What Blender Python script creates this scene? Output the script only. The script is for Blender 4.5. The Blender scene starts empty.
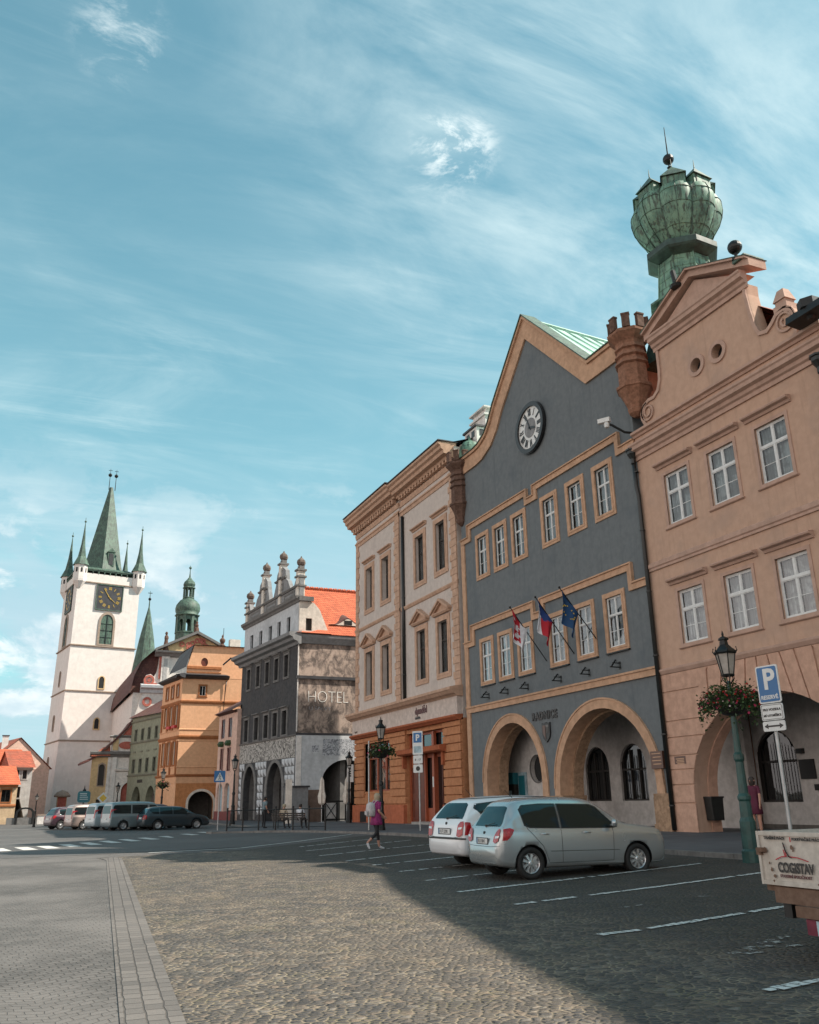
import bpy, bmesh, math, random
import numpy as np
from mathutils import Vector, Matrix, geometry
from mathutils.bvhtree import BVHTree
random.seed(7)
S = bpy.context.scene
C = S.collection
R_ = math.radians

# ---------------------------------------------------------------- camera
cam = bpy.data.objects.new('camera', bpy.data.cameras.new('camera'))
C.objects.link(cam)
S.camera = cam
cam.data.sensor_fit = 'VERTICAL'
cam.data.sensor_height = 36.0
cam.data.lens = 856.7 / 1024 * 36.0
cam.data.clip_start = 0.1
cam.data.clip_end = 6000
_r = Vector((0.91672217, -0.39921422, -0.01576305))
_u = Vector((-0.11385755, -0.29886436, 0.94747905))
_f = Vector((0.38295813, 0.86678031, 0.31942913))
_m = Matrix((_r, _u, -_f)).transposed().to_4x4()
_m.translation = Vector((0, 0, 1.5))
cam.matrix_world = _m

# ---------------------------------------------------------------- light
SUN_TO = Vector((0.84, -0.38, 1.0)).normalized()          # towards the sun
elev = math.asin(SUN_TO.z)
azim = math.atan2(SUN_TO.x, SUN_TO.y)                      # clockwise from +Y
sun = bpy.data.objects.new('sun', bpy.data.lights.new('sun', 'SUN'))
C.objects.link(sun)
sun.data.energy = 5.0
sun.data.angle = R_(0.55)
sun.data.color = (1.0, 0.90, 0.78)
sun.rotation_euler = SUN_TO.to_track_quat('Z', 'Y').to_euler()

W = bpy.data.worlds.new('World')
S.world = W
W.use_nodes = True


class NT:
    """small helper for writing node trees"""
    def __init__(s, nt):
        s.nt = nt
        nt.nodes.clear()

    def n(s, typ, ins=None, **props):
        nd = s.nt.nodes.new('ShaderNode' + typ)
        for k, v in props.items():
            setattr(nd, k, v)
        for k, v in (ins or {}).items():
            s.set(nd, k, v)
        return nd

    def set(s, nd, k, v):
        sock = nd.inputs[k]
        if hasattr(v, 'node'):
            s.nt.links.new(v, sock)
        elif isinstance(v, (tuple, list)) and len(v) == 3 and sock.type == 'RGBA':
            sock.default_value = (*v, 1)
        else:
            sock.default_value = v

    def math(s, op, a, b=0.0, c=0.0, clamp=False):
        nd = s.n('Math', operation=op, use_clamp=clamp)
        for i, v in enumerate((a, b, c)):
            s.set(nd, i, v)
        return nd.outputs[0]

    def mix(s, f, a, b, blend='MIX'):
        nd = s.n('Mix', data_type='RGBA', blend_type=blend)
        s.set(nd, 0, f); s.set(nd, 6, a); s.set(nd, 7, b)
        return nd.outputs[2]

    def noise(s, vec, scale, detail=4, rough=0.55, dist=0.0):
        nd = s.n('TexNoise', {'Scale': scale, 'Detail': detail, 'Roughness': rough, 'Distortion': dist})
        if vec is not None: s.set(nd, 'Vector', vec)
        return nd.outputs['Fac']

    def ramp(s, f, lo, hi, a=0.0, b=1.0):
        nd = s.n('MapRange', {0: f, 1: lo, 2: hi, 3: a, 4: b}, clamp=True)
        nd.interpolation_type = 'SMOOTHSTEP'
        return nd.outputs[0]

    def mapping(s, vec, scale=(1, 1, 1), rot=(0, 0, 0), loc=(0, 0, 0)):
        nd = s.n('Mapping', {'Vector': vec, 'Scale': scale, 'Rotation': rot, 'Location': loc})
        return nd.outputs[0]


def world():
    t = NT(W.node_tree)
    sky = t.n('TexSky', sky_type='NISHITA', sun_disc=False, sun_elevation=elev, sun_rotation=azim,
              air_density=1.0, dust_density=0.6, ozone_density=1.0)
    tc = t.n('TexCoord').outputs['Generated']
    sp = t.n('SeparateXYZ', {0: tc})
    x, y, z = sp.outputs
    zc = t.math('ADD', t.math('MAXIMUM', z, 0.0), 0.13)
    px = t.math('DIVIDE', x, zc); py = t.math('DIVIDE', y, zc)
    pl = t.n('CombineXYZ', {0: px, 1: py, 2: 0.0}).outputs[0]
    # tint of the clear sky: teal
    base = t.n('Mix', data_type='RGBA', blend_type='MULTIPLY')
    t.set(base, 0, 1.0); t.set(base, 6, sky.outputs[0]); t.set(base, 7, (0.60, 1.46, 1.27))
    col = base.outputs[2]
    # broad bright haze towards the horizon
    hz = t.ramp(z, 0.0, 0.80, 0.62, 0.20)
    col = t.mix(hz, col, (4.5, 7.6, 8.2))
    # thin cirrus, drawn out in one direction and fraying
    def cover(dirv, size):                                   # a soft patch of sky round one direction
        d_ = t.n('VectorMath', {0: tc, 1: dirv}, operation='DISTANCE').outputs['Value']
        return t.ramp(d_, size, size * 0.25)
    n2 = t.noise(pl, 0.8, 5, 0.6, 0.4)
    m1 = t.mapping(pl, (0.7, 1.3, 1), (0, 0, R_(52)))
    n1 = t.noise(m1, 1.9, 10, 0.62, 1.5)
    m3 = t.mapping(pl, (0.6, 3.4, 1), (0, 0, R_(20)))
    n3 = t.noise(m3, 1.6, 9, 0.66, 1.8)
    veil = t.math('ADD', cover((0.45, 0.56, 0.70), 0.42), cover((0.60, 0.45, 0.66), 0.35), clamp=True)
    lowv = t.ramp(z, 0.62, 0.22)
    amount = t.math('ADD', t.math('MULTIPLY', veil, 0.62), t.math('ADD', t.math('MULTIPLY', lowv, 0.75), 0.28), clamp=True)
    cir = t.math('MULTIPLY', t.ramp(n1, 0.36, 0.82), t.ramp(n2, 0.34, 0.68))
    cir2 = t.math('MULTIPLY', t.ramp(n3, 0.47, 0.76), t.ramp(n2, 0.36, 0.62))
    cir = t.math('ADD', t.math('MULTIPLY', cir, 1.0), t.math('MULTIPLY', cir2, 0.55), clamp=True)
    cir = t.math('ADD', t.math('MULTIPLY', cir, amount), t.math('MULTIPLY', t.math('MULTIPLY', veil, t.ramp(n1, 0.25, 0.7)), 0.55), clamp=True)
    col = t.mix(t.math('MULTIPLY', cir, 0.78), col, (7.6, 9.3, 9.5))
    # two small dense tufts high up
    nt_ = t.noise(t.mapping(tc, (1.0, 1.0, 2.6), (0, 0, 0)), 13, 9, 0.68, 0.5)
    for dv, sz, am in (((0.362, 0.656, 0.662), 0.048, 0.9), ((0.338, 0.664, 0.667), 0.040, 0.9), ((0.345, 0.675, 0.652), 0.06, 0.35), ((0.01, 0.70, 0.712), 0.06, 0.45)):
        f_ = t.math('MULTIPLY', cover(dv, sz), t.math('MULTIPLY', t.ramp(nt_, 0.47, 0.68), am))
        col = t.mix(f_, col, (9.6, 10.6, 10.6))
    # low heaped clouds near the horizon, grey below and bright on top
    m4 = t.mapping(tc, (1, 1, 1.9))
    n4 = t.noise(m4, 5.0, 9, 0.60, 0.25)
    low = t.ramp(z, 0.17, 0.40, 1.0, 0.0)
    gre = t.math('MULTIPLY', t.ramp(n4, 0.34, 0.52), low)
    col = t.mix(t.math('MULTIPLY', gre, 0.75), col, (5.0, 6.7, 7.6))
    cu = t.math('MULTIPLY', t.ramp(t.noise(t.mapping(tc, (1, 1, 1.7), (0, 0, 0), (.3, .1, .04)), 7.5, 9, 0.60, 0.35), 0.49, 0.58), low)
    shade = t.ramp(t.noise(m4, 15.0, 6, 0.6), 0.35, 0.7)
    cuc = t.mix(shade, (6.6, 7.9, 8.6), (11.2, 11.2, 10.8))
    col = t.mix(t.math('MULTIPLY', cu, 0.72), col, cuc)
    # added warm bright sky, out of view, to light the shaded facades
    away = t.math('ADD', t.math('MULTIPLY', x, -0.95), t.math('MULTIPLY', y, -0.30))
    facade_fill = t.math('MULTIPLY', t.ramp(away, 0.0, 0.65), t.ramp(z, 0.12, 0.70, 0.96, 0.12))
    col = t.mix(facade_fill, col, (17.5, 14.8, 13.4))
    bg = t.n('Background', {'Color': col, 'Strength': 0.068})
    out = t.n('OutputWorld')
    t.nt.links.new(bg.outputs[0], out.inputs[0])


world()
S.view_settings.view_transform = 'Standard'
S.view_settings.look = 'None'
S.view_settings.exposure = 0.72
S.view_settings.gamma = 1.0
S.view_settings.use_curve_mapping = False
S.cycles.max_bounces = 6
S.cycles.transparent_max_bounces = 12

# ---------------------------------------------------------------- materials
MATS = {}


def newmat(name):
    m = bpy.data.materials.new(name)
    m.use_nodes = True
    MATS[name] = m
    return m, NT(m.node_tree)


def finish(t, bsdf):
    out = t.n('OutputMaterial')
    t.nt.links.new(bsdf, out.inputs[0])


def plaster(name, col, dirt=(0.30, 0.27, 0.24), amt=0.35, var=0.12, bump=0.25, rough=0.9, streak=0.35, scale=1.0):
    m, t = newmat(name)
    tc = t.n('TexCoord').outputs['Object']
    big = t.noise(tc, 0.55 * scale, 5, 0.6)
    mid = t.noise(tc, 3.5 * scale, 6, 0.65)
    fine = t.noise(tc, 38, 4, 0.6)
    st = t.noise(t.mapping(tc, (2.6, 2.6, 0.22)), 1.6, 5, 0.6)
    lighter = tuple(min(1, c * (1 + var) + .01) for c in col)
    darker = tuple(c * (1 - var * 1.4) for c in col)
    c = t.mix(t.ramp(mid, 0.3, 0.7), darker, lighter)
    c = t.mix(t.math('MULTIPLY', t.ramp(big, 0.48, 0.72), amt), c, dirt)
    c = t.mix(t.math('MULTIPLY', t.ramp(st, 0.52, 0.74), streak), c, tuple(0.72 * a for a in col))
    c = t.mix(t.math('MULTIPLY', t.ramp(fine, 0.35, 0.75), 0.16), c, darker)
    b = t.n('Bump', {'Strength': bump, 'Distance': 0.02, 'Height': t.math('ADD', t.math('MULTIPLY', mid, 1.4), fine)})
    p = t.n('BsdfPrincipled', {'Base Color': c, 'Roughness': rough, 'Normal': b.outputs[0]})
    p.inputs['Specular IOR Level'].default_value = 0.25
    finish(t, p.outputs[0])
    return m


def simple(name, col, rough=0.6, metal=0.0, var=0.08, coat=0.0, bump=0.0, scale=8, spec=0.5):
    m, t = newmat(name)
    tc = t.n('TexCoord').outputs['Object']
    n = t.noise(tc, scale, 5, 0.6)
    c = t.mix(t.ramp(n, 0.3, 0.7), tuple(a * (1 - var) for a in col), tuple(min(1, a * (1 + var)) for a in col))
    p = t.n('BsdfPrincipled', {'Base Color': c, 'Metallic': metal,
                               'Roughness': t.ramp(n, 0.2, 0.8, rough * 0.85, min(1, rough * 1.15))})
    p.inputs['Specular IOR Level'].default_value = spec
    p.inputs['Coat Weight'].default_value = coat
    p.inputs['Coat Roughness'].default_value = 0.06
    if bump:
        b = t.n('Bump', {'Strength': bump, 'Distance': 0.02, 'Height': n})
        t.set(p, 'Normal', b.outputs[0])
    finish(t, p.outputs[0])
    return m


def glassy(name, tint=(0.6, 0.68, 0.7), op=0.0, refl=1.0, dark=(0.012, 0.016, 0.018), gc=(0.9, 0.95, 1.0)):
    """window glass: reflects by angle, else lets the room show; op = share of dark body"""
    m, t = newmat(name)
    tc = t.n('TexCoord').outputs['Object']
    wv = t.noise(tc, 1.6, 2, 0.5)
    b = t.n('Bump', {'Strength': 0.12, 'Distance': 0.05, 'Height': wv})
    g = t.n('BsdfGlossy', {'Color': gc, 'Roughness': 0.03, 'Normal': b.outputs[0]})
    tr = t.n('BsdfTransparent', {'Color': tint})
    df = t.n('BsdfDiffuse', {'Color': dark})
    m1 = t.n('MixShader', {0: op, 1: tr.outputs[0], 2: df.outputs[0]})
    lw = t.n('LayerWeight', {'Blend': 0.5})
    f5 = t.math('POWER', lw.outputs['Facing'], 4.0)
    fac = t.math('MULTIPLY', t.math('ADD', t.math('MULTIPLY', f5, 0.8), 0.05), 1.25 * refl, clamp=True)
    m2 = t.n('MixShader', {0: fac, 1: m1.outputs[0], 2: g.outputs[0]})
    finish(t, m2.outputs[0])
    return m


def copper(name, dark=False):
    m, t = newmat(name)
    tc = t.n('TexCoord').outputs['Object']
    n1 = t.noise(tc, 1.3, 6, 0.65)
    n2 = t.noise(t.mapping(tc, (5, 5, 0.7)), 1.5, 6, 0.65)
    n3 = t.noise(tc, 9, 4, 0.6)
    if dark:
        a, b_, c_ = (0.04, 0.075, 0.06), (0.085, 0.155, 0.115), (0.03, 0.042, 0.036)
    else:
        a, b_, c_ = (0.07, 0.155, 0.115), (0.18, 0.33, 0.24), (0.035, 0.042, 0.032)
    c = t.mix(t.ramp(n1, 0.35, 0.65), a, b_)
    c = t.mix(t.math('MULTIPLY', t.ramp(n2, 0.47, 0.62), 0.85), c, c_)
    c = t.mix(t.math('MULTIPLY', t.ramp(n3, 0.55, 0.75), 0.35), c, (0.30, 0.40, 0.20))
    b = t.n('Bump', {'Strength': 0.3, 'Distance': 0.03, 'Height': n2})
    p = t.n('BsdfPrincipled', {'Base Color': c, 'Roughness': 0.62, 'Normal': b.outputs[0]})
    finish(t, p.outputs[0])
    return m


def rooftile(name, col=(0.52, 0.11, 0.045), axis=0, old=0.25, rows=3.6):
    """beaver-tail tiles laid in rows up the slope (rows follow height)"""
    m, t = newmat(name)
    tc = t.n('TexCoord').outputs['Object']
    sp = t.n('SeparateXYZ', {0: tc}).outputs
    v = t.n('CombineXYZ', {0: t.math('ADD', sp[0], sp[1]), 1: t.math('MULTIPLY', sp[2], 1.45), 2: 0.0}).outputs[0]
    br = t.n('TexBrick', {'Vector': v, 'Color1': tuple(c * 0.78 for c in col), 'Color2': tuple(min(1, c * 1.22) for c in col),
                          'Mortar': tuple(c * 0.35 for c in col), 'Scale': 1.0, 'Mortar Size': 0.018, 'Brick Width': 0.2,
                          'Row Height': 1.0 / rows, 'Mortar Smooth': 0.3})
    br.offset = 0.5
    n = t.noise(tc, 0.9, 5, 0.6)
    c = t.mix(t.math('MULTIPLY', t.ramp(n, 0.45, 0.7), old), br.outputs[0], (0.16, 0.09, 0.06))
    fr = t.math('FRACT', t.math('MULTIPLY', t.math('MULTIPLY', sp[2], 1.45), rows))
    b = t.n('Bump', {'Strength': 0.9, 'Distance': 0.03, 'Height': t.math('ADD', fr, t.math('MULTIPLY', br.outputs[1], -0.5))})
    b.invert = True
    p = t.n('BsdfPrincipled', {'Base Color': c, 'Roughness': 0.85, 'Normal': b.outputs[0]})
    finish(t, p.outputs[0])
    return m


def cobble(name):
    """irregular flat stones, sandy and mossy joints"""
    m, t = newmat(name)
    tc = t.n('TexCoord').outputs['Object']
    wob = t.n('TexNoise', {'Vector': tc, 'Scale': 3.0, 'Detail': 2.0})
    vm = t.n('VectorMath', {0: wob.outputs['Color'], 1: (0.5, 0.5, 0.5)}, operation='SUBTRACT')
    vs = t.n('VectorMath', {0: vm.outputs[0], 'Scale': 0.07}, operation='SCALE')
    va = t.n('VectorMath', {0: tc, 1: vs.outputs[0]}, operation='ADD')
    vec = t.mapping(va.outputs[0], (1.0, 1.35, 1), (0, 0, R_(24)))
    e = t.n('TexVoronoi', {'Vector': vec, 'Scale': 11.0, 'Randomness': 0.9}, feature='DISTANCE_TO_EDGE', voronoi_dimensions='2D')
    k = t.n('TexVoronoi', {'Vector': vec, 'Scale': 11.0, 'Randomness': 0.9}, feature='F1', voronoi_dimensions='2D')
    ks = t.n('SeparateColor', {0: k.outputs['Color']}).outputs
    joint = t.ramp(t.math('ADD', e.outputs['Distance'], t.math('MULTIPLY', t.math('SUBTRACT', t.noise(tc, 26, 4, 0.7), 0.5), 0.16)), 0.035, 0.15)
    dome = t.ramp(e.outputs['Distance'], 0.0, 0.36)
    fine = t.noise(tc, 60, 6, 0.7)
    big = t.noise(tc, 0.35, 5, 0.6)
    mid = t.noise(tc, 2.2, 5, 0.6)
    stone = t.mix(ks[0], (0.038, 0.038, 0.041), (0.112, 0.102, 0.094))
    stone = t.mix(t.math('MULTIPLY', t.ramp(ks[1], 0.72, 0.95), 0.7), stone, (0.27, 0.20, 0.145))
    stone = t.mix(t.math('MULTIPLY', t.ramp(ks[2], 0.8, 0.98), 0.6), stone, (0.30, 0.265, 0.225))
    stone = t.mix(t.math('MULTIPLY', fine, 0.4), stone, (0.055, 0.052, 0.05))
    jc = t.mix(t.ramp(mid, 0.42, 0.62), (0.105, 0.09, 0.07), (0.31, 0.25, 0.175))
    jc = t.mix(t.math('MULTIPLY', t.ramp(t.noise(tc, 1.1, 5, 0.65), 0.52, 0.66), 0.6), jc, (0.085, 0.085, 0.035))
    c = t.mix(joint, jc, stone)
    bay = t.ramp(t.math('ADD', t.n('SeparateXYZ', {0: tc}).outputs[0], t.math('MULTIPLY', t.noise(tc, 0.5, 4, 0.6), 3.0)), 7.0, 10.0)   # parking bays: row's shade painted in as darker stones and joints
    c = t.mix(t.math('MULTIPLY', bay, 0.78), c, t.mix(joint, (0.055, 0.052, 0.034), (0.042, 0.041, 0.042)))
    pt_ = t.noise(tc, 0.8, 6, 0.6, 0.5)                         # relaid and worn patches
    c = t.mix(t.math('MULTIPLY', t.ramp(pt_, 0.50, 0.60), 0.45), c, t.mix(joint, (0.12, 0.10, 0.08), (0.060, 0.060, 0.064)))
    # sand brushed over wide patches
    c = t.mix(t.math('MULTIPLY', t.ramp(big, 0.45, 0.66), t.math('MULTIPLY', t.math('SUBTRACT', 1.0, bay), t.math('ADD', 0.12, t.math('MULTIPLY', t.ramp(t.noise(tc, 7, 6, 0.7), 0.45, 0.7), 0.4)))),
              c, (0.22, 0.17, 0.12))
    h = t.math('ADD', t.math('MULTIPLY', dome, 0.62), t.math('MULTIPLY', fine, 0.30))
    h = t.math('ADD', h, t.math('MULTIPLY', ks[1], 0.22))
    h = t.math('ADD', h, t.math('MULTIPLY', t.noise(tc, 17, 5, 0.65), 0.6))
    b = t.n('Bump', {'Strength': 1.0, 'Distance': 0.034, 'Height': h})
    p = t.n('BsdfPrincipled', {'Base Color': c, 'Roughness': t.ramp(fine, 0.3, 0.7, 0.6, 0.85), 'Normal': b.outputs[0]})
    p.inputs['Specular IOR Level'].default_value = 0.35
    finish(t, p.outputs[0])
    return m


def setts(name, c1, c2, jcol, w=0.13, h=0.105, rot=0.0, arc=False, bump=0.8, patch=0.3, loc=(0, 0, 0)):
    """squared setts in courses"""
    m, t = newmat(name)
    tc = t.n('TexCoord').outputs['Object']
    wob = t.n('TexNoise', {'Vector': tc, 'Scale': 2.0 if arc else 5.0, 'Detail': 3.0})
    vm = t.n('VectorMath', {0: wob.outputs['Color'], 1: (0.5, 0.5, 0.5)}, operation='SUBTRACT')
    vs = t.n('VectorMath', {0: vm.outputs[0], 'Scale': 0.16 if arc else 0.035}, operation='SCALE')
    va = t.n('VectorMath', {0: tc, 1: vs.outputs[0]}, operation='ADD').outputs[0]
    vec = t.mapping(va, (1, 1, 1), (0, 0, rot), loc)
    if arc:                                             # shallow segmental arcs
        sp = t.n('SeparateXYZ', {0: vec}).outputs
        s_ = t.math('MULTIPLY', t.math('ABSOLUTE', t.math('SINE', t.math('MULTIPLY', sp[0], 2.1))), 0.28)
        vec = t.n('CombineXYZ', {0: sp[0], 1: t.math('SUBTRACT', sp[1], s_), 2: 0.0}).outputs[0]
    br = t.n('TexBrick', {'Vector': vec, 'Color1': (0, 0, 0), 'Color2': (1, 1, 1), 'Mortar': (0.5, 0.5, 0.5), 'Scale': 1.0,
                          'Mortar Size': 0.009, 'Brick Width': w, 'Row Height': h, 'Mortar Smooth': 0.6, 'Bias': 0.0})
    br.offset = 0.5
    fine = t.noise(tc, 55, 6, 0.7)
    mid = t.noise(tc, 1.3, 6, 0.65)
    big = t.noise(tc, 0.22, 4, 0.6)
    c = t.mix(br.outputs[0], c1, c2)
    c = t.mix(t.math('MULTIPLY', fine, 0.4), c, tuple(a * 0.6 for a in c1))
    c = t.mix(br.outputs[1], c, jcol)
    c = t.mix(t.math('MULTIPLY', t.ramp(mid, 0.45, 0.7), patch), c, tuple(a * 0.62 for a in c1))
    c = t.mix(t.math('MULTIPLY', t.ramp(big, 0.42, 0.62), patch * 1.2), c, tuple(min(1, a * 1.25) for a in c2))
    hgt = t.math('SUBTRACT', t.math('MULTIPLY', fine, 0.3), br.outputs[1])
    hgt = t.math('ADD', hgt, t.math('MULTIPLY', t.noise(tc, 9, 3, 0.6), 0.6))
    b = t.n('Bump', {'Strength': bump, 'Distance': 0.016, 'Height': hgt})
    p = t.n('BsdfPrincipled', {'Base Color': c, 'Roughness': 0.72, 'Normal': b.outputs[0]})
    p.inputs['Specular IOR Level'].default_value = 0.35
    finish(t, p.outputs[0])
    return m


def wornpaint(name, col=(0.55, 0.55, 0.52), under=(0.09, 0.085, 0.08), keep=0.45):
    """road paint worn off in flakes along the stones"""
    m, t = newmat(name)
    tc = t.n('TexCoord').outputs['Object']
    n = t.noise(tc, 11, 6, 0.7)
    n2 = t.noise(tc, 1.3, 3, 0.6)
    f = t.ramp(t.math('ADD', n, t.math('MULTIPLY', n2, 0.12)), keep - 0.05, keep + 0.05)
    fine = t.noise(tc, 60, 4, 0.6)
    b = t.n('Bump', {'Strength': 0.7, 'Distance': 0.02, 'Height': t.math('ADD', n, t.math('MULTIPLY', fine, 0.4))})
    p = t.n('BsdfPrincipled', {'Base Color': t.mix(fine, col, tuple(a * 0.75 for a in col)), 'Roughness': 0.75, 'Normal': b.outputs[0]})
    tr = t.n('BsdfTransparent')
    mx = t.n('MixShader', {0: f, 1: tr.outputs[0], 2: p.outputs[0]})
    finish(t, mx.outputs[0])
    return m


def stained_wall(name):
    """brown-grey render of the hotel's side, blotched and cracked"""
    m, t = newmat(name)
    tc = t.n('TexCoord').outputs['Object']
    n1 = t.noise(t.mapping(tc, (1.3, 1, 0.9)), 1.3, 9, 0.70, 0.6)
    n2 = t.noise(tc, 4.5, 6, 0.65)
    n3 = t.noise(t.mapping(tc, (2.2, 1, 0.5)), 1.4, 6, 0.6, 1.4)
    c = t.mix(t.ramp(n1, 0.40, 0.60), (0.11, 0.088, 0.078), (0.42, 0.33, 0.275))
    c = t.mix(t.math('MULTIPLY', t.ramp(n3, 0.54, 0.66), 0.55), c, (0.15, 0.12, 0.105))
    c = t.mix(t.math('MULTIPLY', t.ramp(n2, 0.45, 0.7), 0.35), c, (0.30, 0.24, 0.20))
    b = t.n('Bump', {'Strength': 0.35, 'Distance': 0.03, 'Height': n2})
    p = t.n('BsdfPrincipled', {'Base Color': c, 'Roughness': 0.93, 'Normal': b.outputs[0]})
    finish(t, p.outputs[0])
    return m


def sgraffito(name, a=(0.10, 0.095, 0.09), b_=(0.42, 0.40, 0.37), scale=2.6):
    m, t = newmat(name)
    tc = t.n('TexCoord').outputs['Object']
    n = t.noise(tc, scale, 3, 0.6, 2.6)
    k = t.math('ABSOLUTE', t.math('SUBTRACT', t.math('FRACT', t.math('MULTIPLY', n, 5.0)), 0.5))
    c = t.mix(t.ramp(k, 0.14, 0.26), a, b_)
    p = t.n('BsdfPrincipled', {'Base Color': c, 'Roughness': 0.9})
    finish(t, p.outputs[0])
    return m


def curtain_mat(name, col=(0.60, 0.60, 0.58)):
    m, t = newmat(name)
    tc = t.n('TexCoord').outputs['Object']
    n = t.noise(t.mapping(tc, (14, 14, 0.6)), 1.0, 3, 0.6)
    n2 = t.noise(tc, 1.7, 3, 0.6)
    c = t.mix(t.ramp(n, 0.35, 0.65), tuple(a * 0.42 for a in col), col)
    c = t.mix(t.math('MULTIPLY', t.ramp(n2, 0.42, 0.58), 0.75), c, tuple(a * 0.25 for a in col))
    b = t.n('Bump', {'Strength': 0.8, 'Distance': 0.05, 'Height': n})
    p = t.n('BsdfPrincipled', {'Base Color': c, 'Roughness': 0.9, 'Normal': b.outputs[0]})
    finish(t, p.outputs[0])
    return m


def stone(name, col, blk=0.35):
    return plaster(name, col, dirt=tuple(c * 0.45 for c in col), amt=0.6, var=0.22, bump=0.5, streak=0.5, scale=1.8)


plaster('salmon', (0.48, 0.315, 0.23), dirt=(0.34, 0.25, 0.205), amt=0.5, streak=0.6, var=0.045, bump=.14)
plaster('salmon_trim', (0.45, 0.30, 0.235), dirt=(0.33, 0.23, 0.18), amt=0.4, var=0.08)
plaster('salmon_arcade', (0.51, 0.315, 0.23), dirt=(0.42, 0.27, 0.2), amt=0.35)
plaster('blue_wall', (0.142, 0.158, 0.166), dirt=(0.09, 0.11, 0.125), amt=0.5, var=0.05, streak=0.6, bump=0.14)
plaster('ochre_trim', (0.50, 0.31, 0.20), dirt=(0.28, 0.18, 0.12), amt=0.4)
stone('ochre_stone', (0.36, 0.235, 0.15))
stone('turret_stone', (0.27, 0.135, 0.085))
stone('finial_stone', (0.16, 0.125, 0.105))
stone('turret_dark', (0.13, 0.075, 0.055))
plaster('grey_wall', (0.53, 0.465, 0.42), dirt=(0.33, 0.28, 0.26), amt=0.3, var=0.06, streak=0.2)
plaster('peach_trim', (0.50, 0.325, 0.23), dirt=(0.33, 0.22, 0.16), amt=0.35)
plaster('orange_wall', (0.45, 0.20, 0.095), dirt=(0.30, 0.13, 0.07), amt=0.35)
plaster('orange_dark', (0.36, 0.105, 0.045), dirt=(0.2, 0.06, 0.03), amt=0.3)
plaster('plinth_red', (0.42, 0.125, 0.06), dirt=(0.22, 0.08, 0.05), amt=0.4)
plaster('cream_band', (0.55, 0.47, 0.42), dirt=(0.4, 0.34, 0.3), amt=0.3)
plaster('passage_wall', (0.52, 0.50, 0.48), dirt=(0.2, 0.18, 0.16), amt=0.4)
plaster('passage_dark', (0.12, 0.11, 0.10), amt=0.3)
plaster('hotel_dark', (0.055, 0.055, 0.058), dirt=(0.08, 0.075, 0.07), amt=0.5, var=0.15)
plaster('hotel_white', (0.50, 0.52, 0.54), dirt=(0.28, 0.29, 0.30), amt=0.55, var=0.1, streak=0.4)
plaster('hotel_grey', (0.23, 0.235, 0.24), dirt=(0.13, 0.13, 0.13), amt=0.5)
plaster('hotel_trim', (0.17, 0.165, 0.16), dirt=(0.09, 0.09, 0.085), amt=0.5)
plaster('hotel_cream', (0.66, 0.60, 0.53), dirt=(0.42, 0.37, 0.32), amt=0.4)
plaster('brown_render', (0.20, 0.13, 0.10), dirt=(0.1, 0.07, 0.06), amt=0.5)
plaster('tower_white', (0.70, 0.655, 0.62), dirt=(0.58, 0.50, 0.45), amt=0.3, var=0.05, streak=0.3, scale=0.4)
plaster('tower_stone', (0.32, 0.25, 0.2), amt=0.4)
plaster('church_white', (0.66, 0.62, 0.58), dirt=(0.4, 0.36, 0.33), amt=0.35)
plaster('church_red', (0.40, 0.12, 0.09), dirt=(0.25, 0.1, 0.08), amt=0.35)
plaster('church_ochre', (0.56, 0.40, 0.22), dirt=(0.4, 0.28, 0.17), amt=0.35)
plaster('house_orange', (0.68, 0.38, 0.22), dirt=(0.52, 0.27, 0.14), amt=0.3, var=0.07)
plaster('house_orange_low', (0.50, 0.21, 0.085), dirt=(0.36, 0.15, 0.07), amt=0.3)
plaster('house_orange_trim', (0.34, 0.13, 0.05), dirt=(0.2, 0.08, 0.04), amt=0.3)
plaster('house_pale', (0.62, 0.45, 0.34), dirt=(0.45, 0.33, 0.26), amt=0.3)
plaster('house_green', (0.235, 0.25, 0.185), dirt=(0.16, 0.165, 0.13), amt=0.4)
plaster('house_green_trim', (0.17, 0.175, 0.135), amt=0.4)
plaster('house_pink', (0.62, 0.42, 0.34), dirt=(0.4, 0.28, 0.24), amt=0.3)
plaster('house_ochre', (0.46, 0.34, 0.22), dirt=(0.32, 0.23, 0.16), amt=0.35)
plaster('house_grey', (0.40, 0.39, 0.38), dirt=(0.28, 0.27, 0.26), amt=0.35)
plaster('white_wash', (0.68, 0.65, 0.62), dirt=(0.4, 0.38, 0.36), amt=0.4)
stained_wall('hotel_side')
sgraffito('sgraffito', scale=1.1)
sgraffito('faded_letters', (0.16, 0.17, 0.19), (0.42, 0.44, 0.47), 1.6)
rooftile('tile_new', (0.54, 0.125, 0.055), old=0.12)
rooftile('tile_old', (0.40, 0.10, 0.055), old=0.5)
rooftile('tile_dark', (0.12, 0.045, 0.04), old=0.5)
copper('copper'); copper('copper_dark', True)
simple('copper_shade', (0.03, 0.06, 0.05), 0.6, var=0.5, scale=3)
simple('copper_roof', (0.36, 0.56, 0.47), 0.55, var=0.15, scale=1.2)
simple('slate', (0.035, 0.035, 0.04), 0.6, var=0.3, scale=2)
simple('dark_wood', (0.02, 0.016, 0.013), 0.5, var=0.3)
simple('brown_door', (0.12, 0.028, 0.014), 0.45, var=0.25, scale=3)
simple('red_frame', (0.30, 0.07, 0.028), 0.5, var=0.15)
simple('maroon_paint', (0.14, 0.018, 0.02), 0.5, var=0.2)
simple('white_paint', (0.62, 0.63, 0.62), 0.45, var=0.08)
simple('iron', (0.012, 0.013, 0.013), 0.42, metal=0.3, var=0.3)
simple('green_iron', (0.018, 0.062, 0.055), 0.42, var=0.3, scale=5)
simple('pipe', (0.012, 0.014, 0.014), 0.4, var=0.3)
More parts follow.
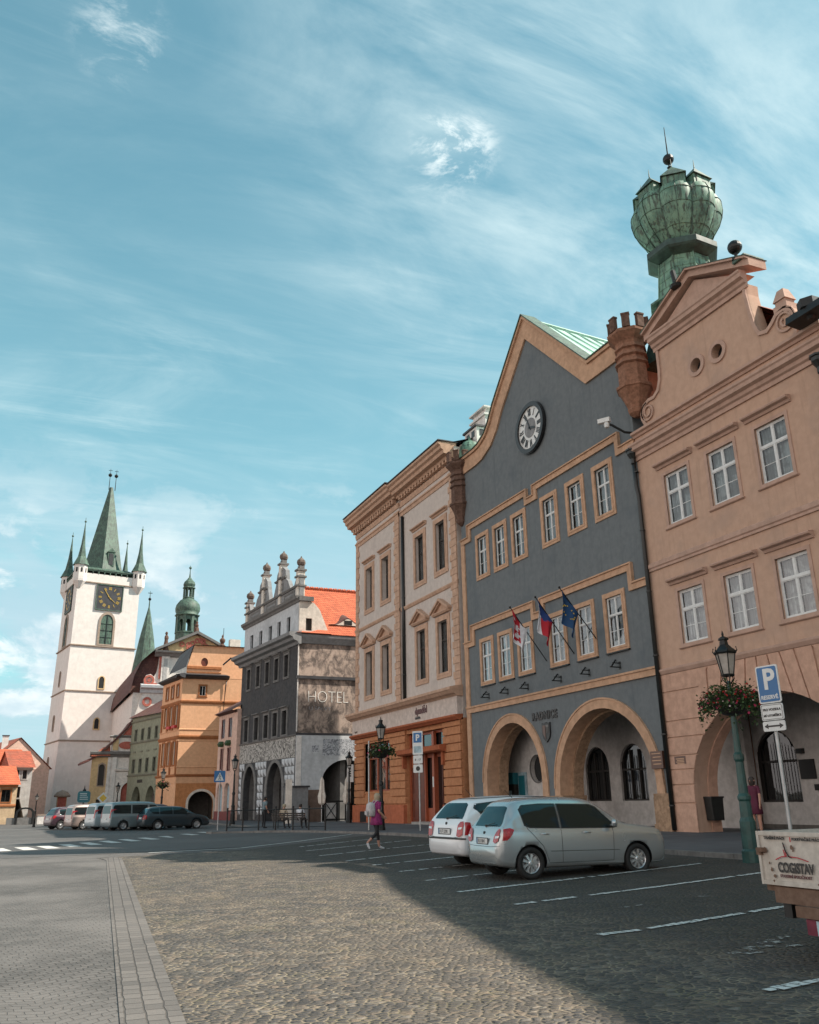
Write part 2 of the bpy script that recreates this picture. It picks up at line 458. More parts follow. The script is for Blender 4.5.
simple('steel', (0.40, 0.41, 0.41), 0.45, metal=0.6, var=0.15)
simple('white_metal', (0.65, 0.65, 0.63), 0.4)
simple('gold', (0.65, 0.40, 0.10), 0.35, metal=0.6)
simple('black_paint', (0.012, 0.012, 0.013), 0.4)
simple('room_dark', (0.018, 0.019, 0.02), 0.9)
simple('sign_blue', (0.006, 0.115, 0.30), 0.35, var=0.05)
simple('sign_white', (0.62, 0.63, 0.62), 0.4, var=0.05)
simple('sign_yellow', (0.62, 0.40, 0.05), 0.4)
simple('teal_board', (0.015, 0.13, 0.16), 0.4)
simple('poster_pale', (0.30, 0.42, 0.47), 0.4, var=0.3, scale=5)
simple('red_paint', (0.42, 0.02, 0.025), 0.4)
simple('blue_cloth', (0.012, 0.04, 0.17), 0.8)
simple('navy_cloth', (0.008, 0.05, 0.14), 0.8)
simple('white_cloth', (0.62, 0.63, 0.66), 0.8)
simple('red_cloth', (0.42, 0.015, 0.03), 0.8)
simple('yellow_cloth', (0.65, 0.45, 0.04), 0.8)
simple('letter_brown', (0.10, 0.028, 0.028), 0.5)
simple('letter_dark', (0.03, 0.026, 0.025), 0.5)
simple('letter_white', (0.72, 0.70, 0.66), 0.6)
simple('plaque_brown', (0.10, 0.045, 0.03), 0.35)
simple('concrete', (0.30, 0.28, 0.26), 0.9, var=0.2, bump=0.3)
simple('lamp_glass', (0.34, 0.31, 0.28), 0.25, var=0.15, scale=4)
simple('leaf', (0.028, 0.060, 0.018), 0.6, var=0.5, scale=20)
simple('leaf_light', (0.06, 0.11, 0.035), 0.6, var=0.4, scale=20)
simple('petal_pink', (0.50, 0.05, 0.14), 0.6)
simple('petal_red', (0.50, 0.03, 0.03), 0.6)
simple('petal_white', (0.60, 0.50, 0.50), 0.6)
curtain_mat('curtain'); curtain_mat('curtain_grey', (0.30, 0.29, 0.29))
glassy('glass'); glassy('glass_bright', (0.75, 0.8, 0.82), refl=1.6)
glassy('glass_dark', (0.3, 0.33, 0.34), op=0.5)
glassy('car_glass', (0.10, 0.13, 0.13), op=0.97, refl=0.75, gc=(0.55, 0.8, 0.85))
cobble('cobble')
setts('road_setts', (0.09, 0.084, 0.079), (0.140, 0.129, 0.121), (0.06, 0.055, 0.05), arc=True, rot=R_(-8), patch=0.55)
setts('strip_setts', (0.115, 0.105, 0.098), (0.175, 0.158, 0.145), (0.06, 0.055, 0.05), w=0.19, h=0.148, rot=R_(-85.2), bump=0.9, patch=0.2)
setts('far_road', (0.085, 0.082, 0.08), (0.12, 0.115, 0.11), (0.06, 0.058, 0.055), arc=True, rot=R_(30), bump=0.5)
setts('pavement_stone', (0.075, 0.078, 0.085), (0.115, 0.118, 0.125), (0.05, 0.05, 0.052), w=0.5, h=0.5, rot=0, bump=0.3, patch=0.3)
simple('kerb_stone', (0.17, 0.16, 0.15), 0.85, var=0.25, bump=0.3, scale=4)
wornpaint('worn_white', (0.72, 0.72, 0.69), keep=0.46)
wornpaint('worn_bits', keep=0.60)
wornpaint('zebra_white', (0.60, 0.59, 0.56), keep=0.30)


# ---------------------------------------------------------------- geometry helpers
WLOC = {}


class Fr:
    """a wall's own axes: u along it, d outwards, z up"""
    def __init__(s, o, d, out):
        s.o = Vector((o[0], o[1], 0)); s.d = Vector((d[0], d[1], 0)).normalized(); s.n = Vector((out[0], out[1], 0)).normalized()

    def P(s, u, d, z):
        return s.o + s.d * u + s.n * d + Vector((0, 0, z))


ROW = Fr((21, 0), (0, 1), (-1, 0))           # the row on the right: u is the world's Y


def arc(cu, cz, ru, rz, a0, a1, n=20):
    return [(cu + ru * math.cos(a0 + (a1 - a0) * i / n), cz + rz * math.sin(a0 + (a1 - a0) * i / n)) for i in range(n + 1)]


def rect(u0, u1, z0, z1):
    return [(u0, z0), (u1, z0), (u1, z1), (u0, z1)]


class MB:
    def __init__(s):
        s.v = []; s.f = []; s.mi = []; s.sm = []; s.cur = 0; s.smooth = False

    def mat(s, i):
        s.cur = i; return s

    def add(s, vs, fs):
        k = len(s.v)
        s.v += [Vector(p) for p in vs]
        for f in fs:
            s.f.append([k + i for i in f]); s.mi.append(s.cur); s.sm.append(s.smooth)

    def box(s, fr, u0, u1, d0, d1, z0, z1):
        p = [fr.P(u, d, z) for z in (z0, z1) for d in (d0, d1) for u in (u0, u1)]
        s.add(p, [(0, 1, 3, 2), (4, 6, 7, 5), (0, 4, 5, 1), (2, 3, 7, 6), (0, 2, 6, 4), (1, 5, 7, 3)])
        return s

    def prism(s, fr, poly, d0, d1, holes=(), front_only=False, fn=None):
        """flat shape (u,z) with holes, given thickness from d0 to d1"""
        loops = [poly] + list(holes)
        flat = [q for L in loops for q in L]
        tri = geometry.tessellate_polygon([[Vector((a, b, 0)) for a, b in L] for L in loops])
        n = len(flat)
        g = fn or fr.P
        vs = [g(a, d1, b) for a, b in flat] + [g(a, d0, b) for a, b in flat]
        fs = [tuple(t) for t in tri]
        if not front_only:
            fs += [tuple(n + i for i in reversed(t)) for t in tri]
            k = 0
            for L in loops:
                m = len(L)
                for i in range(m):
                    j = (i + 1) % m
                    fs.append((k + i, k + j, n + k + j, n + k + i))
                k += m
        s.add(vs, fs)
        return s

    def sweep(s, fr, prof, u0, u1, m0=0.0, m1=0.0):
        """profile (d,z) run along the wall; m0/m1 mitre the ends by d"""
        n = len(prof)
        vs = [fr.P(u0 - d * m0, d, z) for d, z in prof] + [fr.P(u1 + d * m1, d, z) for d, z in prof]
        fs = [(i, (i + 1) % n, n + (i + 1) % n, n + i) for i in range(n)]
        fs += [tuple(reversed(range(n))), tuple(range(n, 2 * n))]
        s.add(vs, fs)
        return s

    def ribbon(s, fr, path, w, d0, d1, closed=False):
        """band of width w lying inside (below / right of) a path in the wall's plane"""
        n = len(path)
        off = []
        for i in range(n):
            def nrm(a, b):
                e = Vector((b[0] - a[0], b[1] - a[1])); e.normalize(); return Vector((e.y, -e.x))
            if i == 0 and not closed: nn = nrm(path[0], path[1]); k = 1
            elif i == n - 1 and not closed: nn = nrm(path[-2], path[-1]); k = 1
            else:
                a = nrm(path[i - 1], path[i]); b = nrm(path[i], path[(i + 1) % n])
                nn = (a + b).normalized(); k = 1 / max(0.3, nn.dot(a))
            off.append((path[i][0] + nn.x * w * k, path[i][1] + nn.y * w * k))
        m = n if closed else n - 1
        for i in range(m):
            j = (i + 1) % n
            q = [path[i], path[j], off[j], off[i]]
            vs = [fr.P(a, d1, b) for a, b in q] + [fr.P(a, d0, b) for a, b in q]
            fs = [(0, 1, 2, 3), (7, 6, 5, 4), (0, 4, 5, 1), (2, 6, 7, 3)]
            if not closed and i == 0: fs.append((0, 3, 7, 4))
            if not closed and i == m - 1: fs.append((1, 5, 6, 2))
            s.add(vs, fs)
        return s

    def lathe(s, c, prof, n=24, a0=0.0, lobes=None, axis=None, cap=True):
        c = Vector(c)
        vs = []; fs = []
        for r, z in prof:
            for i in range(n):
                a = a0 + 2 * math.pi * i / n
                k = lobes(a, r, z) if lobes else 1.0
                p = Vector((math.cos(a) * r * k, math.sin(a) * r * k, z))
                if axis is not None: p = axis @ p
                vs.append(c + p)
        m = len(prof)
        for j in range(m - 1):
            for i in range(n):
                i2 = (i + 1) % n
                fs.append((j * n + i, j * n + i2, (j + 1) * n + i2, (j + 1) * n + i))
        if cap:
            if prof[0][0] > 1e-4: fs.append(tuple(reversed(range(n))))
            if prof[-1][0] > 1e-4: fs.append(tuple((m - 1) * n + i for i in range(n)))
        s.add(vs, fs)
        return s

    def tube(s, pts, rad, n=8, cap=True):
        pts = [Vector(p) for p in pts]
        rad = rad if isinstance(rad, (list, tuple)) else [rad] * len(pts)
        vs = []; fs = []
        for i, p in enumerate(pts):
            d = (pts[min(i + 1, len(pts) - 1)] - pts[max(i - 1, 0)]).normalized()
            a = d.cross(Vector((0, 0, 1)))
            if a.length < 0.05: a = d.cross(Vector((1, 0, 0)))
            a.normalize(); b = d.cross(a)
            for k in range(n):
                t = 2 * math.pi * k / n
                vs.append(p + (a * math.cos(t) + b * math.sin(t)) * rad[i])
        for j in range(len(pts) - 1):
            for i in range(n):
                i2 = (i + 1) % n
                fs.append((j * n + i, j * n + i2, (j + 1) * n + i2, (j + 1) * n + i))
        if cap:
            fs.append(tuple(reversed(range(n)))); fs.append(tuple((len(pts) - 1) * n + i for i in range(n)))
        s.add(vs, fs)
        return s

    def ball(s, c, r, n=14, sz=1.0):
        prof = [(max(1e-4, r * math.sin(math.pi * i / (n // 2 + 2))), -r * sz * math.cos(math.pi * i / (n // 2 + 2))) for i in range(n // 2 + 3)]
        prof[0] = (1e-4, -r * sz); prof[-1] = (1e-4, r * sz)
        return s.lathe(c, prof, n, cap=False)

    def poly(s, pts):
        s.add(pts, [tuple(range(len(pts)))]); return s

    def build(s, name, mats, parent=None, local=False, normals=True, label=None):
        me = bpy.data.meshes.new(name)
        off = Vector(WLOC.get(parent.name, (0, 0, 0))) if (parent and not local) else Vector((0, 0, 0))
        me.from_pydata([tuple(v - off) for v in s.v], [], s.f)
        for m in (mats if isinstance(mats, (list, tuple)) else [mats]):
            me.materials.append(MATS[m] if isinstance(m, str) else m)
        me.polygons.foreach_set('material_index', s.mi)
        me.polygons.foreach_set('use_smooth', s.sm)
        me.update()
        if normals:
            bm = bmesh.new(); bm.from_mesh(me)
            bmesh.ops.recalc_face_normals(bm, faces=bm.faces)
            bm.to_mesh(me); bm.free()
        o = bpy.data.objects.new(name, me)
        C.objects.link(o)
        if parent: o.parent = parent; WLOC[o.name] = tuple(off)
        if label: o['label'] = label
        return o


def tag(o, label=None, cat=None, group=None, kind=None):
    for k, v in (('label', label), ('category', cat), ('group', group), ('kind', kind)):
        if v: o[k] = v
    return o


def thing(name, label, cat, loc=(0, 0, 0), rz=0.0, group=None):
    o = bpy.data.objects.new(name, None)
    o.empty_display_size = 0.3
    C.objects.link(o)
    o.location = loc; o.rotation_euler = (0, 0, rz)
    WLOC[o.name] = tuple(loc)
    return tag(o, label, cat, group)


def copy_tree(o, parent=None, loc=None, rz=None, label=None):
    c = o.copy(); C.objects.link(c); c.parent = parent
    WLOC[c.name] = WLOC.get(o.name, (0, 0, 0))
    if loc is not None: c.location = loc
    if rz is not None: c.rotation_euler = (0, 0, rz)
    if label: c['label'] = label
    for ch in list(o.children): copy_tree(ch, c)
    return c


def text(name, body, size, mat, origin, xdir, ydir, parent=None, depth=0.01, sx=1.0, align='LEFT', bold=0.0, spacing=1.0):
    """letters as a mesh; origin/xdir/ydir in world axes"""
    cu = bpy.data.curves.new(name, 'FONT')
    cu.body = body; cu.size = size; cu.extrude = depth; cu.align_x = align; cu.offset = bold; cu.space_character = spacing
    cu.resolution_u = 3
    tmp = bpy.data.objects.new('tmp_text', cu); C.objects.link(tmp)
    bpy.context.view_layer.update()
    me = bpy.data.meshes.new_from_object(tmp)
    bpy.data.objects.remove(tmp); bpy.data.curves.remove(cu)
    X = Vector(xdir).normalized(); Y = Vector(ydir).normalized(); Zv = X.cross(Y)
    M = Matrix((X, Y, Zv)).transposed().to_4x4(); M.translation = Vector(origin)
    M = M @ Matrix.Diagonal((sx, 1, 1, 1))
    off = Vector(WLOC.get(parent.name, (0, 0, 0))) if parent else Vector((0, 0, 0))
    me.transform(Matrix.Translation(-off) @ M)
    me.materials.clear(); me.materials.append(MATS[mat])
    me.name = name
    o = bpy.data.objects.new(name, me); C.objects.link(o)
    if parent: o.parent = parent; WLOC[o.name] = tuple(off)
    return o
# ================================================================ GROUND
def gz(x, y):
    r = min(max((x - 7.0) * 0.025, 0.0), 0.25)
    if y < 30: f = 1.0
    elif y < 60: f = 1.0 - 0.6 * (y - 30) / 30
    else: f = 0.4
    return r * f


def gp(x, y): return gz(x, y) + 0.10          # top of the pavement


def ground():
    xs = [-3000, -600, -150, -60, -40, -30] + [i * 1.0 for i in range(-24, 40)] + [45, 60, 90, 150, 600, 3000]
    ys = [-3000, -600, -100, -30, -10] + [i * 1.0 for i in range(-4, 66)] + [70, 80, 90, 100, 120, 150, 250, 600, 3000]
    v = [(x, y, gz(x, y)) for y in ys for x in xs]
    n = len(xs)
    f = [(j * n + i, j * n + i + 1, (j + 1) * n + i + 1, (j + 1) * n + i) for j in range(len(ys) - 1) for i in range(n - 1)]
    b = MB(); b.add(v, f)
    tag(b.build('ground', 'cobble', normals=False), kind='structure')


def inside(p, poly):
    c = False; n = len(poly)
    for i in range(n):
        a, b = poly[i], poly[(i + 1) % n]
        if (a[1] > p[1]) != (b[1] > p[1]) and p[0] < (b[0] - a[0]) * (p[1] - a[1]) / (b[1] - a[1]) + a[0]: c = not c
    return c


def sheet(name, poly, dz, mat, step=1.0, skirt=0.0, parent=None, kind='structure', zf=gz, kerbmat=None, kerbedges=None):
    pts = []
    n = len(poly)
    for i in range(n):
        a, b = Vector(poly[i]), Vector(poly[(i + 1) % n])
        k = max(1, int((b - a).length / step))
        pts += [a.lerp(b, j / k) for j in range(k)]
    m = len(pts)
    x0 = min(p.x for p in pts); x1 = max(p.x for p in pts); y0 = min(p.y for p in pts); y1 = max(p.y for p in pts)
    inner = []
    if step < 5:
        yy = y0 + step * .5
        while yy < y1:
            xx = x0 + step * .5
            while xx < x1:
                if inside((xx, yy), [(p.x, p.y) for p in pts]): inner.append(Vector((xx + .013, yy + .007)))
                xx += step
            yy += step
    r = geometry.delaunay_2d_cdt(pts + inner, [(i, (i + 1) % m) for i in range(m)], [list(range(m))], 1, 1e-4)
    vs = [Vector((p.x, p.y, zf(p.x, p.y) + dz)) for p in r[0]]
    b = MB(); b.add(vs, [list(t) for t in r[2]])
    if skirt:
        for i in range(m):
            a, c = pts[i], pts[(i + 1) % m]
            za, zc = zf(a.x, a.y) + dz, zf(c.x, c.y) + dz
            b.add([(a.x, a.y, za), (c.x, c.y, zc), (c.x, c.y, zc - skirt), (a.x, a.y, za - skirt)], [(0, 1, 2, 3)])
    o = b.build(name, mat, parent)
    if kind: o['kind'] = kind
    return o


ground()
STRIP = lambda y: 1.31 + (y - 7.14) * 0.0832          # right edge of the long strip of big setts
sheet('road', [(STRIP(y) - 0.43, y) for y in range(-30, 29, 2)] +
      [(2.4, 29.3), (3.2, 29.7), (5.4, 30.2), (7.3, 30.8), (10.5, 33.2), (14.3, 36.5), (30, 52), (30, 140), (-70, 140), (-70, -30)],
      0.004, 'road_setts', 2.0)
sheet('road_strip', [(STRIP(y), y) for y in (-30, -10, 0, 10, 20, 28.6)] + [(3.0, 29.4)] + [(2.5, 29.0)] +
      [(STRIP(y) - 0.45, y) for y in (28, 20, 10, 0, -10, -30)], 0.014, 'strip_setts', 1.0, skirt=0.02)
# far asphalt-like carriageway where the crossing lies
sheet('far_road', [(-70, 30.5), (1.2, 31.2), (4.2, 32.2), (7.6, 32.6), (10.6, 35.2), (13.9, 38.5), (13.2, 43), (11.2, 46), (9.4, 47.6), (10.8, 51), (13.2, 56),
                   (13.4, 72), (12.2, 84), (9, 100), (2, 108), (-70, 120)], 0.009, 'far_road', 3.0)
PAV = [(14.5, -12), (14.5, 22), (14.4, 34), (14.0, 38.2), (13.2, 42.6), (12.0, 45.0), (10.6, 46.6), (9.5, 47.2), (9.3, 47.8), (9.9, 48.8),
       (11.4, 51), (13.6, 56), (13.8, 72), (12.6, 84), (30, 84), (30, -12)]
sheet('pavement', PAV, 0.10, 'pavement_stone', 1.5, skirt=0.16)
# kerb stones along the edge, one continuous step
def kerb():
    b = MB()
    pts = [Vector(p) for p in PAV[:14]]
    for i in range(len(pts) - 1):
        a, c = pts[i], pts[i + 1]
        n = max(1, int((c - a).length / 0.9))
        d = (c - a).normalized(); nn = Vector((-d.y, d.x))
        for k in range(n):
            p = a.lerp(c, (k + .008) / n); q = a.lerp(c, (k + .992) / n)
            h = 0.105 + random.uniform(-.006, .006)
            vs = []
            for dz in (-0.1, 0):
                for w in (0.05, -0.17):
                    for e in (p, q):
                        g = e + nn * w
                        vs.append((g.x, g.y, gz(e.x, e.y) + h + dz if dz == 0 else gz(e.x, e.y) - 0.1))
            b.add(vs, [(0, 1, 3, 2), (4, 6, 7, 5), (0, 4, 5, 1), (2, 3, 7, 6), (0, 2, 6, 4), (1, 5, 7, 3)])
    tag(b.build('kerb', 'kerb_stone'), kind='structure')
kerb()


def road_marks():
    # bay lines of the parking places: each a row of painted stone tops, worn and wavy
    lines = [((5.7, 5.98), (7.9, 6.3), (12.5, 6.7)), ((6.3, 9.1), (9.2, 9.5), (13.4, 10.0)), ((7.0, 12.2), (9.9, 12.55), (13.6, 13.15)),
             ((7.1, 14.3), (10.2, 14.72), (13.4, 15.3)), ((7.5, 16.5), (10, 17.0), (13.6, 17.7)), ((7.9, 18.75), (11, 19.4), (13.6, 20.0)),
             ((8.1, 20.9), (11, 21.6), (13.6, 22.4)), ((8.1, 22.8), (11.2, 24.0), (13.6, 24.8)), ((8.2, 25.4), (11.0, 26.6), (13.4, 27.4)),
             ((8.6, 28.0), (13.2, 30.2)), ((9.1, 30.4), (13.2, 33.0))]
    for k, L in enumerate(lines):
        b = MB()
        for a, c in zip(L[:-1], L[1:]):
            a = Vector(a); c = Vector(c); n = int((c - a).length / 0.13)
            d = (c - a).normalized(); nn = Vector((-d.y, d.x))
            for i in range(n):
                if random.random() < (0.03 if k < 4 else 0.14): continue
                p = a.lerp(c, (i + .07) / n); q = a.lerp(c, (i + .93) / n)
                o1, o2 = random.uniform(-.012, .012), random.uniform(-.012, .012); w = random.uniform(.042, .070)
                P = [p + nn * (o1 - w), q + nn * (o2 - w), q + nn * (o2 + w), p + nn * (o1 + w)]
                b.poly([(g.x, g.y, gz(g.x, g.y) + 0.012) for g in P])
        tag(b.build('parking_line', 'worn_white'), kind='structure')
    b = MB()                                              # an old worn-off letter or number in one bay
    for (x, y) in [(7.0, 7.5), (7.1, 7.6), (7.3, 7.55), (7.45, 7.72), (7.55, 7.66), (7.65, 7.8), (7.85, 7.85), (7.4, 7.45), (7.55, 7.4), (6.75, 7.45), (6.9, 7.35),
                   (8.0, 10.9), (8.3, 10.95), (9.6, 11.1)]:
        s1, s2 = random.uniform(.07, .14), random.uniform(.03, .05)
        b.poly([(x + dx * s1, y + dy * s2 + dx * .01, gz(x, y) + 0.012) for dx, dy in ((-1, -1), (1, -1), (1.1, 1), (-.9, 1))])
    tag(b.build('worn_marking', 'worn_bits'), kind='structure')
    b = MB()                                              # thin edge line where plaza and road meet
    L = [(4.2, 31.2), (7.4, 31.9), (10.2, 34.2), (13.6, 37.6)]
    for a, c in zip(L[:-1], L[1:]):
        a = Vector(a); c = Vector(c); nn = Vector((-(c - a).y, (c - a).x)).normalized() * 0.07
        b.poly([(g.x, g.y, gz(g.x, g.y) + 0.017) for g in (a - nn, c - nn, c + nn, a + nn)])
    tag(b.build('edge_line', 'worn_white'), kind='structure')
    # pedestrian crossing
    zs = [(-1.15, 37.2), (-.33, 37.45), (.55, 37.75), (1.35, 38.3), (2.2, 39.2), (3.05, 40.4), (3.95, 41.7), (4.9, 43.0), (5.9, 44.3), (7.05, 45.8), (8.4, 47.8), (9.6, 49.6)]
    for i, (x, y) in enumerate(zs):
        b = MB()
        w, l = 0.25, 1.35 if i < 9 else 1.1
        t = R_(8 if i < 4 else 22)
        ux, uy = math.cos(t), math.sin(t)
        b.poly([(x + a * w * ux - c * l * .12, y + a * w * uy + c * l, gz(x, y) + 0.018) for a, c in ((-1, -1), (1, -1), (1, 1), (-1, 1))])
        tag(b.build('crossing_stripe', 'zebra_white'), kind='structure')


road_marks()
# ================================================================ FACADE KIT
def window(parent, fr, uc, z0, w, h, cas='ochre_trim', cw=0.17, proj=0.06, frame='white_paint', style='sash4', curt='curtain', dep=0.16,
           sill=None, hood=None, glass='glass', room=0.7, arch=False, bars=0.045, low=0.45, cover=1.0):
    """casing + reveal + dark room is the window; frame, pane, curtain, sill and hood are its parts"""
    u0, u1, z1 = uc - w / 2, uc + w / 2, z0 + h
    op = rect(u0, u1, z0, z1)
    if arch: op = [(u0, z0), (u1, z0)] + arc(uc, z1 - w / 2, w / 2, w / 2, 0, math.pi, 12)
    b = MB()
    if cw:
        if arch: outer = [(u0 - cw, z0 - cw * .5), (u1 + cw, z0 - cw * .5)] + arc(uc, z1 - w / 2, w / 2 + cw, w / 2 + cw, 0, math.pi, 12)
        else: outer = rect(u0 - cw, u1 + cw, z0 - cw, z1 + cw)
        b.mat(0).prism(fr, outer, -0.02, proj, [op])
        if not arch and proj > .03:
            b.prism(fr, rect(u0 - cw * .45, u1 + cw * .45, z0 - cw * .45, z1 + cw * .45), proj - .002, proj + 0.018, [op])
    b.mat(1)                                             # room behind: five sides
    for q in ([(u0, -dep - .06, z0), (u0, -room, z0), (u0, -room, z1), (u0, -dep - .06, z1)], [(u1, -dep - .06, z0), (u1, -room, z0), (u1, -room, z1), (u1, -dep - .06, z1)],
              [(u0, -dep - .06, z0), (u1, -dep - .06, z0), (u1, -room, z0), (u0, -room, z0)], [(u0, -dep - .06, z1), (u1, -dep - .06, z1), (u1, -room, z1), (u0, -room, z1)],
              [(u0, -room, z0), (u1, -room, z0), (u1, -room, z1), (u0, -room, z1)]):
        b.poly([fr.P(*p) for p in q])
    win = b.build('window', [cas, 'room_dark'], parent)
    f = MB()
    t = bars
    fo = op
    if arch: fi = [(u0 + t, z0 + t), (u1 - t, z0 + t)] + arc(uc, z1 - w / 2, w / 2 - t, w / 2 - t, 0, math.pi, 12)
    else: fi = rect(u0 + t, u1 - t, z0 + t, z1 - t)
    f.prism(fr, fo, -dep - .05, -dep + .02, [fi])
    zt = z0 + h * .64
    if style in ('sash4', 'cross', 'tall'):
        f.box(fr, uc - t * .6, uc + t * .6, -dep - .045, -dep + .022, z0 + t * .9, z1 - t * .9)
        f.box(fr, u0 + t * .9, u1 - t * .9, -dep - .043, -dep + .026, zt - t * .65, zt + t * .65)
        for a, c in ((u0 + t, uc - t * .6), (uc + t * .6, u1 - t)):          # casement edges
            for q0, q1 in ((z0 + t, zt - t * .65), (zt + t * .65, z1 - t)):
                e = t * .5
                f.prism(fr, rect(a, c, q0, q1), -dep - .03, -dep + .008, [rect(a + e, c - e, q0 + e, q1 - e)])
    if style == 'sash4':
        zl = z0 + h * .32
        f.box(fr, u0 + t, u1 - t, -dep - .02, -dep + .004, zl - .011, zl + .011)
    if style == 'grid':
        for k in range(1, 3):
            uu = u0 + w * k / 3; f.box(fr, uu - t * .4, uu + t * .4, -dep - .04, -dep + .02, z0 + t, z1 - t)
        for k in range(1, 5):
            zz = z0 + h * k / 5; f.box(fr, u0 + t, u1 - t, -dep - .04, -dep + .015, zz - t * .3, zz + t * .3)
    if style == 'mull': f.box(fr, uc - t * .6, uc + t * .6, -dep - .045, -dep + .022, z0 + t, z1 - t)
    f.build('frame', frame, win)
    g = MB(); g.prism(fr, fi, 0, -dep - .012, front_only=True); g.build('pane', glass, win, normals=False)
    if curt:
        cmb = MB(); zc0, zc1 = z0 + .03, z1 - .03
        halves = [(u0 + .04, uc - .03), (uc + .03, u1 - .04)] if w > .8 else [(u0 + .04, u1 - .04)]
        for a, c in halves:
            a2, c2 = a, c
            if cover < 1 and random.random() > cover: a2 = a + (c - a) * random.uniform(.1, .5)
            n = 14
            vs = []
            ph = random.uniform(0, 6)
            for zz in (zc0, zc1):
                for i in range(n + 1):
                    vs.append(fr.P(a2 + (c2 - a2) * i / n, -dep - .13 + .028 * math.sin(i * 1.9 + ph), zz))
            cmb.smooth = True
            cmb.add(vs, [(i, i + 1, n + 2 + i, n + 1 + i) for i in range(n)])
        cmb.build('curtain', curt, win, normals=False)
    if sill:
        s_ = MB(); s_.sweep(fr, [(0, z0 - cw - .05), (.04, z0 - cw - .05), (.08, z0 - cw - .02), (.08, z0 - cw), (0, z0 - cw + .01)], u0 - cw - .06, u1 + cw + .06)
        s_.build('sill', sill, win)
    if hood:
        zz = hood[1]; e = hood[2]
        s_ = MB(); s_.sweep(fr, [(0, zz - .16), (.06, zz - .15), (.10, zz - .07), (.22, zz - .03), (.24, zz + .02), (.22, zz + .05), (0, zz + .09)], u0 - cw - e, u1 + cw + e)
        s_.build('hood', hood[0], win)
    return win


def archdoor(poly_u, zb, zs, top, n=18, cu=None, hw=None):
    """outline points of an arch from right foot over the top to left foot"""
    return [(cu + hw, zb)] + arc(cu, zs, hw, top - zs, 0, math.pi, n) + [(cu - hw, zb)]


def cornice(zt, h, out, steps=3):
    """classical cornice profile hanging from its top zt"""
    return [(0, zt - h), (out * .18, zt - h), (out * .22, zt - h * .78), (out * .42, zt - h * .70), (out * .5, zt - h * .52), (out * .85, zt - h * .42),
            (out * .88, zt - h * .2), (out, zt - h * .12), (out, zt), (0, zt + .03)]


def downpipe(parent_label, cat, pts, r=0.055, hopper=None, group=None, name='downpipe', mat='pipe'):
    t = thing(name, parent_label, cat, pts[-1], group=group)
    b = MB(); b.smooth = True
    b.tube(pts, r, 10); b.build('pipe', mat, t)
    if hopper:
        h = MB(); x, y, z = hopper
        h.lathe((x, y, z), [(.07, -.42), (.10, -.38), (.10, -.2), (.22, 0), (.22, .12), (.27, .14), (.27, .2)], 8, R_(22))
        h.build('hopper', mat, t)
    k = MB()
    zs = [z for z in (1.2, 3.6, 6.4, 8.8, 11.2, 13.6) if pts[-1][2] < z < pts[0][2] - .5]
    for z in zs:
        x, y = pts[-1][0], pts[-1][1]
        k.lathe((x, y, z), [(r + .012, -.03), (r + .02, -.02), (r + .02, .02), (r + .012, .03)], 10)
    if zs: k.build('bracket', mat, t)
    return t
# ================================================================ TOWN HALL (blue-grey, with clock)
GB = gp(21, 33)


def ring(cu, cz, r1, r2, n=30, kz=1.0):
    return arc(cu, cz, r1, r1 * kz, 0, 2 * math.pi, n)[:-1], arc(cu, cz, r2, r2 * kz, 0, 2 * math.pi, n)[:-1]


def side_walls(b, fr, u0, u1, zt0, zt1, depth, d_front, zb=-0.3, open0=False, open1=False):
    for ua, ub, zt, op in ((u0, u0 + .4, zt0, open0), (u1 - .4, u1, zt1, open1)):
        if op:                                                   # the arcade passage runs through below
            b.box(fr, ua, ub, -4.3, d_front, 5.25, zt); b.box(fr, ua, ub, -depth, -4.3, zb, zt)
        else: b.box(fr, ua, ub, -depth, d_front, zb, zt)
    b.box(fr, u0 + .4, u1 - .4, -depth, -depth + .4, zb, min(zt0, zt1))


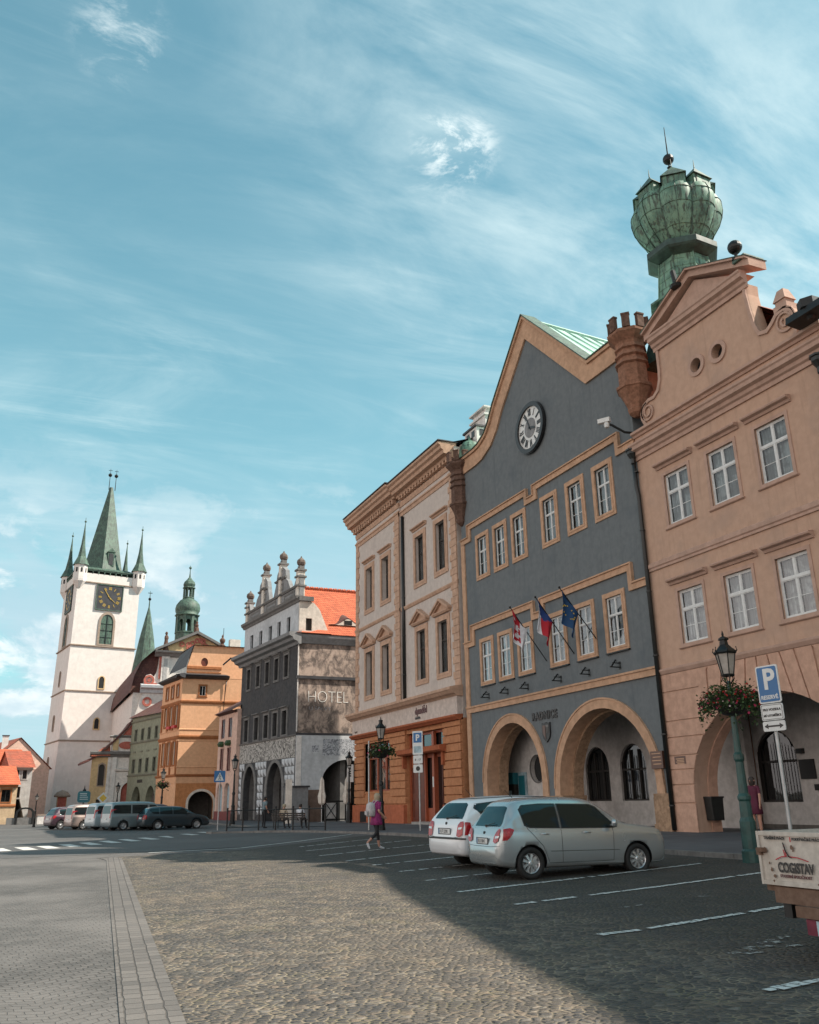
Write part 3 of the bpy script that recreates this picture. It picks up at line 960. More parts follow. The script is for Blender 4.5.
def town_hall():
    t = thing('town_hall', 'blue-grey gabled town hall with a wall clock, two wide arches and ochre bands', 'town hall', (21, 33, 0))
    Y0, Y1 = 25.2, 40.45
    PK, ZP = 32.6, 24.9
    gable = [(Y0, 19.75), (27.55, 19.75), (PK, ZP), (36.0, 21.35), (36.6, 20.55), (37.1, 20.1), (37.8, 19.82), (38.4, 19.75), (Y1, 19.75)]
    a1 = arc(29.05, 1.9, 3.17, 3.03, 0, math.pi, 26)
    a2 = arc(36.05, 2.3, 2.55, 2.65, 0, math.pi, 24)
    foot = [(Y1, -0.3), (38.6, -0.3)] + [] 
    outline = gable + [(Y1, -0.3), (38.6, -0.3)] + a2 + [(33.5, -0.3), (32.22, -0.3)]
    a1r = a1
    outline = gable + [(Y1, -0.3), (38.6, -0.3)] + a2 + [(33.5, -0.3), (32.22, -0.3), ] + list(a1r) + [(25.88, -0.3), (Y0, -0.3)]
    # arcs run from the higher u to the lower u, so the outline keeps one direction
    wl = [38.1, 36.22, 34.35, 31.6, 29.5, 27.45]
    holes = []
    for u in wl:
        holes.append(rect(u - .5, u + .5, 12.62, 14.66))
        holes.append(rect(u - .52, u + .52, 7.12, 9.12))
    b = MB().prism(ROW, outline, -0.55, 0.0, holes)
    b.build('wall', 'blue_wall', t)
    b = MB()                                                    # thick piers of the arcade behind the front
    pier = [(Y1, -0.3), (38.45, -0.3)] + arc(36.05, 2.3, 2.4, 2.5, 0, math.pi, 24) + [(33.65, -0.3), (32.07, -0.3)] + arc(29.05, 1.9, 3.02, 2.88, 0, math.pi, 26) + \
           [(26.03, -0.3), (Y0, -0.3), (Y0, 5.4), (Y1, 5.4)]
    b.prism(ROW, pier, -1.05, -0.551)
    b.build('pier', 'ochre_stone', t)
    b = MB()
    for cu, cz, hw, hz, w in ((29.05, 1.9, 3.12, 2.98, .42), (36.05, 2.3, 2.5, 2.6, .44)):
        o = [(cu + hw + w, GB + .9)] + arc(cu, cz, hw + w, hz + w, 0, math.pi, 28) + [(cu - hw - w, GB + .9), (cu - hw, GB + .9)] + \
            arc(cu, cz, hw, hz, math.pi, 0, 28) + [(cu + hw, GB + .9)]
        b.prism(ROW, o, -.57, 0.07)
        for e in (0.012,):
            o2 = arc(cu, cz, hw + w - .0, hz + w, 0, math.pi, 28) + arc(cu, cz, hw + w - .07, hz + w - .07, math.pi, 0, 28)
            b.prism(ROW, o2, .06, 0.10)
    b.build('arch_surround', 'ochre_trim', t)
    b = MB()
    for u0, u1 in ((25.25, 26.1), (31.95, 33.75), (38.35, 40.4)):
        b.box(ROW, u0, u1, -1.07, 0.13, -0.2, GB + 1.15)
        b.box(ROW, u0 - .02, u1 + .02, -1.08, 0.10, GB + 1.15, GB + 1.27)
        b.box(ROW, u0 - .03, u1 + .03, -1.09, 0.17, -0.2, GB + .25)
    b.build('plinth', 'ochre_stone', t)
    b = MB()                                                     # hooded bands over the two window rows
    for top, low in ((15.72, .66), (10.20, .80)):
        p = [(Y0, top - low), (26.08, top - low), (26.08, top), (32.82, top), (32.82, top - low * .72), (33.32, top - low * .72), (33.32, top), (39.62, top), (39.62, top - low), (Y1, top - low)]
        b.ribbon(ROW, p, 0.31, -.02, 0.09)
        b.ribbon(ROW, [(u, z + .001) for u, z in p], 0.06, 0.085, 0.15)
    b.box(ROW, Y0, Y1, -.02, 0.09, 5.72, 6.0); b.box(ROW, Y0, Y1, .08, 0.14, 5.96, 6.04)
    b.box(ROW, Y1 - .38, Y1, -.02, .075, GB + 1.2, 15.0)          # pale strip at the left corner
    b.build('cornice_band', 'ochre_trim', t)
    b = MB()                                                     # ochre border under the gable's edge
    gp_ = [(Y0, 19.75), (27.55, 19.75), (PK, ZP), (36.0, 21.35), (36.6, 20.55), (37.1, 20.1), (37.8, 19.82), (38.4, 19.75), (Y1, 19.75)]
    # ribbon runs from low u to high u, its inside lies below
    b.ribbon(ROW, gp_, 0.95, -.02, 0.10)
    b.ribbon(ROW, gp_, 0.16, 0.095, 0.2)
    b.build('gable_border', 'ochre_trim', t)
    b = MB()
    cap = [(u, z + .05) for u, z in gp_]
    b.ribbon(ROW, cap, 0.05, -.6, 0.26)
    b.build('gable_coping', 'copper_dark', t)
    for i, u in enumerate(wl):
        window(t, ROW, u, 12.62, 1.0, 2.04, cas='ochre_trim', cw=.22, proj=.05, curt='curtain', dep=.09, cover=.8)
        w = window(t, ROW, u, 7.12, 1.04, 2.0, cas='ochre_trim', cw=.2, proj=.05, dep=.05, curt='curtain', glass='glass_bright', cover=.6)
        br = MB()                                                # small iron bracket below the lower window
        br.tube([ROW.P(u + .25, .02, 6.62), ROW.P(u + .02, .42, 6.30)], .03, 6)
        br.tube([ROW.P(u + .02, 0.0, 6.30), ROW.P(u + .02, .48, 6.30)], .025, 6)
        br.tube([ROW.P(u + .02, 0.0, 6.46), ROW.P(u + .02, .36, 6.46)], .02, 6)
        br.box(ROW, u - .04, u + .08, -.02, .02, 6.22, 6.52)
        br.build('bracket', 'iron', w)
        s = MB(); s.box(ROW, u - .74, u + .74, -.01, .10, 6.88, 6.93); s.build('sill', 'iron', w)
    # passage: back wall, ceiling, end
    b = MB()
    fi = Fr((24.6, 0), (0, 1), (-1, 0))
    hs = [[(u - .95, 1.35), (u - .95, 2.7)] + arc(u, 2.75, .95, 1.05, math.pi, 0, 12) + [(u + .95, 1.35)] for u in (34.45, 31.75)]
    hs = [[(u - .92, 1.35), (u + .92, 1.35)] + arc(u, 2.75, .92, 1.0, 0, math.pi, 14) for u in (34.6, 31.95, 28.6)]
    b.prism(fi, rect(Y0 + .02, 35.9, -.3, 5.4), -.35, 0, hs)
    b.build('passage_wall', 'passage_wall', t)
    b = MB()
    b.box(ROW, Y0 + .01, Y1 - .01, -3.6, -1.05, 5.15, 5.4)
    b.box(ROW, Y1 - .46, Y1 - .01, -3.6, -1.05, -.3, 5.15)
    b.box(ROW, 35.9, 36.15, -3.6, -1.6, -.3, 5.15)
    b.build('passage_vault', 'passage_wall', t)
    for u in (34.6, 31.95, 28.6):
        op = [(u - .92, 1.35), (u + .92, 1.35)] + arc(u, 2.75, .92, 1.0, 0, math.pi, 14)
        ins = [(u - .85, 1.42), (u + .85, 1.42)] + arc(u, 2.75, .85, .93, 0, math.pi, 14)
        w = MB(); w.prism(fi, op, -.3, -.12, [ins])
        for k in (-.3, .3): w.box(fi, u + k - .03, u + k + .03, -.2, -.1, 1.4, 3.5)
        w.box(fi, u - .86, u + .86, -.2, -.1, 2.62, 2.7)
        for k in range(-5, 6): w.tube([fi.P(u + k * .16, -.03, 1.4), fi.P(u + k * .16, -.03, 3.3 - abs(k) * .06)], .012, 5)
        w = w.build('arched_window', 'dark_wood', t)
        g = MB(); g.prism(fi, ins, 0, -.2, front_only=True); g.build('pane', 'glass_dark', w, normals=False)
        r = MB(); r.box(fi, u - .95, u + .95, -.9, -.34, 1.2, 3.9); r.build('room', 'room_dark', w)
    fn = Fr((22.9, 0), (0, 1), (-1, 0))
    rd = arc(37.05, 2.87, .62, .64, 0, 2 * math.pi, 24)[:-1]
    MB().prism(fn, rect(36.15, 39.98, -.3, 5.15), -.3, 0, [rd]).build('passage_wall', 'passage_wall', t)
    w = MB(); w.prism(fn, rd, -.29, -.2); w = w.build('round_window', 'room_dark', t)
    w2 = MB(); w2.prism(fn, arc(37.05, 2.87, .68, .66, 0, 2 * math.pi, 24)[:-1], 0, .05, [rd]); w2.build('surround', 'hotel_trim', w)
    # glass noticeboard and cash machine in the left arch
    # roof of green copper with standing seams
    b = MB()
    Xb = 34
    ridge0, ridge1 = (21.3, PK, ZP - .25), (Xb, PK, ZP - .9)
    for (ye, yr) in ((27.4, PK), (38.0, PK)):
        b.poly([(21.3, ye, 19.5), (Xb, ye, 19.5), ridge1, ridge0])
        n = 15
    b.poly([(21.3, 27.4, 19.5), (21.3, Y0 + .2, 18.9), (Xb, Y0 + .2, 18.9), (Xb, 27.4, 19.5)])
    b.poly([(21.3, 38.0, 19.5), (21.3, Y1 - .2, 18.9), (Xb, Y1 - .2, 18.9), (Xb, 38.0, 19.5)])
    b.poly([(Xb, 27.4, 19.5), (Xb, 38.0, 19.5), ridge1])
    for i in range(16):
        x = 21.8 + i * .8
        zr = ZP - .25 - (x - 21.3) * .05
        for ye in (27.4, 38.0):
            b.tube([(x, ye, 19.55), (x, PK, zr + .03)], .035, 4)
    b.tube([(21.3, PK, ZP - .2), (Xb, PK, ZP - .85)], .09, 6)
    b.build('roof', 'copper_roof', t)
    b = MB(); side_walls(b, ROW, Y0 + .01, Y1 - .01, 18.8, 18.8, 13, -.56, open0=True); b.build('side_wall', 'salmon_arcade', t)
    # wall clock
    fc = Fr((20.93, 0), (0, 1), (-1, 0))
    cu, cz = 32.58, 18.62
    b = MB(); o, i_ = ring(cu, cz, 1.27, 1.07, 48); b.prism(fc, o, -.05, .13, [i_]); o, i_ = ring(cu, cz, 1.31, 1.2, 48); b.prism(fc, o, 0, .09, [i_])
    ck = b.build('clock', 'black_paint', t)
    b = MB(); b.prism(fc, arc(cu, cz, 1.08, 1.08, 0, 2 * math.pi, 40)[:-1], -.02, .04); b.build('dial', 'white_metal', ck)
    b = MB(); b.prism(fc, arc(cu, cz, .50, .50, 0, 2 * math.pi, 30)[:-1], .03, .055); b.build('dial_centre', 'hotel_grey', ck)
    RN = ['XII', 'I', 'II', 'III', 'IIII', 'V', 'VI', 'VII', 'VIII', 'IX', 'X', 'XI']
    b = MB()
    for k, s_ in enumerate(RN):
        a = math.pi / 2 - k * math.pi / 6
        # seen from the square, u (world Y) grows to the left
        rad = Vector((-math.cos(a), math.sin(a))); tan = Vector((-math.sin(a), -math.cos(a)))
        w = {'I': .05, 'V': .11, 'X': .11}
        tw = sum(w[c] for c in s_) + .02 * (len(s_) - 1)
        p = -tw / 2
        def seg(x0, r0, x1, r1, th):
            A = Vector((cu, cz)) + rad * r0 + tan * x0; B = Vector((cu, cz)) + rad * r1 + tan * x1
            e = (B - A).normalized(); nn = Vector((-e.y, e.x)) * th
            b.prism(fc, [tuple(A - nn), tuple(B - nn), tuple(B + nn), tuple(A + nn)], .03, .055)
        for c in s_:
            ww = w[c]
            if c == 'I': seg(p + ww / 2, .62, p + ww / 2, .98, .024)
            if c == 'V': seg(p, .98, p + ww / 2, .62, .024); seg(p + ww, .98, p + ww / 2, .62, .014)
            if c == 'X': seg(p, .98, p + ww, .62, .024); seg(p + ww, .98, p, .62, .014)
            p += ww + .02
    b.build('numeral', 'black_paint', ck)
    for nm, ang, L, wd, back in (('hour_hand', R_(-18), .55, .05, .12), ('minute_hand', R_(115), .88, .035, .16)):
        b = MB()
        rad = Vector((-math.cos(ang), math.sin(ang))); tan = Vector((rad.y, -rad.x)); c0 = Vector((cu, cz))
        b.prism(fc, [tuple(c0 - rad * back - tan * wd), tuple(c0 + rad * L * .7 - tan * wd * 1.3), tuple(c0 + rad * L), tuple(c0 + rad * L * .7 + tan * wd * 1.3), tuple(c0 - rad * back + tan * wd)], .07, .085)
        b.build(nm, 'black_paint', ck)
    # RADNICE in raised letters and the coat of arms under it
    text('letters', 'RADNICE', .46, 'letter_dark', (20.97, 34.15, 4.84), (0, -1, 0), (0, 0, 1), t, .012, .96, bold=.022, spacing=1.14)
    b = MB()
    sh = [(33.32, 4.66), (33.32, 4.2), (33.24, 4.0), (33.0, 3.82), (32.76, 4.0), (32.68, 4.2), (32.68, 4.66), (32.84, 4.62), (33.0, 4.68), (33.16, 4.62)]
    b.mat(0).prism(ROW, sh, -.01, .07)
    b.mat(1).prism(ROW, [(33.24, 4.55), (33.24, 4.22), (33.02, 3.96), (33.02, 4.55)], .07, .085)
    b.mat(2)
    for k in range(3): b.box(ROW, 32.78 + k * .07, 32.81 + k * .07, .07, .088, 4.2, 4.45)
    b.box(ROW, 32.76, 32.98, .07, .085, 4.46, 4.56)
    b.build('coat_of_arms', ['black_paint', 'plaque_brown', 'hotel_trim'], t)
    return t


TH = town_hall()


def octagon_turret(name, label, Y, zs, mat, X=21.0, r=1.0):
    """corner turret growing out of the wall, battlements on top; zs = z of pendant tip"""
    t = thing(name, label, 'turret', (X, Y, zs), group='corner turrets of the blue-grey town hall')
    b = MB()
    k = r
    prof = [(.12, 0), (.34 * k, .18), (.40 * k, .34), (.36 * k, .40), (.58 * k, 1.0), (.74 * k, 1.32), (.80 * k, 1.36), (.80 * k, 1.5), (.66 * k, 1.56), (.66 * k, 2.25), (.64 * k, 2.55),
            (.76 * k, 2.62), (.64 * k, 2.86), (.62 * k, 2.95), (.74 * k, 3.02), (.62 * k, 3.26), (.62 * k, 3.34), (.72 * k, 3.40), (.64 * k, 3.62), (.68 * k, 3.75), (.98 * k, 4.1), (.98 * k, 4.22), (.9 * k, 4.26), (.9 * k, 4.3)]
    prof = [(q, z * .86) for q, z in prof]
    b.lathe((X, Y, zs), prof, 8, R_(22.5))
    b.build('shaft', mat, t)
    zs -= 4.3 * .14
    m = MB()
    for i in range(8):
        a = R_(45 * i)
        c = Vector((X + .80 * k * math.cos(a), Y + .80 * k * math.sin(a), zs + 4.3))
        f = Fr((c.x, c.y), (-math.sin(a), math.cos(a)), (math.cos(a), math.sin(a)))
        m.box(f, -.17 * k, .17 * k, -.08, .08, zs + 4.3, zs + 4.85)
        m.box(f, -.19 * k, .19 * k, -.10, .10, zs + 4.85, zs + 4.92)
    m.build('battlement', 'turret_dark', t)
    return t


octagon_turret('corner_turret', 'reddish stone corner turret with battlements, beside the salmon gable', 24.85, 15.85, 'turret_stone', 21.0, .93)
octagon_turret('corner_turret', 'darker stone corner turret beside the cornice of the grey house', 40.3, 15.9, 'turret_dark', 21.0, .85)

# security camera on an arm
t = thing('security_camera', 'white security camera on a black arm at the edge of the town hall', 'camera', (20.9, 25.2, 15.4))
b = MB(); b.tube([(21, 25.15, 15.28), (20.6, 25.25, 15.30), (20.15, 25.45, 15.62), (19.95, 25.55, 15.72)], .05, 8); b.build('arm', 'iron', t)
b = MB(); b.box(Fr((19.85, 25.62), (-.5, .8), (.8, .5)), -.32, .18, -.09, .09, 15.72, 15.9); b.lathe((19.95, 25.5, 15.6), [(.09, -.1), (.11, 0), (.09, .12)], 10)
b.build('housing', 'white_metal', t)


def flag(kind, label, Y, tipx, tipz, basez, bx=21.0):
    t = thing('flag', label, 'flag', (bx, Y, basez), group='flags on slanted poles at the town hall')
    tip = Vector((tipx, Y, tipz)); base = Vector((bx, Y, basez))
    b = MB(); b.tube([base, tip], .022, 8); b.ball(tip, .05, 10); b.build('pole', 'iron', t)
    d = (tip - base).normalized(); L = (tip - base).length
    # cloth hangs from the upper part of the pole, drooping in folds
    nu, nv = 12, 22
    W_, H_ = 1.18, 1.2
    vs = []; fs = []
    for j in range(nv + 1):
        v_ = j / nv
        for i in range(nu + 1):
            q = i / nu                                        # along the pole from near the tip
            p0 = tip - d * (.12 + q * W_)
            sag = v_ * H_ * (1 - .12 * q)
            gather = (1 - .30 * v_)                            # cloth falls together below the pole
            mid = tip - d * (.12 + .42 * W_)
            px = mid.x + (p0.x - mid.x) * gather; pz = p0.z - sag * (1.0) - (p0.z - mid.z) * (1 - gather) * .35
            py = Y + .16 * math.sin(q * 7.5 + v_ * 1.6 + len(kind)) * (.25 + .75 * v_) + .12 * v_
            vs.append((px + .07 * math.cos(q * 9 + v_ * 2) * v_, py, pz))
    def col(q, v_):
        if kind == 'town':                                     # white edge, red lion on white
            if q > .62: return 0
            s_ = math.sin(q * 23 + 1.0) + math.sin(v_ * 21 + q * 9)
            return 1 if (v_ < .2 or s_ > -.1 or q < .12) and v_ < .85 else 0
        if kind == 'state':                                    # blue wedge at the pole, white over red
            if v_ < .42 * (1 - abs(q - .45) * 1.8): return 2
            return 0 if q < .36 else 1
        return 3
    k = nu + 1
    b = MB(); b.smooth = True
    for j in range(nv):
        for i in range(nu):
            fs.append((j * k + i, j * k + i + 1, (j + 1) * k + i + 1, (j + 1) * k + i)); 
    b.add(vs, fs)
    for n_, (j, i) in enumerate([(j, i) for j in range(nv) for i in range(nu)]):
        b.mi[n_] = col((i + .5) / nu, (j + .5) / nv)
    if kind == 'union':
        b.cur = 4; b.smooth = False
        for a in range(12):                                    # ring of stars on both sides of the cloth
            q = .5 + .26 * math.cos(a * math.pi / 6); v_ = .45 + .2 * math.sin(a * math.pi / 6)
            P = Vector(vs[int(v_ * nv) * k + int(q * nu)])
            for sd in (-.02, .02):
                b.poly([P + Vector((.045 * math.cos(h), sd, .045 * math.sin(h))) if e % 2 == 0 else P + Vector((.018 * math.cos(h), sd, .018 * math.sin(h))) for e, h in [(e, math.pi / 2 + e * math.pi / 5) for e in range(10)]])
    b.build('cloth', ['white_cloth', 'red_cloth', 'blue_cloth', 'navy_cloth', 'yellow_cloth'], t, normals=False)
    return t


flag('town', 'red and white lion flag hanging from a slanted pole, nearest the grey house', 32.65, 19.25, 9.62, 7.3)
flag('state', 'white, red and blue flag hanging on the middle slanted pole over RADNICE', 30.5, 19.25, 9.62, 7.3)
flag('union', 'dark blue flag with yellow stars, nearest the salmon building', 28.8, 19.35, 9.66, 7.6)

downpipe('black downpipe with a hopper head between the blue-grey and salmon facades', 'pipe',
         [(20.85, 25.2, 14.3), (20.85, 25.2, 13.0), (20.88, 25.16, 12.6), (20.88, 25.16, .4)], .085, hopper=(20.82, 25.2, 14.35))['category'] = 'downpipe'

# things inside the town hall's arcade
fi = Fr((22.88, 0), (0, 1), (-1, 0))
t = thing('notice_board', 'pale blue notice panel under the left arch of the town hall', 'notice board', (22.8, 37.6, 1.3))
b = MB(); b.box(fi, 38.05, 38.75, 0, .1, .9, 2.75); b.build('frame', 'poster_pale', t)
b = MB(); b.box(fi, 38.12, 38.68, .1, .12, 1.6, 2.6); b.build('sheet', 'teal_board', t)
t = thing('cash_machine', 'teal cash machine in the left arch of the town hall, beside the notice panel', 'cash machine', (22.5, 38.3, .35))
b = MB(); b.box(fi, 38.85, 39.9, 0, .3, .35, 2.2); b.build('cabinet', 'dark_wood', t)
b = MB(); b.box(fi, 38.82, 39.95, 0, .35, 2.2, 2.75); b.build('header', 'teal_board', t)
b = MB(); b.box(fi, 39.1, 39.6, .3, .32, 1.4, 1.9); b.build('screen', 'poster_pale', t)
for nm, lab, u0, u1, z0, z1, m, cat in (('wall_plaque', 'brown plaque at the town hall edge beside the downpipe', 25.35, 26.0, 2.45, 3.05, 'plaque_brown', 'plaque'),
                                        ('wall_plaque', 'small brown plaque on the salmon pier', 24.28, 24.85, 2.56, 2.82, 'plaque_brown', 'plaque')):
    t = thing(nm, lab, cat, (20.9, u0, z0))
    b = MB(); b.box(ROW, u0, u1, 0.0, .16 if 'edge' in lab else .05, z0, z1); b.build('board', m, t)
    b = MB()
    for k in range(4): b.box(ROW, u0 + .08, u1 - .08 - .05 * (k % 2), .15 if 'edge' in lab else .04, .165 if 'edge' in lab else .055, z1 - .10 - (z1 - z0) * .2 * k, z1 - .07 - (z1 - z0) * .2 * k)
    b.build('lettering', 'ochre_trim', t)

# ================================================================ SALMON GABLED HOUSE


def spiral_relief(b, fr, cu, cz, r, sgn=1, d=.06, turns=1.9, w=.07):
    n = 44
    path = []
    for i in range(n + 1):
        k = i / n
        a = turns * 2 * math.pi * k
        rr = r * (1 - .82 * k)
        path.append((cu + sgn * rr * math.cos(a + math.pi * .5), cz + rr * math.sin(a + math.pi * .5)))
    if sgn < 0: path = path[::-1]
    b.ribbon(fr, path, w, -.01, d)


def salmon():
    t = thing('gabled_house', 'salmon pink house with a scrolled gable, right of the town hall', 'house', (21, 20, 0))
    Y0, Y1 = 15.95, 25.18
    g = GB + .05
    CU = 20.5
    wu = [23.12, 20.82, 18.56]
    a = arc(CU, 1.6, 3.55, 2.98, 0, math.pi, 32)
    outline = [(Y0, 15.2), (Y1, 15.2), (Y1, -.3), (CU + 3.55, -.3)] + a + [(CU - 3.55, -.3), (Y0, -.3)]
    holes = []
    for u in wu:
        holes += [rect(u - .63, u + .63, 6.6, 8.5), rect(u - .64, u + .64, 11.0, 12.95)]
    MB().prism(ROW, outline, -.55, 0, holes).build('wall', 'salmon', t)
    pier = [(Y0, -.3), (Y0, 5.4), (Y1, 5.4), (Y1, -.3), (CU + 3.5, -.3)] + arc(CU, 1.6, 3.5, 2.93, 0, math.pi, 32) + [(CU - 3.5, -.3)]
    MB().prism(ROW, pier, -.95, -.551).build('pier', 'salmon_arcade', t)
    # rusticated arcade skin: courses cut as separate thin slabs with grooves between them
    b = MB()
    zc = [g - .1, 1.28, 1.88, 2.38, 2.85, 3.46, 4.02, 5.04, 5.68]
    def arch_u(z, e=0.0):
        if z <= 1.6: return 3.55 + e
        k = (z - 1.6) / (2.98 + e)
        return (3.55 + e) * math.sqrt(max(0, 1 - k * k)) if k < 1 else 0
    G_ = .022
    for sgn, lim in ((1, Y1), (-1, Y0)):
        for i in range(len(zc) - 1):
            z0, z1 = zc[i] + G_, zc[i + 1] - G_
            outer = lim
            cut = 4.4 if z0 < 4 else 4.4
            # left blocks run to the voussoir line, the voussoirs follow the curve
            if i <= 1:
                u_in0, u_in1 = CU + sgn * arch_u(z0), CU + sgn * arch_u(z1)
            else:
                u_in0 = CU + sgn * (arch_u(max(z0 - .25, 1.6)) + .0); u_in1 = u_in0
                u_in0 = CU + sgn * arch_u(z0); u_in1 = CU + sgn * arch_u(min(z1, 4.5))
                if z0 > 4.0:
                    u_in0 = CU + sgn * 2.75; u_in1 = CU + sgn * (2.4 if z0 < 5 else 2.2)
            b.prism(ROW, [(outer, z0), (u_in0, z0), (u_in1, z1), (outer, z1)], -.01, .045)
    n = 10
    for i in range(n):                                             # fan of voussoirs over the crown
        a0 = R_(38 + (180 - 76) * (i + .06) / n); a1 = R_(38 + (180 - 76) * (i + .94) / n)
        def pt(a_, top):
            if not top: return (CU + 3.55 * math.cos(a_), 1.6 + 2.98 * math.sin(a_))
            dx, dz = math.cos(a_), math.sin(a_)
            k = (5.66 - 1.6) / dz if dz > 0 else 9
            u = CU + dx * k * .62
            return (u, 5.66)
        tl = 2.72
        pts = [pt(a0, 0), pt((a0 + a1) / 2, 0), pt(a1, 0), pt(a1, 1), pt(a0, 1)]
        pts = [(max(CU - tl, min(CU + tl, u)), z) for u, z in pts]
        b.prism(ROW, pts, -.01, .052)
    b.build('rustication', 'salmon_arcade', t)
    b = MB()
    b.sweep(ROW, [(0, 5.68), (.05, 5.68), (.12, 5.80), (.12, 5.86), (0, 5.9)], Y0, Y1)
    b.sweep(ROW, [(0, 9.53), (.06, 9.53), (.06, 9.62), (.10, 9.66), (.10, 9.8), (.04, 9.84), (0, 9.84)], Y0, Y1)
    b.build('string_course', 'salmon_trim', t)
    b = MB()
    b.sweep(ROW, cornice(14.68, .62, .38), Y0 - .03, Y1 + .03)
    b.sweep(ROW, [(0, 15.02), (.06, 15.02), (.10, 15.1), (.2, 15.14), (.2, 15.24), (0, 15.3)], Y0, Y1)
    b.build('cornice', 'salmon_trim', t)
    # the gable: straight middle with S-shaped shoulders ending in volutes
    gc = 20.95
    L = [(23.35, 18.2), (23.36, 17.2), (23.4, 16.8), (23.55, 16.45), (23.8, 16.3), (24.1, 16.32), (24.42, 16.2), (24.62, 15.9), (24.62, 15.6), (24.45, 15.3), (24.3, 15.2)]
    Rr = [(17.0, 15.2), (16.85, 15.45), (16.82, 15.9), (16.95, 16.3), (17.25, 16.48), (17.6, 16.42), (17.85, 16.2), (18.05, 16.08), (18.3, 16.15), (18.45, 16.5), (18.55, 17.1), (18.62, 17.8), (18.6, 18.2)]
    gab = L + Rr
    ov = [arc(21.37, 16.42, .27, .27, 0, 2 * math.pi, 20)[:-1], arc(20.28, 16.45, .27, .27, 0, 2 * math.pi, 20)[:-1]]
    b = MB(); b.prism(ROW, gab, -.55, -.02, ov); b.build('gable', 'salmon', t)
    b = MB()
    for cu in (21.37, 20.28):
        o, i_ = ring(cu, 16.43, .42, .27, 24); b.prism(ROW, o, -.03, .04, [i_])
    # raised edge following the scrolls
    b.ribbon(ROW, L, .13, -.05, .05)
    b.ribbon(ROW, Rr, .13, -.05, .05)
    spiral_relief(b, ROW, 24.2, 15.8, .36, -1, .05); spiral_relief(b, ROW, 17.28, 16.0, .42, 1, .05)
    b.build('gable_relief', 'salmon_trim', t)
    b = MB()
    b.box(ROW, 20.0, 21.7, -.5, -.3, 16.1, 16.8); b.build('gable_opening', 'room_dark', t)
    b = MB()
    b.sweep(ROW, cornice(18.62, .62, .36), 18.5, 23.45)
    for s_, (u0, u1) in ((1, (23.75, 20.95)), (-1, (18.15, 20.95))):    # raking cornice of the pediment
        z0, z1 = 18.62, 19.88
        for dd, hh, dp in ((0, .26, .2), (.26, .09, .34)):
            b.prism(ROW, [(u0, z0 + dd), (u1, z1 + dd), (u1, z1 + dd + hh), (u0, z0 + dd + hh)], -.6, dp)
    b.prism(ROW, [(23.3, 18.6), (18.6, 18.6), (20.95, 19.8)], -.5, -.04)
    b.build('pediment', 'salmon_trim', t)
    b = MB()
    b.ribbon(ROW, [(18.12, 18.98), (20.95, 20.25), (23.78, 18.98)], .03, -.65, .36)
    b.box(ROW, 18.2, 18.75, -.6, .3, 18.98, 19.1)
    b.build('coping', 'copper_dark', t)
    b = MB()
    b.lathe((20.8, 18.62, 19.1), [(.16, 0), (.16, .08), (.07, .12), (.06, .28), (.14, .3)], 12); b.ball((20.8, 18.62, 19.62), .25, 16)
    b.tube([(20.75, 21.55, 19.9), (20.68, 21.6, 20.5)], [.12, .10], 8)
    b.lathe((20.72, 21.55, 19.75), [(.2, 0), (.24, .1), (.12, .2)], 8)
    b.build('finial', 'iron', t)
    b = MB()                                                        # little obelisk on the right volute
    b.box(ROW, 17.08, 17.62, -.45, 0.05, 16.42, 16.62); b.box(ROW, 17.14, 17.56, -.4, 0.0, 16.62, 16.78)
    b.lathe((21.2, 17.35, 16.78), [(.36, 0), (.18, .42), (.02, .5)], 4, R_(45)); b.build('obelisk', 'salmon_trim', t)
    for u in wu:
        window(t, ROW, u, 11.0, 1.28, 1.95, cas='salmon_trim', cw=.12, proj=.03, sill='salmon_trim', hood=('salmon_trim', 13.42, .22), bars=.06, dep=.10, cover=.7)
        window(t, ROW, u, 6.6, 1.26, 1.9, cas='salmon_trim', cw=.12, proj=.03, sill='salmon_trim', hood=('salmon_trim', 8.93, .22), bars=.06, dep=.10, glass='glass_bright', cover=.7)
    # passage
    fi = Fr((25.0, 0), (0, 1), (-1, 0))
    hs = [[(u - .95, 1.25), (u + .95, 1.25)] + arc(u, 2.75, .95, 1.0, 0, math.pi, 14) for u in (24.2, 18.9)]
    hs[0] = [(u, z) for u, z in hs[0]]
    b = MB(); b.prism(fi, [(12, -.3), (25.21, -.3), (25.21, 5.4), (12, 5.4)], -.35, 0, hs); b.build('passage_wall', 'passage_wall', t)
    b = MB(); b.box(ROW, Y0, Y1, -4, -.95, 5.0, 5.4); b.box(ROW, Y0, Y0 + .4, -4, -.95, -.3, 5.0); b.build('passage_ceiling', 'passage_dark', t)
    for u in (24.2, 18.9):
        ins = [(u - .87, 1.33), (u + .87, 1.33)] + arc(u, 2.75, .87, .92, 0, math.pi, 14)
        op = [(u - .95, 1.25), (u + .95, 1.25)] + arc(u, 2.75, .95, 1.0, 0, math.pi, 14)
        w = MB(); w.prism(fi, op, -.3, -.08, [ins])
        w.box(fi, u - .04, u + .04, -.2, -.08, 1.3, 3.6); w.box(fi, u - .9, u + .9, -.2, -.085, 2.6, 2.68)
        for k in range(-6, 7): w.tube([fi.P(u + k * .135, .03, 1.25), fi.P(u + k * .135, .03, 3.3 - abs(k) * .05)], .012, 5)
        w = w.build('arched_window', 'dark_wood', t)
        q = MB(); q.prism(fi, ins, 0, -.18, front_only=True); q.build('pane', 'glass_dark', w, normals=False)
        q = MB(); q.box(fi, u - 1.0, u + 1.0, -.9, -.36, 1.1, 3.9); q.build('room', 'room_dark', w)
    # dark strip at the foot of the passage wall
    b = MB(); b.box(fi, 12.1, 25.2, 0, .03, -.1, g + .12); b.build('skirting', 'passage_dark', t)
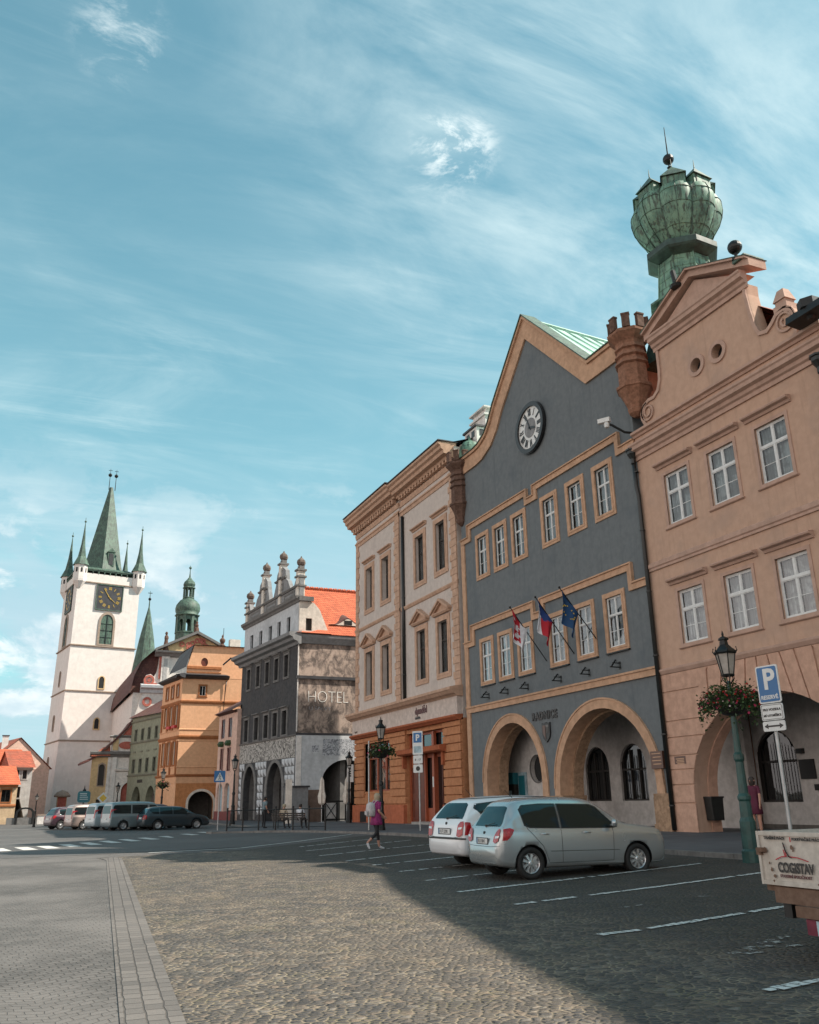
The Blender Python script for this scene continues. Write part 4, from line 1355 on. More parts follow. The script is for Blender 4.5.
    # roof: red tiles, with green copper towards the chalice
    b = MB()
    b.poly([(21.4, Y0 + .1, 15.2), (34, Y0 + .1, 15.2), (34, 20.3, 18.9), (21.4, 20.3, 18.9)])
    b.poly([(21.4, Y1 - .1, 15.2), (34, Y1 - .1, 15.2), (34, 20.3, 18.9), (21.4, 20.3, 18.9)])
    b.build('roof', 'tile_old', t)
    b = MB(); side_walls(b, ROW, Y0 + .01, Y1 - .01, 15.15, 15.15, 13, -.56, open1=True); b.build('side_wall', 'salmon', t)
    return t


salmon()

# wall plaques, bin and small things in the salmon arcade
fi = Fr((24.98, 0), (0, 1), (-1, 0))
t = thing('wall_plaque', 'dark plaque on the white wall under the salmon arch', 'plaque', (24.9, 22.8, 2.0))
b = MB(); b.box(fi, 22.5, 23.15, 0, .05, 2.0, 2.65); b.build('board', 'black_paint', t)
t = thing('wall_lamp', 'small dark wall lamp above the dark plaque in the arcade', 'lamp', (24.9, 23.0, 2.8))
b = MB(); b.box(fi, 22.85, 23.1, 0, .16, 2.85, 3.02); b.build('housing', 'black_paint', t)
t = thing('wall_box', 'small dark box on the white wall below the dark plaque', 'wall box', (24.9, 22.5, 1.6))
b = MB(); b.box(fi, 22.35, 22.58, 0, .1, 1.62, 1.82); b.build('casing', 'black_paint', t)
t = thing('litter_bin', 'dark grey litter bin fixed inside the salmon arch pier', 'bin', (22.0, 23.95, .7))
b = MB(); fb = Fr((21.55, 24.0), (1, 0), (0, -1)); b.prism(fb, [(-.22, .72), (.22, .72), (.26, 1.42), (-.26, 1.42)], 0, .34); b.build('body', 'pipe', t)
b = MB(); b.box(fb, -.28, .28, 0, .37, 1.42, 1.48); b.build('lid', 'black_paint', t)


# ================================================================ THE CHALICE
def chalice():
    cx, cy = 23.9, 24.3
    t = thing('chalice_tower', 'green copper tower shaped like a giant chalice above the salmon gable', 'tower', (cx, cy, 17))
    k = .905
    z0 = lambda z: 25.1 + (z - 29.0) * .86
    T = (cx, cy, 0)
    oct_ = R_(22.5 + 4)
    b = MB()
    prof = [(3.2, 17.3), (2.2, z0(21.2)), (1.6, z0(23.4)), (1.52, z0(23.6))]
    prof[0] = (2.3, 18.3); prof[1] = (1.9, 19.6)
    b.lathe(T, prof, 8, oct_); b.build('base_roof', 'copper_dark', t)
    b = MB()
    prof = [(1.50, z0(23.5)), (1.58, z0(23.75)), (1.50, z0(23.8)), (1.42, z0(24.45)), (1.66, z0(24.5)), (1.66, z0(24.62)), (1.28, z0(24.75)), (1.22, z0(25.2)), (1.06, z0(27.0))]
    b.lathe(T, prof, 8, oct_)
    for i in range(8):                                              # lapped sheets: thin raised seams on each face
        a = oct_ + i * math.pi / 4
        b.tube([(cx + 1.28 * math.cos(a), cy + 1.28 * math.sin(a), z0(24.75)), (cx + 1.07 * math.cos(a), cy + 1.07 * math.sin(a), z0(27.0))], .035, 5)
    for zz in (25.3, 25.75, 26.2, 26.65):
        r = 1.22 - (zz - 25.2) * .089
        b.lathe(T, [(r, z0(zz) - .02), (r + .022, z0(zz)), (r, z0(zz) + .02)], 8, oct_, cap=False)
    b.build('stem', 'copper', t)
    b = MB(); b.lathe(T, [(1.1, z0(26.9)), (1.48, z0(27.1)), (1.56, z0(27.2)), (1.56, z0(27.5)), (1.45, z0(27.6)), (1.1, z0(27.62))], 8, oct_); b.build('collar', 'copper_shade', t)
    lob = lambda a, r, z: 1 + (.13 * (abs(math.cos(4 * (a - oct_ - math.pi / 8))) ** .6) - .07) * min(1, max(0, (z - z0(27.5)) / 1.2))
    b = MB(); b.smooth = True
    pr = [(1.0, 27.5), (1.28, 27.85), (1.60, 28.3), (1.87, 28.8), (2.04, 29.3), (2.12, 29.75), (2.11, 30.1), (1.98, 30.45), (1.72, 30.75), (1.4, 31.0), (.9, 31.3), (.4, 31.6), (.07, 31.9)]
    b.lathe(T, [(r * .86, z0(z)) for r, z in pr], 64, oct_, lobes=lob)
    b.build('bowl', 'copper', t)
    b = MB()                                                        # seams down the bowl
    for i in range(24):
        a = oct_ + i * math.pi / 8
        pts = []
        for r, z in pr[:10]:
            rr = r * .86 * lob(a, r, z0(z)) + .012
            pts.append((cx + rr * math.cos(a), cy + rr * math.sin(a), z0(z)))
        b.tube(pts, .018 if i % 2 else .04, 5)
    for z, r in ((28.3, 1.60), (29.3, 2.04), (30.1, 2.11)):
        vs = []
        n = 64
        for i in range(n + 1):
            a = oct_ + i * 2 * math.pi / n
            rr = r * .86 * lob(a, r, z0(z)) + .008
            vs.append((cx + rr * math.cos(a), cy + rr * math.sin(a), z0(z)))
        b.tube(vs, .014, 4)
    b.build('seam', 'copper_dark', t)
    for i in range(8):                                              # gabled dormers round the rim
        a = oct_ + math.pi / 8 + i * math.pi / 4
        f = Fr((cx + 1.64 * math.cos(a), cy + 1.64 * math.sin(a)), (-math.sin(a), math.cos(a)), (math.cos(a), math.sin(a)))
        b = MB()
        zb, zt = z0(29.95), z0(31.0)
        b.prism(f, [(-.48, zb), (.48, zb), (.48, zt), (-.48, zt)], -.8, .02)
        b.prism(f, [(-.34, zb + .1), (.34, zb + .1), (.34, zt - .06), (-.34, zt - .06)], .02, .045)
        dm = b.build('dormer', 'copper', t)
        b = MB()
        P = f.P(0, -.30, zt + .66)
        c4 = [f.P(u, d, zt - .02) for u, d in ((-.54, .12), (.54, .12), (.54, -.9), (-.54, -.9))]
        for q in range(4): b.poly([c4[q], c4[(q + 1) % 4], P])
        b.poly(c4)
        b.tube([P, P + Vector((0, 0, .42))], [.03, .008], 5)
        b.build('dormer_roof', 'copper_dark', dm)
    b = MB()
    b.tube([(cx, cy, z0(31.1)), (cx, cy, z0(35.6))], [.06, .015], 8)
    b.ball((cx, cy, z0(33.5)), .25, 14); b.lathe((cx, cy, z0(32.4)), [(.05, 0), (.16, .08), (.05, .16)], 10); b.lathe((cx, cy, z0(32.9)), [(.05, 0), (.11, .06), (.05, .12)], 10)
    b.build('finial', 'iron', t)


chalice()
# ================================================================ GREY AND PEACH HOUSE (shop below)
def grey_house():
    t = thing('corner_house', 'pale grey house with peach quoins above an orange rusticated ground floor', 'house', (21, 49, 0))
    Y0, Y1, YM = 41.0, 57.0, 48.75
    g = gp(21, 49)
    wu = [43.1, 46.05, 51.37, 54.35]
    holes = []
    for u in wu: holes += [rect(u - .62, u + .62, 8.22, 11.12), rect(u - .62, u + .62, 14.1, 17.0)]
    MB().prism(ROW, rect(Y0, Y1, 5.6, 21.0), -.5, 0, holes).build('wall', 'grey_wall', t)
    # left bay stands a little forward: front skin with its own holes
    hl = [rect(u - .62, u + .62, a, b_) for u in wu[2:] for a, b_ in ((8.22, 11.12), (14.1, 17.0))]
    MB().prism(ROW, rect(YM + .2, Y1, 7.2, 20.2), .001, .12, hl).build('bay', 'grey_wall', t)
    b = MB()                                                       # quoins
    z = 7.25; i = 0
    while z < 19.2:
        w = .86 if i % 2 else .68
        b.box(ROW, Y0 + .02, Y0 + w, -.01, .07, z + .012, z + .40)
        b.box(ROW, YM + .2, YM + .2 + w, .10, .19, z + .012, z + .40)
        b.box(ROW, Y1 - w + .2, Y1 - .02, .10, .18, z + .012, z + .40)
        z += .41; i += 1
    b.build('quoin', 'peach_trim', t)
    b = MB()
    for u0, u1, d in ((Y0, YM + .2, 0.0), (YM + .2, Y1, .12)):
        b.sweep(ROW, [(d - .02, 19.1), (d + .05, 19.1), (d + .08, 19.3), (d + .14, 19.34), (d + .14, 19.42), (d - .02, 19.46)], u0, u1)
        b.sweep(ROW, [(d - .02, 12.8), (d + .06, 12.82), (d + .12, 12.95), (d + .12, 13.02), (d - .02, 13.08)], u0, u1)
        b.sweep(ROW, [(d - .02, 19.75), (d + .05, 19.75), (d + .10, 19.95), (d + .10, 20.08), (d - .02, 20.1)], u0, u1)
    b.build('string_course', 'peach_trim', t)
    b = MB()
    for u0, u1, d, zt in ((Y0 + .1, YM + .25, 0.0, 21.2), (YM + .25, Y1 + .3, .12, 21.28)):
        b.sweep(ROW, [(d - .2, zt - .85), (d + .3, zt - .85), (d + .34, zt - .7), (d + .62, zt - .66), (d + .66, zt - .46), (d + .80, zt - .38), (d + .82, zt - .2), (d + .95, zt - .12), (d + .98, zt), (d - .2, zt + .06)], u0, u1)
    b.build('cornice', 'peach_trim', t)
    b = MB()
    for u0, u1, d in ((Y0 + .3, YM, 0.0), (YM + .5, Y1 + .1, .12)):
        n = int((u1 - u0) / .42)
        for k in range(n):
            u = u0 + (u1 - u0) * (k + .5) / n
            b.box(ROW, u - .1, u + .1, d + .02, d + .30, 20.14, 20.42)
    b.build('dentil', 'peach_trim', t)
    b = MB()
    b.box(ROW, Y0 + .05, YM + .2, -.3, 1.0, 21.27, 21.33); b.box(ROW, YM + .2, Y1 + .35, -.3, 1.12, 21.36, 21.42)
    b.poly([(21.0, Y0, 21.3), (21.0, Y1, 21.35), (26.5, Y1, 23.2), (26.5, Y0, 23.2)])
    b.poly([(32, Y0, 21.3), (32, Y1, 21.35), (26.5, Y1, 23.2), (26.5, Y0, 23.2)])
    b.build('roof', 'slate', t)
    b = MB(); b.box(ROW, Y0 + .02, Y0 + .45, -11, -.5, -.3, 21.2); b.box(ROW, Y1 - .45, Y1 - .02, -11, -.5, -.3, 21.2); b.box(ROW, Y0, Y1, -11.4, -11, -.3, 21.2)
    b.build('side_wall', 'grey_wall', t)
    for u in wu:
        d = .12 if u > YM else 0
        fr = Fr((21 - d, 0), (0, 1), (-1, 0))
        window(t, fr, u, 14.1, 1.24, 2.9, cas='peach_trim', cw=.3, proj=.06, frame='dark_wood', style='tall', curt='curtain_grey', dep=.2 + d, glass='glass', hood=('peach_trim', 17.62, .12))
        w = window(t, fr, u, 8.22, 1.24, 2.9, cas='peach_trim', cw=.3, proj=.06, frame='dark_wood', style='tall', curt='curtain_grey', dep=.2 + d, glass='glass')
        p = MB()                                                   # triangular pediment over the lower windows
        p.sweep(fr, [(0, 11.5), (.14, 11.5), (.22, 11.6), (.22, 11.66), (0, 11.7)], u - 1.1, u + 1.1)
        for s_ in (1, -1):
            p.prism(fr, [(u + s_ * 1.18, 11.62), (u, 12.26), (u, 12.40), (u + s_ * 1.18, 11.76)], -.01, .3)
            p.prism(fr, [(u + s_ * 1.05, 11.58), (u, 12.16), (u, 12.27), (u + s_ * 1.05, 11.68)], -.01, .2)
        p.prism(fr, [(u - 1.0, 11.66), (u + 1.0, 11.66), (u, 12.2)], -.01, .05)
        p.build('pediment', 'peach_trim', w)
    # ledge and shop fascia; the ground floor stands forward
    D = .32
    b = MB(); b.sweep(ROW, [(-.02, 6.72), (D + .02, 6.72), (D + .12, 6.8), (D + .28, 6.86), (D + .40, 7.0), (D + .45, 7.04), (D + .45, 7.18), (-.02, 7.32)], Y0 - .05, Y1 + .45)
    b.build('ledge', 'peach_trim', t)
    b = MB(); b.box(ROW, Y0 + .05, Y1 + .15, 0.001, D, 5.75, 6.72); b.build('fascia', 'cream_band', t)
    b = MB(); b.sweep(ROW, [(.01, 5.5), (D + .02, 5.5), (D + .1, 5.58), (D + .2, 5.66), (D + .2, 5.76), (.01, 5.8)], Y0, Y1 + .25); b.build('fascia_moulding', 'orange_dark', t)
    WH = rect(50.75, 55.2, 2.1, 5.1); DH = [(43.15, -.2), (48.3, -.2), (48.3, 5.22), (43.15, 5.22)]
    gf = [(Y0, -.3), (43.15, -.3), (43.15, 5.25), (48.3, 5.25), (48.3, -.3), (Y1, -.3), (Y1, 5.59), (Y0, 5.59)]
    MB().prism(ROW, gf, -.5, .10, [WH]).build('ground_floor_wall', 'orange_wall', t)
    b = MB()                                                       # horizontal rustication blocks
    z = 1.34
    while z < 5.4:
        z1 = min(z + .41, 5.5)
        for u0, u1 in ((Y0 + .02, 43.12), (48.33, 50.72), (55.23, Y1 + .02)):
            b.box(ROW, u0, u1, .09, .21, z + .02, z1 - .02)
        if z < 2.1 - .41 or z >= 5.1: b.box(ROW, 50.72, 55.23, .09, .205, z + .02, z1 - .02)
        z += .43
    b.build('rustication', 'orange_wall', t)
    b = MB(); 
    for u0, u1 in ((Y0 + .0, 43.1), (48.35, Y1 + .05)): b.box(ROW, u0, u1, .09, .33, -.2, 1.28)
    b.build('plinth', 'plinth_red', t)
    b = MB(); b.box(ROW, 54.45, 55.55, .32, .345, .25, .9); b.build('cellar_opening', 'black_paint', t)
    # shop window of four tall lights
    b = MB(); b.prism(ROW, rect(50.62, 55.33, 1.98, 5.22), -.3, .14, [WH]); w = b.build('shop_window', 'orange_wall', t)
    f = MB()
    fi_ = []
    for k in range(3):
        a = 50.8 + k * 1.47; fi_.append(rect(a + .08, a + 1.36, 2.2, 5.0))
    f.prism(ROW, rect(50.75, 55.2, 2.1, 5.1), -.28, -.18, fi_); f.box(ROW, 50.8, 55.15, -.26, -.16, 4.1, 4.18)
    f.build('frame', 'red_frame', w)
    q = MB(); q.prism(ROW, rect(50.8, 55.15, 2.15, 5.05), 0, -.24, front_only=True); q.build('pane', 'glass', w, normals=False)
    q = MB(); q.box(ROW, 50.7, 55.25, -1.4, -.45, 1.9, 5.3); q.build('room', 'room_dark', w)
    q = MB(); q.box(ROW, 51.6, 52.2, -.40, -.36, 2.3, 4.9); q.box(ROW, 54.0, 54.5, -.40, -.36, 2.3, 4.2); q.build('display', 'curtain_grey', w)
    # shop front with door
    b = MB()
    b.prism(ROW, rect(43.16, 48.29, -.1, 5.24), -.34, -.22, [rect(43.35, 44.85, .45, 3.8), rect(45.15, 46.5, 1.1, 3.8), rect(43.35, 45.1, 4.4, 5.1), rect(45.3, 46.8, 4.4, 5.1), rect(47.0, 48.1, 4.4, 5.1)])
    b.box(ROW, 43.16, 43.38, -.22, -.05, -.1, 5.2); b.box(ROW, 44.85, 45.12, -.22, -.05, -.1, 5.2); b.box(ROW, 46.1, 46.24, -.22, -.08, -.1, 4.2)
    b.box(ROW, 48.1, 48.28, -.22, -.08, -.1, 5.2)
    sf = b.build('shop_front', 'red_frame', t)
    q = MB(); q.prism(ROW, rect(43.3, 46.6, .4, 5.15), 0, -.3, front_only=True); q.build('pane', 'glass_dark', sf, normals=False)
    q = MB(); q.box(ROW, 43.2, 48.2, -1.5, -.5, -.1, 5.2); q.build('room', 'room_dark', sf)
    b = MB()
    b.box(ROW, 46.25, 48.08, -.22, -.14, .1, 4.1); d_ = b.build('door', 'brown_door', t)
    q = MB()
    for z0, z1 in ((.5, 1.6), (1.8, 3.9)):
        for ua, ub in ((46.35, 47.1), (47.2, 47.95)): q.prism(ROW, rect(ua, ub, z0, z1), -.14, -.11, [rect(ua + .08, ub - .08, z0 + .08, z1 - .08)])
    q.build('moulding', 'brown_door', d_)
    q = MB(); q.box(ROW, 44.1, 44.16, -.28, -.2, .5, 3.7); q.build('door_stile', 'brown_door', sf)
    b = MB(); b.sweep(ROW, [(.05, 4.0), (.45, 4.0), (.6, 4.08), (.62, 4.3), (.45, 4.36), (.05, 4.4)], 42.75, 48.75); b.build('lintel', 'orange_dark', t)
    for u in (43.05, 46.9, 48.4):
        b = MB(); b.box(ROW, u - .1, u + .1, .1, .34, 3.3, 4.0); b.build('console', 'orange_dark', t)
    for u in (44.98, 43.28):
        b = MB(); b.box(ROW, u - .07, u + .07, -.05, -.03, 2.2, 2.75); b.build('door_notice', 'sign_white', t)
    b = MB(); b.box(ROW, 43.4, 46.4, -.2, .7, -.1, g + .14); b.box(ROW, 43.3, 46.5, -.2, 1.05, -.1, g + .02); b.build('doorstep', 'concrete', t)
    text('letters', 'dynaděd', .56, 'letter_brown', (20.66, 46.46, 6.22), (0, -1, 0), (0, 0, 1), t, .01, .86, bold=.014)
    text('letters', 'vinotéka', .21, 'letter_dark', (20.66, 46.44, 5.95), (0, -1, 0), (0, 0, 1), t, .01, 1.0, bold=.008)
    text('letters', 'č. p. 17', .15, 'letter_dark', (20.66, 56.6, 5.92), (0, -1, 0), (0, 0, 1), t, .01, 1.0, bold=.004)
    b = MB(); 
    for x, y, w, h, zz in ((24.0, 42.3, .9, 1.6, 22.0),):
        b.box(Fr((x, y), (0, 1), (-1, 0)), -w, w, -.6, .6, zz, zz + h)
        b.box(Fr((x, y), (0, 1), (-1, 0)), -w - .1, w + .1, -.7, .7, zz + h, zz + h + .12)
        b.box(Fr((x, y), (0, 1), (-1, 0)), -w + .1, w - .1, -.5, .5, zz + h + .12, zz + h + .5)
        b.box(Fr((x, y), (0, 1), (-1, 0)), -w - .1, w + .1, -.7, .7, zz + h + .5, zz + h + .6)
    b.build('chimney', 'white_wash', t)
    return t


grey_house()
downpipe('black downpipe beside the middle quoins of the grey house', 'downpipe', [(20.9, 48.5, 19.0), (20.9, 48.5, 7.3)], .10)['category'] = 'downpipe'
# two small chimneys seen over the eaves, and a green dome of a roof vent
t = thing('roof_vent', 'small green copper dome on the roof between grey house and town hall', 'vent', (22.0, 40.9, 20.6))
b = MB(); b.lathe((22.0, 40.9, 20.2), [(.7, 0), (.7, .5), (.62, .8), (.4, 1.1), (.1, 1.25), (.04, 1.5)], 12); b.build('dome', 'copper', t)
t = thing('chimney', 'white roof chimney with dark openings behind the town hall corner turret', 'chimney', (22.6, 41.0, 20))
fc_ = Fr((22.8, 41.3), (0, 1), (-1, 0))
b = MB(); b.box(fc_, -.75, .75, -.5, .5, 20, 22.3); b.build('stack', 'white_wash', t)
b = MB(); b.box(fc_, -.85, .85, -.6, .6, 22.3, 22.42); b.build('cap', 'slate', t)
b = MB(); b.box(fc_, -.5, -.12, .5, .52, 21.75, 22.15); b.box(fc_, .15, .5, .5, .52, 21.75, 22.15)
b.box(Fr((22.8, 41.3 - .75), (1, 0), (0, -1)), -.3, .3, 0, .02, 21.75, 22.15); b.build('opening', 'black_paint', t)

# ================================================================ HOTEL with sgraffito and stepped gable
HD = Vector((-0.10108, 0.99488)).normalized()
HA = (18.1, 62.0)
HF = Fr(HA, HD, (-HD.y, HD.x))                       # front, towards the square
HS = Fr((0, 62.0), (1, 0), (0, -1))                  # side, u is the world's X


def hotel():
    t = thing('hotel', 'dark hotel with white stepped gable, finials and faded lettering on its side wall', 'hotel', (18.1, 62, 0))
    L = 12.75
    upw = [10.85, 8.55, 6.4, 4.35, 2.25]
    loww = [10.95, 8.5, 6.25, 4.3, 2.35]
    pa = lambda cu, hw, zs, zt, n=10: arc(cu + .55 * hw * 0, zs, hw, zt - zs, 0, math.pi, 2 * n)
    A1 = [(11.05, 2.5)] + [(9.7 + 1.35 * math.cos(a) * (1 - .12 * math.sin(a)), 2.5 + 1.85 * math.sin(a) ** .85) for a in [math.pi * k / 20 for k in range(1, 20)]] + [(8.05 + .3, 2.5)]
    A2 = [(5.6, 2.5)] + [(4.0 + 1.6 * math.cos(a) * (1 - .12 * math.sin(a)), 2.5 + 1.9 * math.sin(a) ** .85) for a in [math.pi * k / 20 for k in range(1, 20)]] + [(2.4, 2.5)]
    out = [(0, 13.0), (L, 13.0), (L, -.3), (11.05, -.3)] + A1 + [(8.35, -.3), (5.6, -.3)] + A2 + [(2.4, -.3), (0, -.3)]
    holes = [rect(u - .42, u + .42, 10.62, 12.28) for u in upw] + [rect(u - .48, u + .48, 6.35, 8.1) for u in loww]
    MB().prism(HF, out, -.5, 0, holes).build('front_wall', 'hotel_dark', t)
    b = MB(); b.prism(HF, out, -1.0, -.501); b.box(HF, .1, L - .1, -4, -3.6, -.3, 5); b.box(HF, .1, L - .1, -4, -.9, 4.7, 5); b.build('arcade_lining', 'hotel_trim', t)
    b = MB()
    for A in (A1, A2):
        cx = sum(p[0] for p in A) / len(A)
        o = [(cx + (u - cx) * 1.28, 2.5 + (z - 2.5) * 1.13) for u, z in A]
        b.prism(HF, [(o[0][0], .3)] + o + [(o[-1][0], .3), (A[-1][0], .3)] + A[::-1] + [(A[0][0], .3)], -.01, .07)
    b.build('arch_surround', 'hotel_trim', t)
    b = MB(); b.prism(HF, rect(.05, L - .05, 4.62, 6.1), 0.001, .02, front_only=False); b.build('sgraffito_frieze', 'sgraffito', t)
    b = MB()                                                      # diamond-cut blocks, light and dark faces
    rows = [(.65, 1.18), (1.2, 1.73), (1.75, 2.28), (2.3, 2.85), (2.87, 3.42), (3.44, 4.0), (4.02, 4.58)]
    for zi, (z0, z1) in enumerate(rows):
        u = .1
        while u < L - .6:
            u1 = u + .62
            cu_ = (u + u1) / 2; zm = (z0 + z1) / 2
            ok = True
            for A in (A1, A2):
                cx = sum(p[0] for p in A) / len(A)
                hw = (A[0][0] - cx) * 1.33
                if abs(cu_ - cx) < hw + .2 and z0 < 2.5 + 2.1 * math.sqrt(max(0, 1 - (max(0, abs(cu_ - cx)) / (hw + .2)) ** 2)): ok = False
            if ok:
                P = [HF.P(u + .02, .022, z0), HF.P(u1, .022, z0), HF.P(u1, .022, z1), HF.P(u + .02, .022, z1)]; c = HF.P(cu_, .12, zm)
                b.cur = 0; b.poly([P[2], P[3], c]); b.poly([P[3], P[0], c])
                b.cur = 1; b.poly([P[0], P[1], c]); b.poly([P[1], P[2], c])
            u = u1 + .02
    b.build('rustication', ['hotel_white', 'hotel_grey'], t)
    for u in upw: window(t, HF, u, 10.62, .84, 1.66, cas='hotel_trim', cw=.16, proj=.06, frame='dark_wood', style='mull', curt=None, dep=.2, glass='glass', hood=('hotel_trim', 12.62, .08))
    for u in loww: window(t, HF, u, 6.35, .96, 1.75, cas='hotel_trim', cw=.2, proj=.06, frame='dark_wood', style='mull', curt=None, dep=.2, glass='glass', hood=('hotel_trim', 8.38, .08))
    b = MB(); b.sweep(HF, [(0, 6.1), (.08, 6.12), (.12, 6.2), (0, 6.24)], 0, L); b.build('string_course', 'hotel_trim', t)
    b = MB(); b.sweep(HF, [(-.1, 12.75), (.1, 12.75), (.2, 12.95), (.5, 13.05), (.6, 13.25), (.85, 13.35), (.9, 13.6), (-.1, 13.75)], -.35, L + .6)
    b.sweep(HS, [(-.1, 12.85), (.1, 12.85), (.16, 13.0), (.3, 13.3), (.34, 13.5), (-.1, 13.55)], 17.9, 30); b.build('cornice', 'hotel_grey', t)
    # attic storey with five windows, white; its gable above
    atw = [10.8, 8.55, 6.3, 4.35, 2.3]
    at0, at1 = .25, L - .1
    MB().prism(HF, rect(at0, at1, 13.6, 16.2), -.4, -.06, [rect(u - .38, u + .38, 14.0, 15.25) for u in atw]).build('attic_wall', 'hotel_white', t)
    for u in atw: window(t, HF, u, 14.0, .76, 1.25, cas='hotel_white', cw=0, frame='dark_wood', style='mull', curt=None, dep=.25, glass='glass_dark')
    b = MB(); b.sweep(HF, [(-.1, 16.05), (.02, 16.05), (.1, 16.2), (.24, 16.3), (.28, 16.5), (-.1, 16.6)], at0 - .25, at1 + .25)
    b.box(HS, 18.05, 19.2, -.01, .16, 16.1, 16.45); b.build('attic_cornice', 'hotel_trim', t)
    # three-tier gable: side piers and two scrolled fields per storey
    pins = [12.15, 8.2, 4.25, .45]
    tops = [18.35, 20.0, 20.0, 18.6]
    Z0 = 16.55
    def shoulder(u0, z0, u1, z1, n=8):     # concave quarter
        return [(u0 + (u1 - u0) * (1 - math.cos(k / n * math.pi / 2)), z0 + (z1 - z0) * math.sin(k / n * math.pi / 2)) for k in range(n + 1)]
    prof = [(.15, Z0), (.15, 18.2), (.45, 18.5), (.8, 18.3), (1.3, 17.6), (2.1, 17.5), (2.7, 18.3), (3.1, 18.5), (3.25, 19.3), (3.9, 19.7), (4.6, 19.7), (5.1, 19.3), (5.35, 18.4), (5.8, 17.6), (6.3, 17.35),
            (6.8, 17.6), (7.1, 18.4), (7.4, 19.3), (7.9, 19.7), (8.6, 19.7), (9.2, 19.3), (9.4, 18.5), (9.9, 18.2), (10.3, 17.5), (11.0, 17.3), (11.5, 17.6), (11.8, 18.2), (12.5, 18.2), (12.5, Z0)]
    MB().prism(HF, prof, -.4, -.06).build('gable', 'hotel_grey', t)
    b = MB()
    for u in (2.3, 6.3, 10.2): b.prism(HF, rect(u - 1.1, u + 1.1, Z0 + .15, 17.2), -.07, -.03, [rect(u - .95, u + .95, Z0 + .3, 17.05)])
    for u in (4.25, 8.2): b.prism(HF, rect(u - .6, u + .6, 17.75, 18.3), -.07, -.03, [rect(u - .45, u + .45, 17.9, 18.2)])
    b.sweep(HF, [(-.1, 17.3), (.02, 17.3), (.1, 17.45), (-.1, 17.5)], .1, L - .2); b.sweep(HF, [(-.1, 18.6), (.02, 18.6), (.1, 18.72), (-.1, 18.8)], 3.0, 5.4); b.sweep(HF, [(-.1, 18.6), (.02, 18.6), (.1, 18.72), (-.1, 18.8)], 7.2, 9.4)
    b.build('gable_moulding', 'hotel_trim', t)
    for u, zt in zip(pins, tops):
        b = MB()
        b.box(HF, u - .24, u + .24, -.50, .06, Z0, zt); pr = b.build('pier', 'hotel_cream', t)
        b = MB()
        for zz in (Z0 + .8, (Z0 + zt) / 2 + .5, zt): b.box(HF, u - .34, u + .34, -.60, .16, zz - .07, zz + .07)
        b.box(HF, u - .22, u + .22, -.45, -.05, zt + .08, zt + .35)
        b.build('moulding', 'hotel_trim', pr)
        b = MB(); c = HF.P(u, -.25, zt + .35)
        b.lathe(c, [(.18, 0), (.29, .1), (.34, .27), (.30, .46), (.18, .58), (.08, .66), (.03, .8)], 12, lobes=lambda a, r, z: 1 + .06 * math.cos(6 * a)); b.build('finial', 'finial_stone', pr)
    # side wall facing the small lane
    ah = arc(22.0, 2.9, 1.9, 1.55, 0, math.pi, 16)
    MB().prism(HS, [(18.1, 6.15), (30, 6.15), (30, 13.0), (18.1, 13.0)], -.4, 0.0).build('side_wall', 'hotel_side', t)
    MB().prism(HS, [(18.1, -.3), (20.1, -.3)] + ah[::-1] + [(23.9, -.3), (30, -.3), (30, 6.149), (18.1, 6.149)], -.4, .06).build('side_wall_low', 'hotel_white', t)
    b = MB(); b.box(HS, 18.35, 20.08, .0601, .09, -.2, 2.36); b.build('dado', 'brown_render', t)
    b = MB(); b.box(HS, 18.12, 18.5, .05, .11, 2.36, 6.1); b.build('corner_strip', 'white_wash', t)
    b = MB(); b.box(HS, 18.1, 30, 0.001, .05, 6.151, 6.32); b.box(HS, 18.0, 30, .001, .16, 10.22, 10.44); b.build('dark_band', 'slate', t)
    b = MB(); b.box(HS, 18.08, 18.16, .001, .06, 6.4, 12.8); b.build('white_edge', 'white_wash', t)
    b = MB(); 
    b.prism(HS, [(20.1, 4.72), (22.6, 4.72), (22.6, 5.9), (20.15, 5.9)], .0601, .064); b.prism(HS, [(19.3, 5.0), (19.85, 5.0), (19.85, 5.45), (19.3, 5.45)], .0601, .064); b.build('faded_sign', 'faded_letters', t)
    text('letters', 'HOTEL', 1.25, 'letter_white', (18.85, 61.985, 8.52), (1, 0, 0), (0, 0, 1), t, .006, .86, bold=-.03, spacing=.95)
    text('letters', 'U SALVY', .38, 'faded_letters', (19.0, 61.985, 7.95), (1, 0, 0), (0, 0, 1), t, .006, 1.2, bold=-.006)
    # passage seen through the side arch
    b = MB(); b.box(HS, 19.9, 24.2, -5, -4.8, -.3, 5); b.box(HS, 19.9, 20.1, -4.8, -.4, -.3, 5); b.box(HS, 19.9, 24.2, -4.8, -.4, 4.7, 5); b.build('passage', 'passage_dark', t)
    b = MB(); b.prism(HS, rect(21.0, 22.0, .0, 2.7), -4.79, -4.7); b.build('passage_door', 'passage_wall', t)
    # attic's lit side
    MB().prism(HS, [(18.15, 13.55), (20.55, 13.55), (20.35, 14.1), (19.75, 15.5), (19.3, 16.0), (18.9, 16.15), (18.15, 16.15)], -.4, -.05, [rect(18.66, 19.15, 13.85, 14.8)]).build('attic_side', 'hotel_cream', t)
    b = MB(); b.box(HS, 18.66, 19.15, -.35, -.2, 13.85, 14.8); b.build('attic_side_window', 'dark_wood', t)
    # roof
    b = MB()
    e0, e1 = 62 - .38, 75
    b.poly([(18.5, 61.62, 13.56), (30.5, 61.62, 13.56), (30.5, 66.2, 18.1), (19.0, 66.2, 18.1), (19.0, 64.2, 16.1), (20.0, 62.2, 14.1)])
    b.poly([(18.3, 75, 13.6), (30.5, 75, 13.6), (30.5, 66.2, 18.1), (18.5, 66.2, 18.1)])
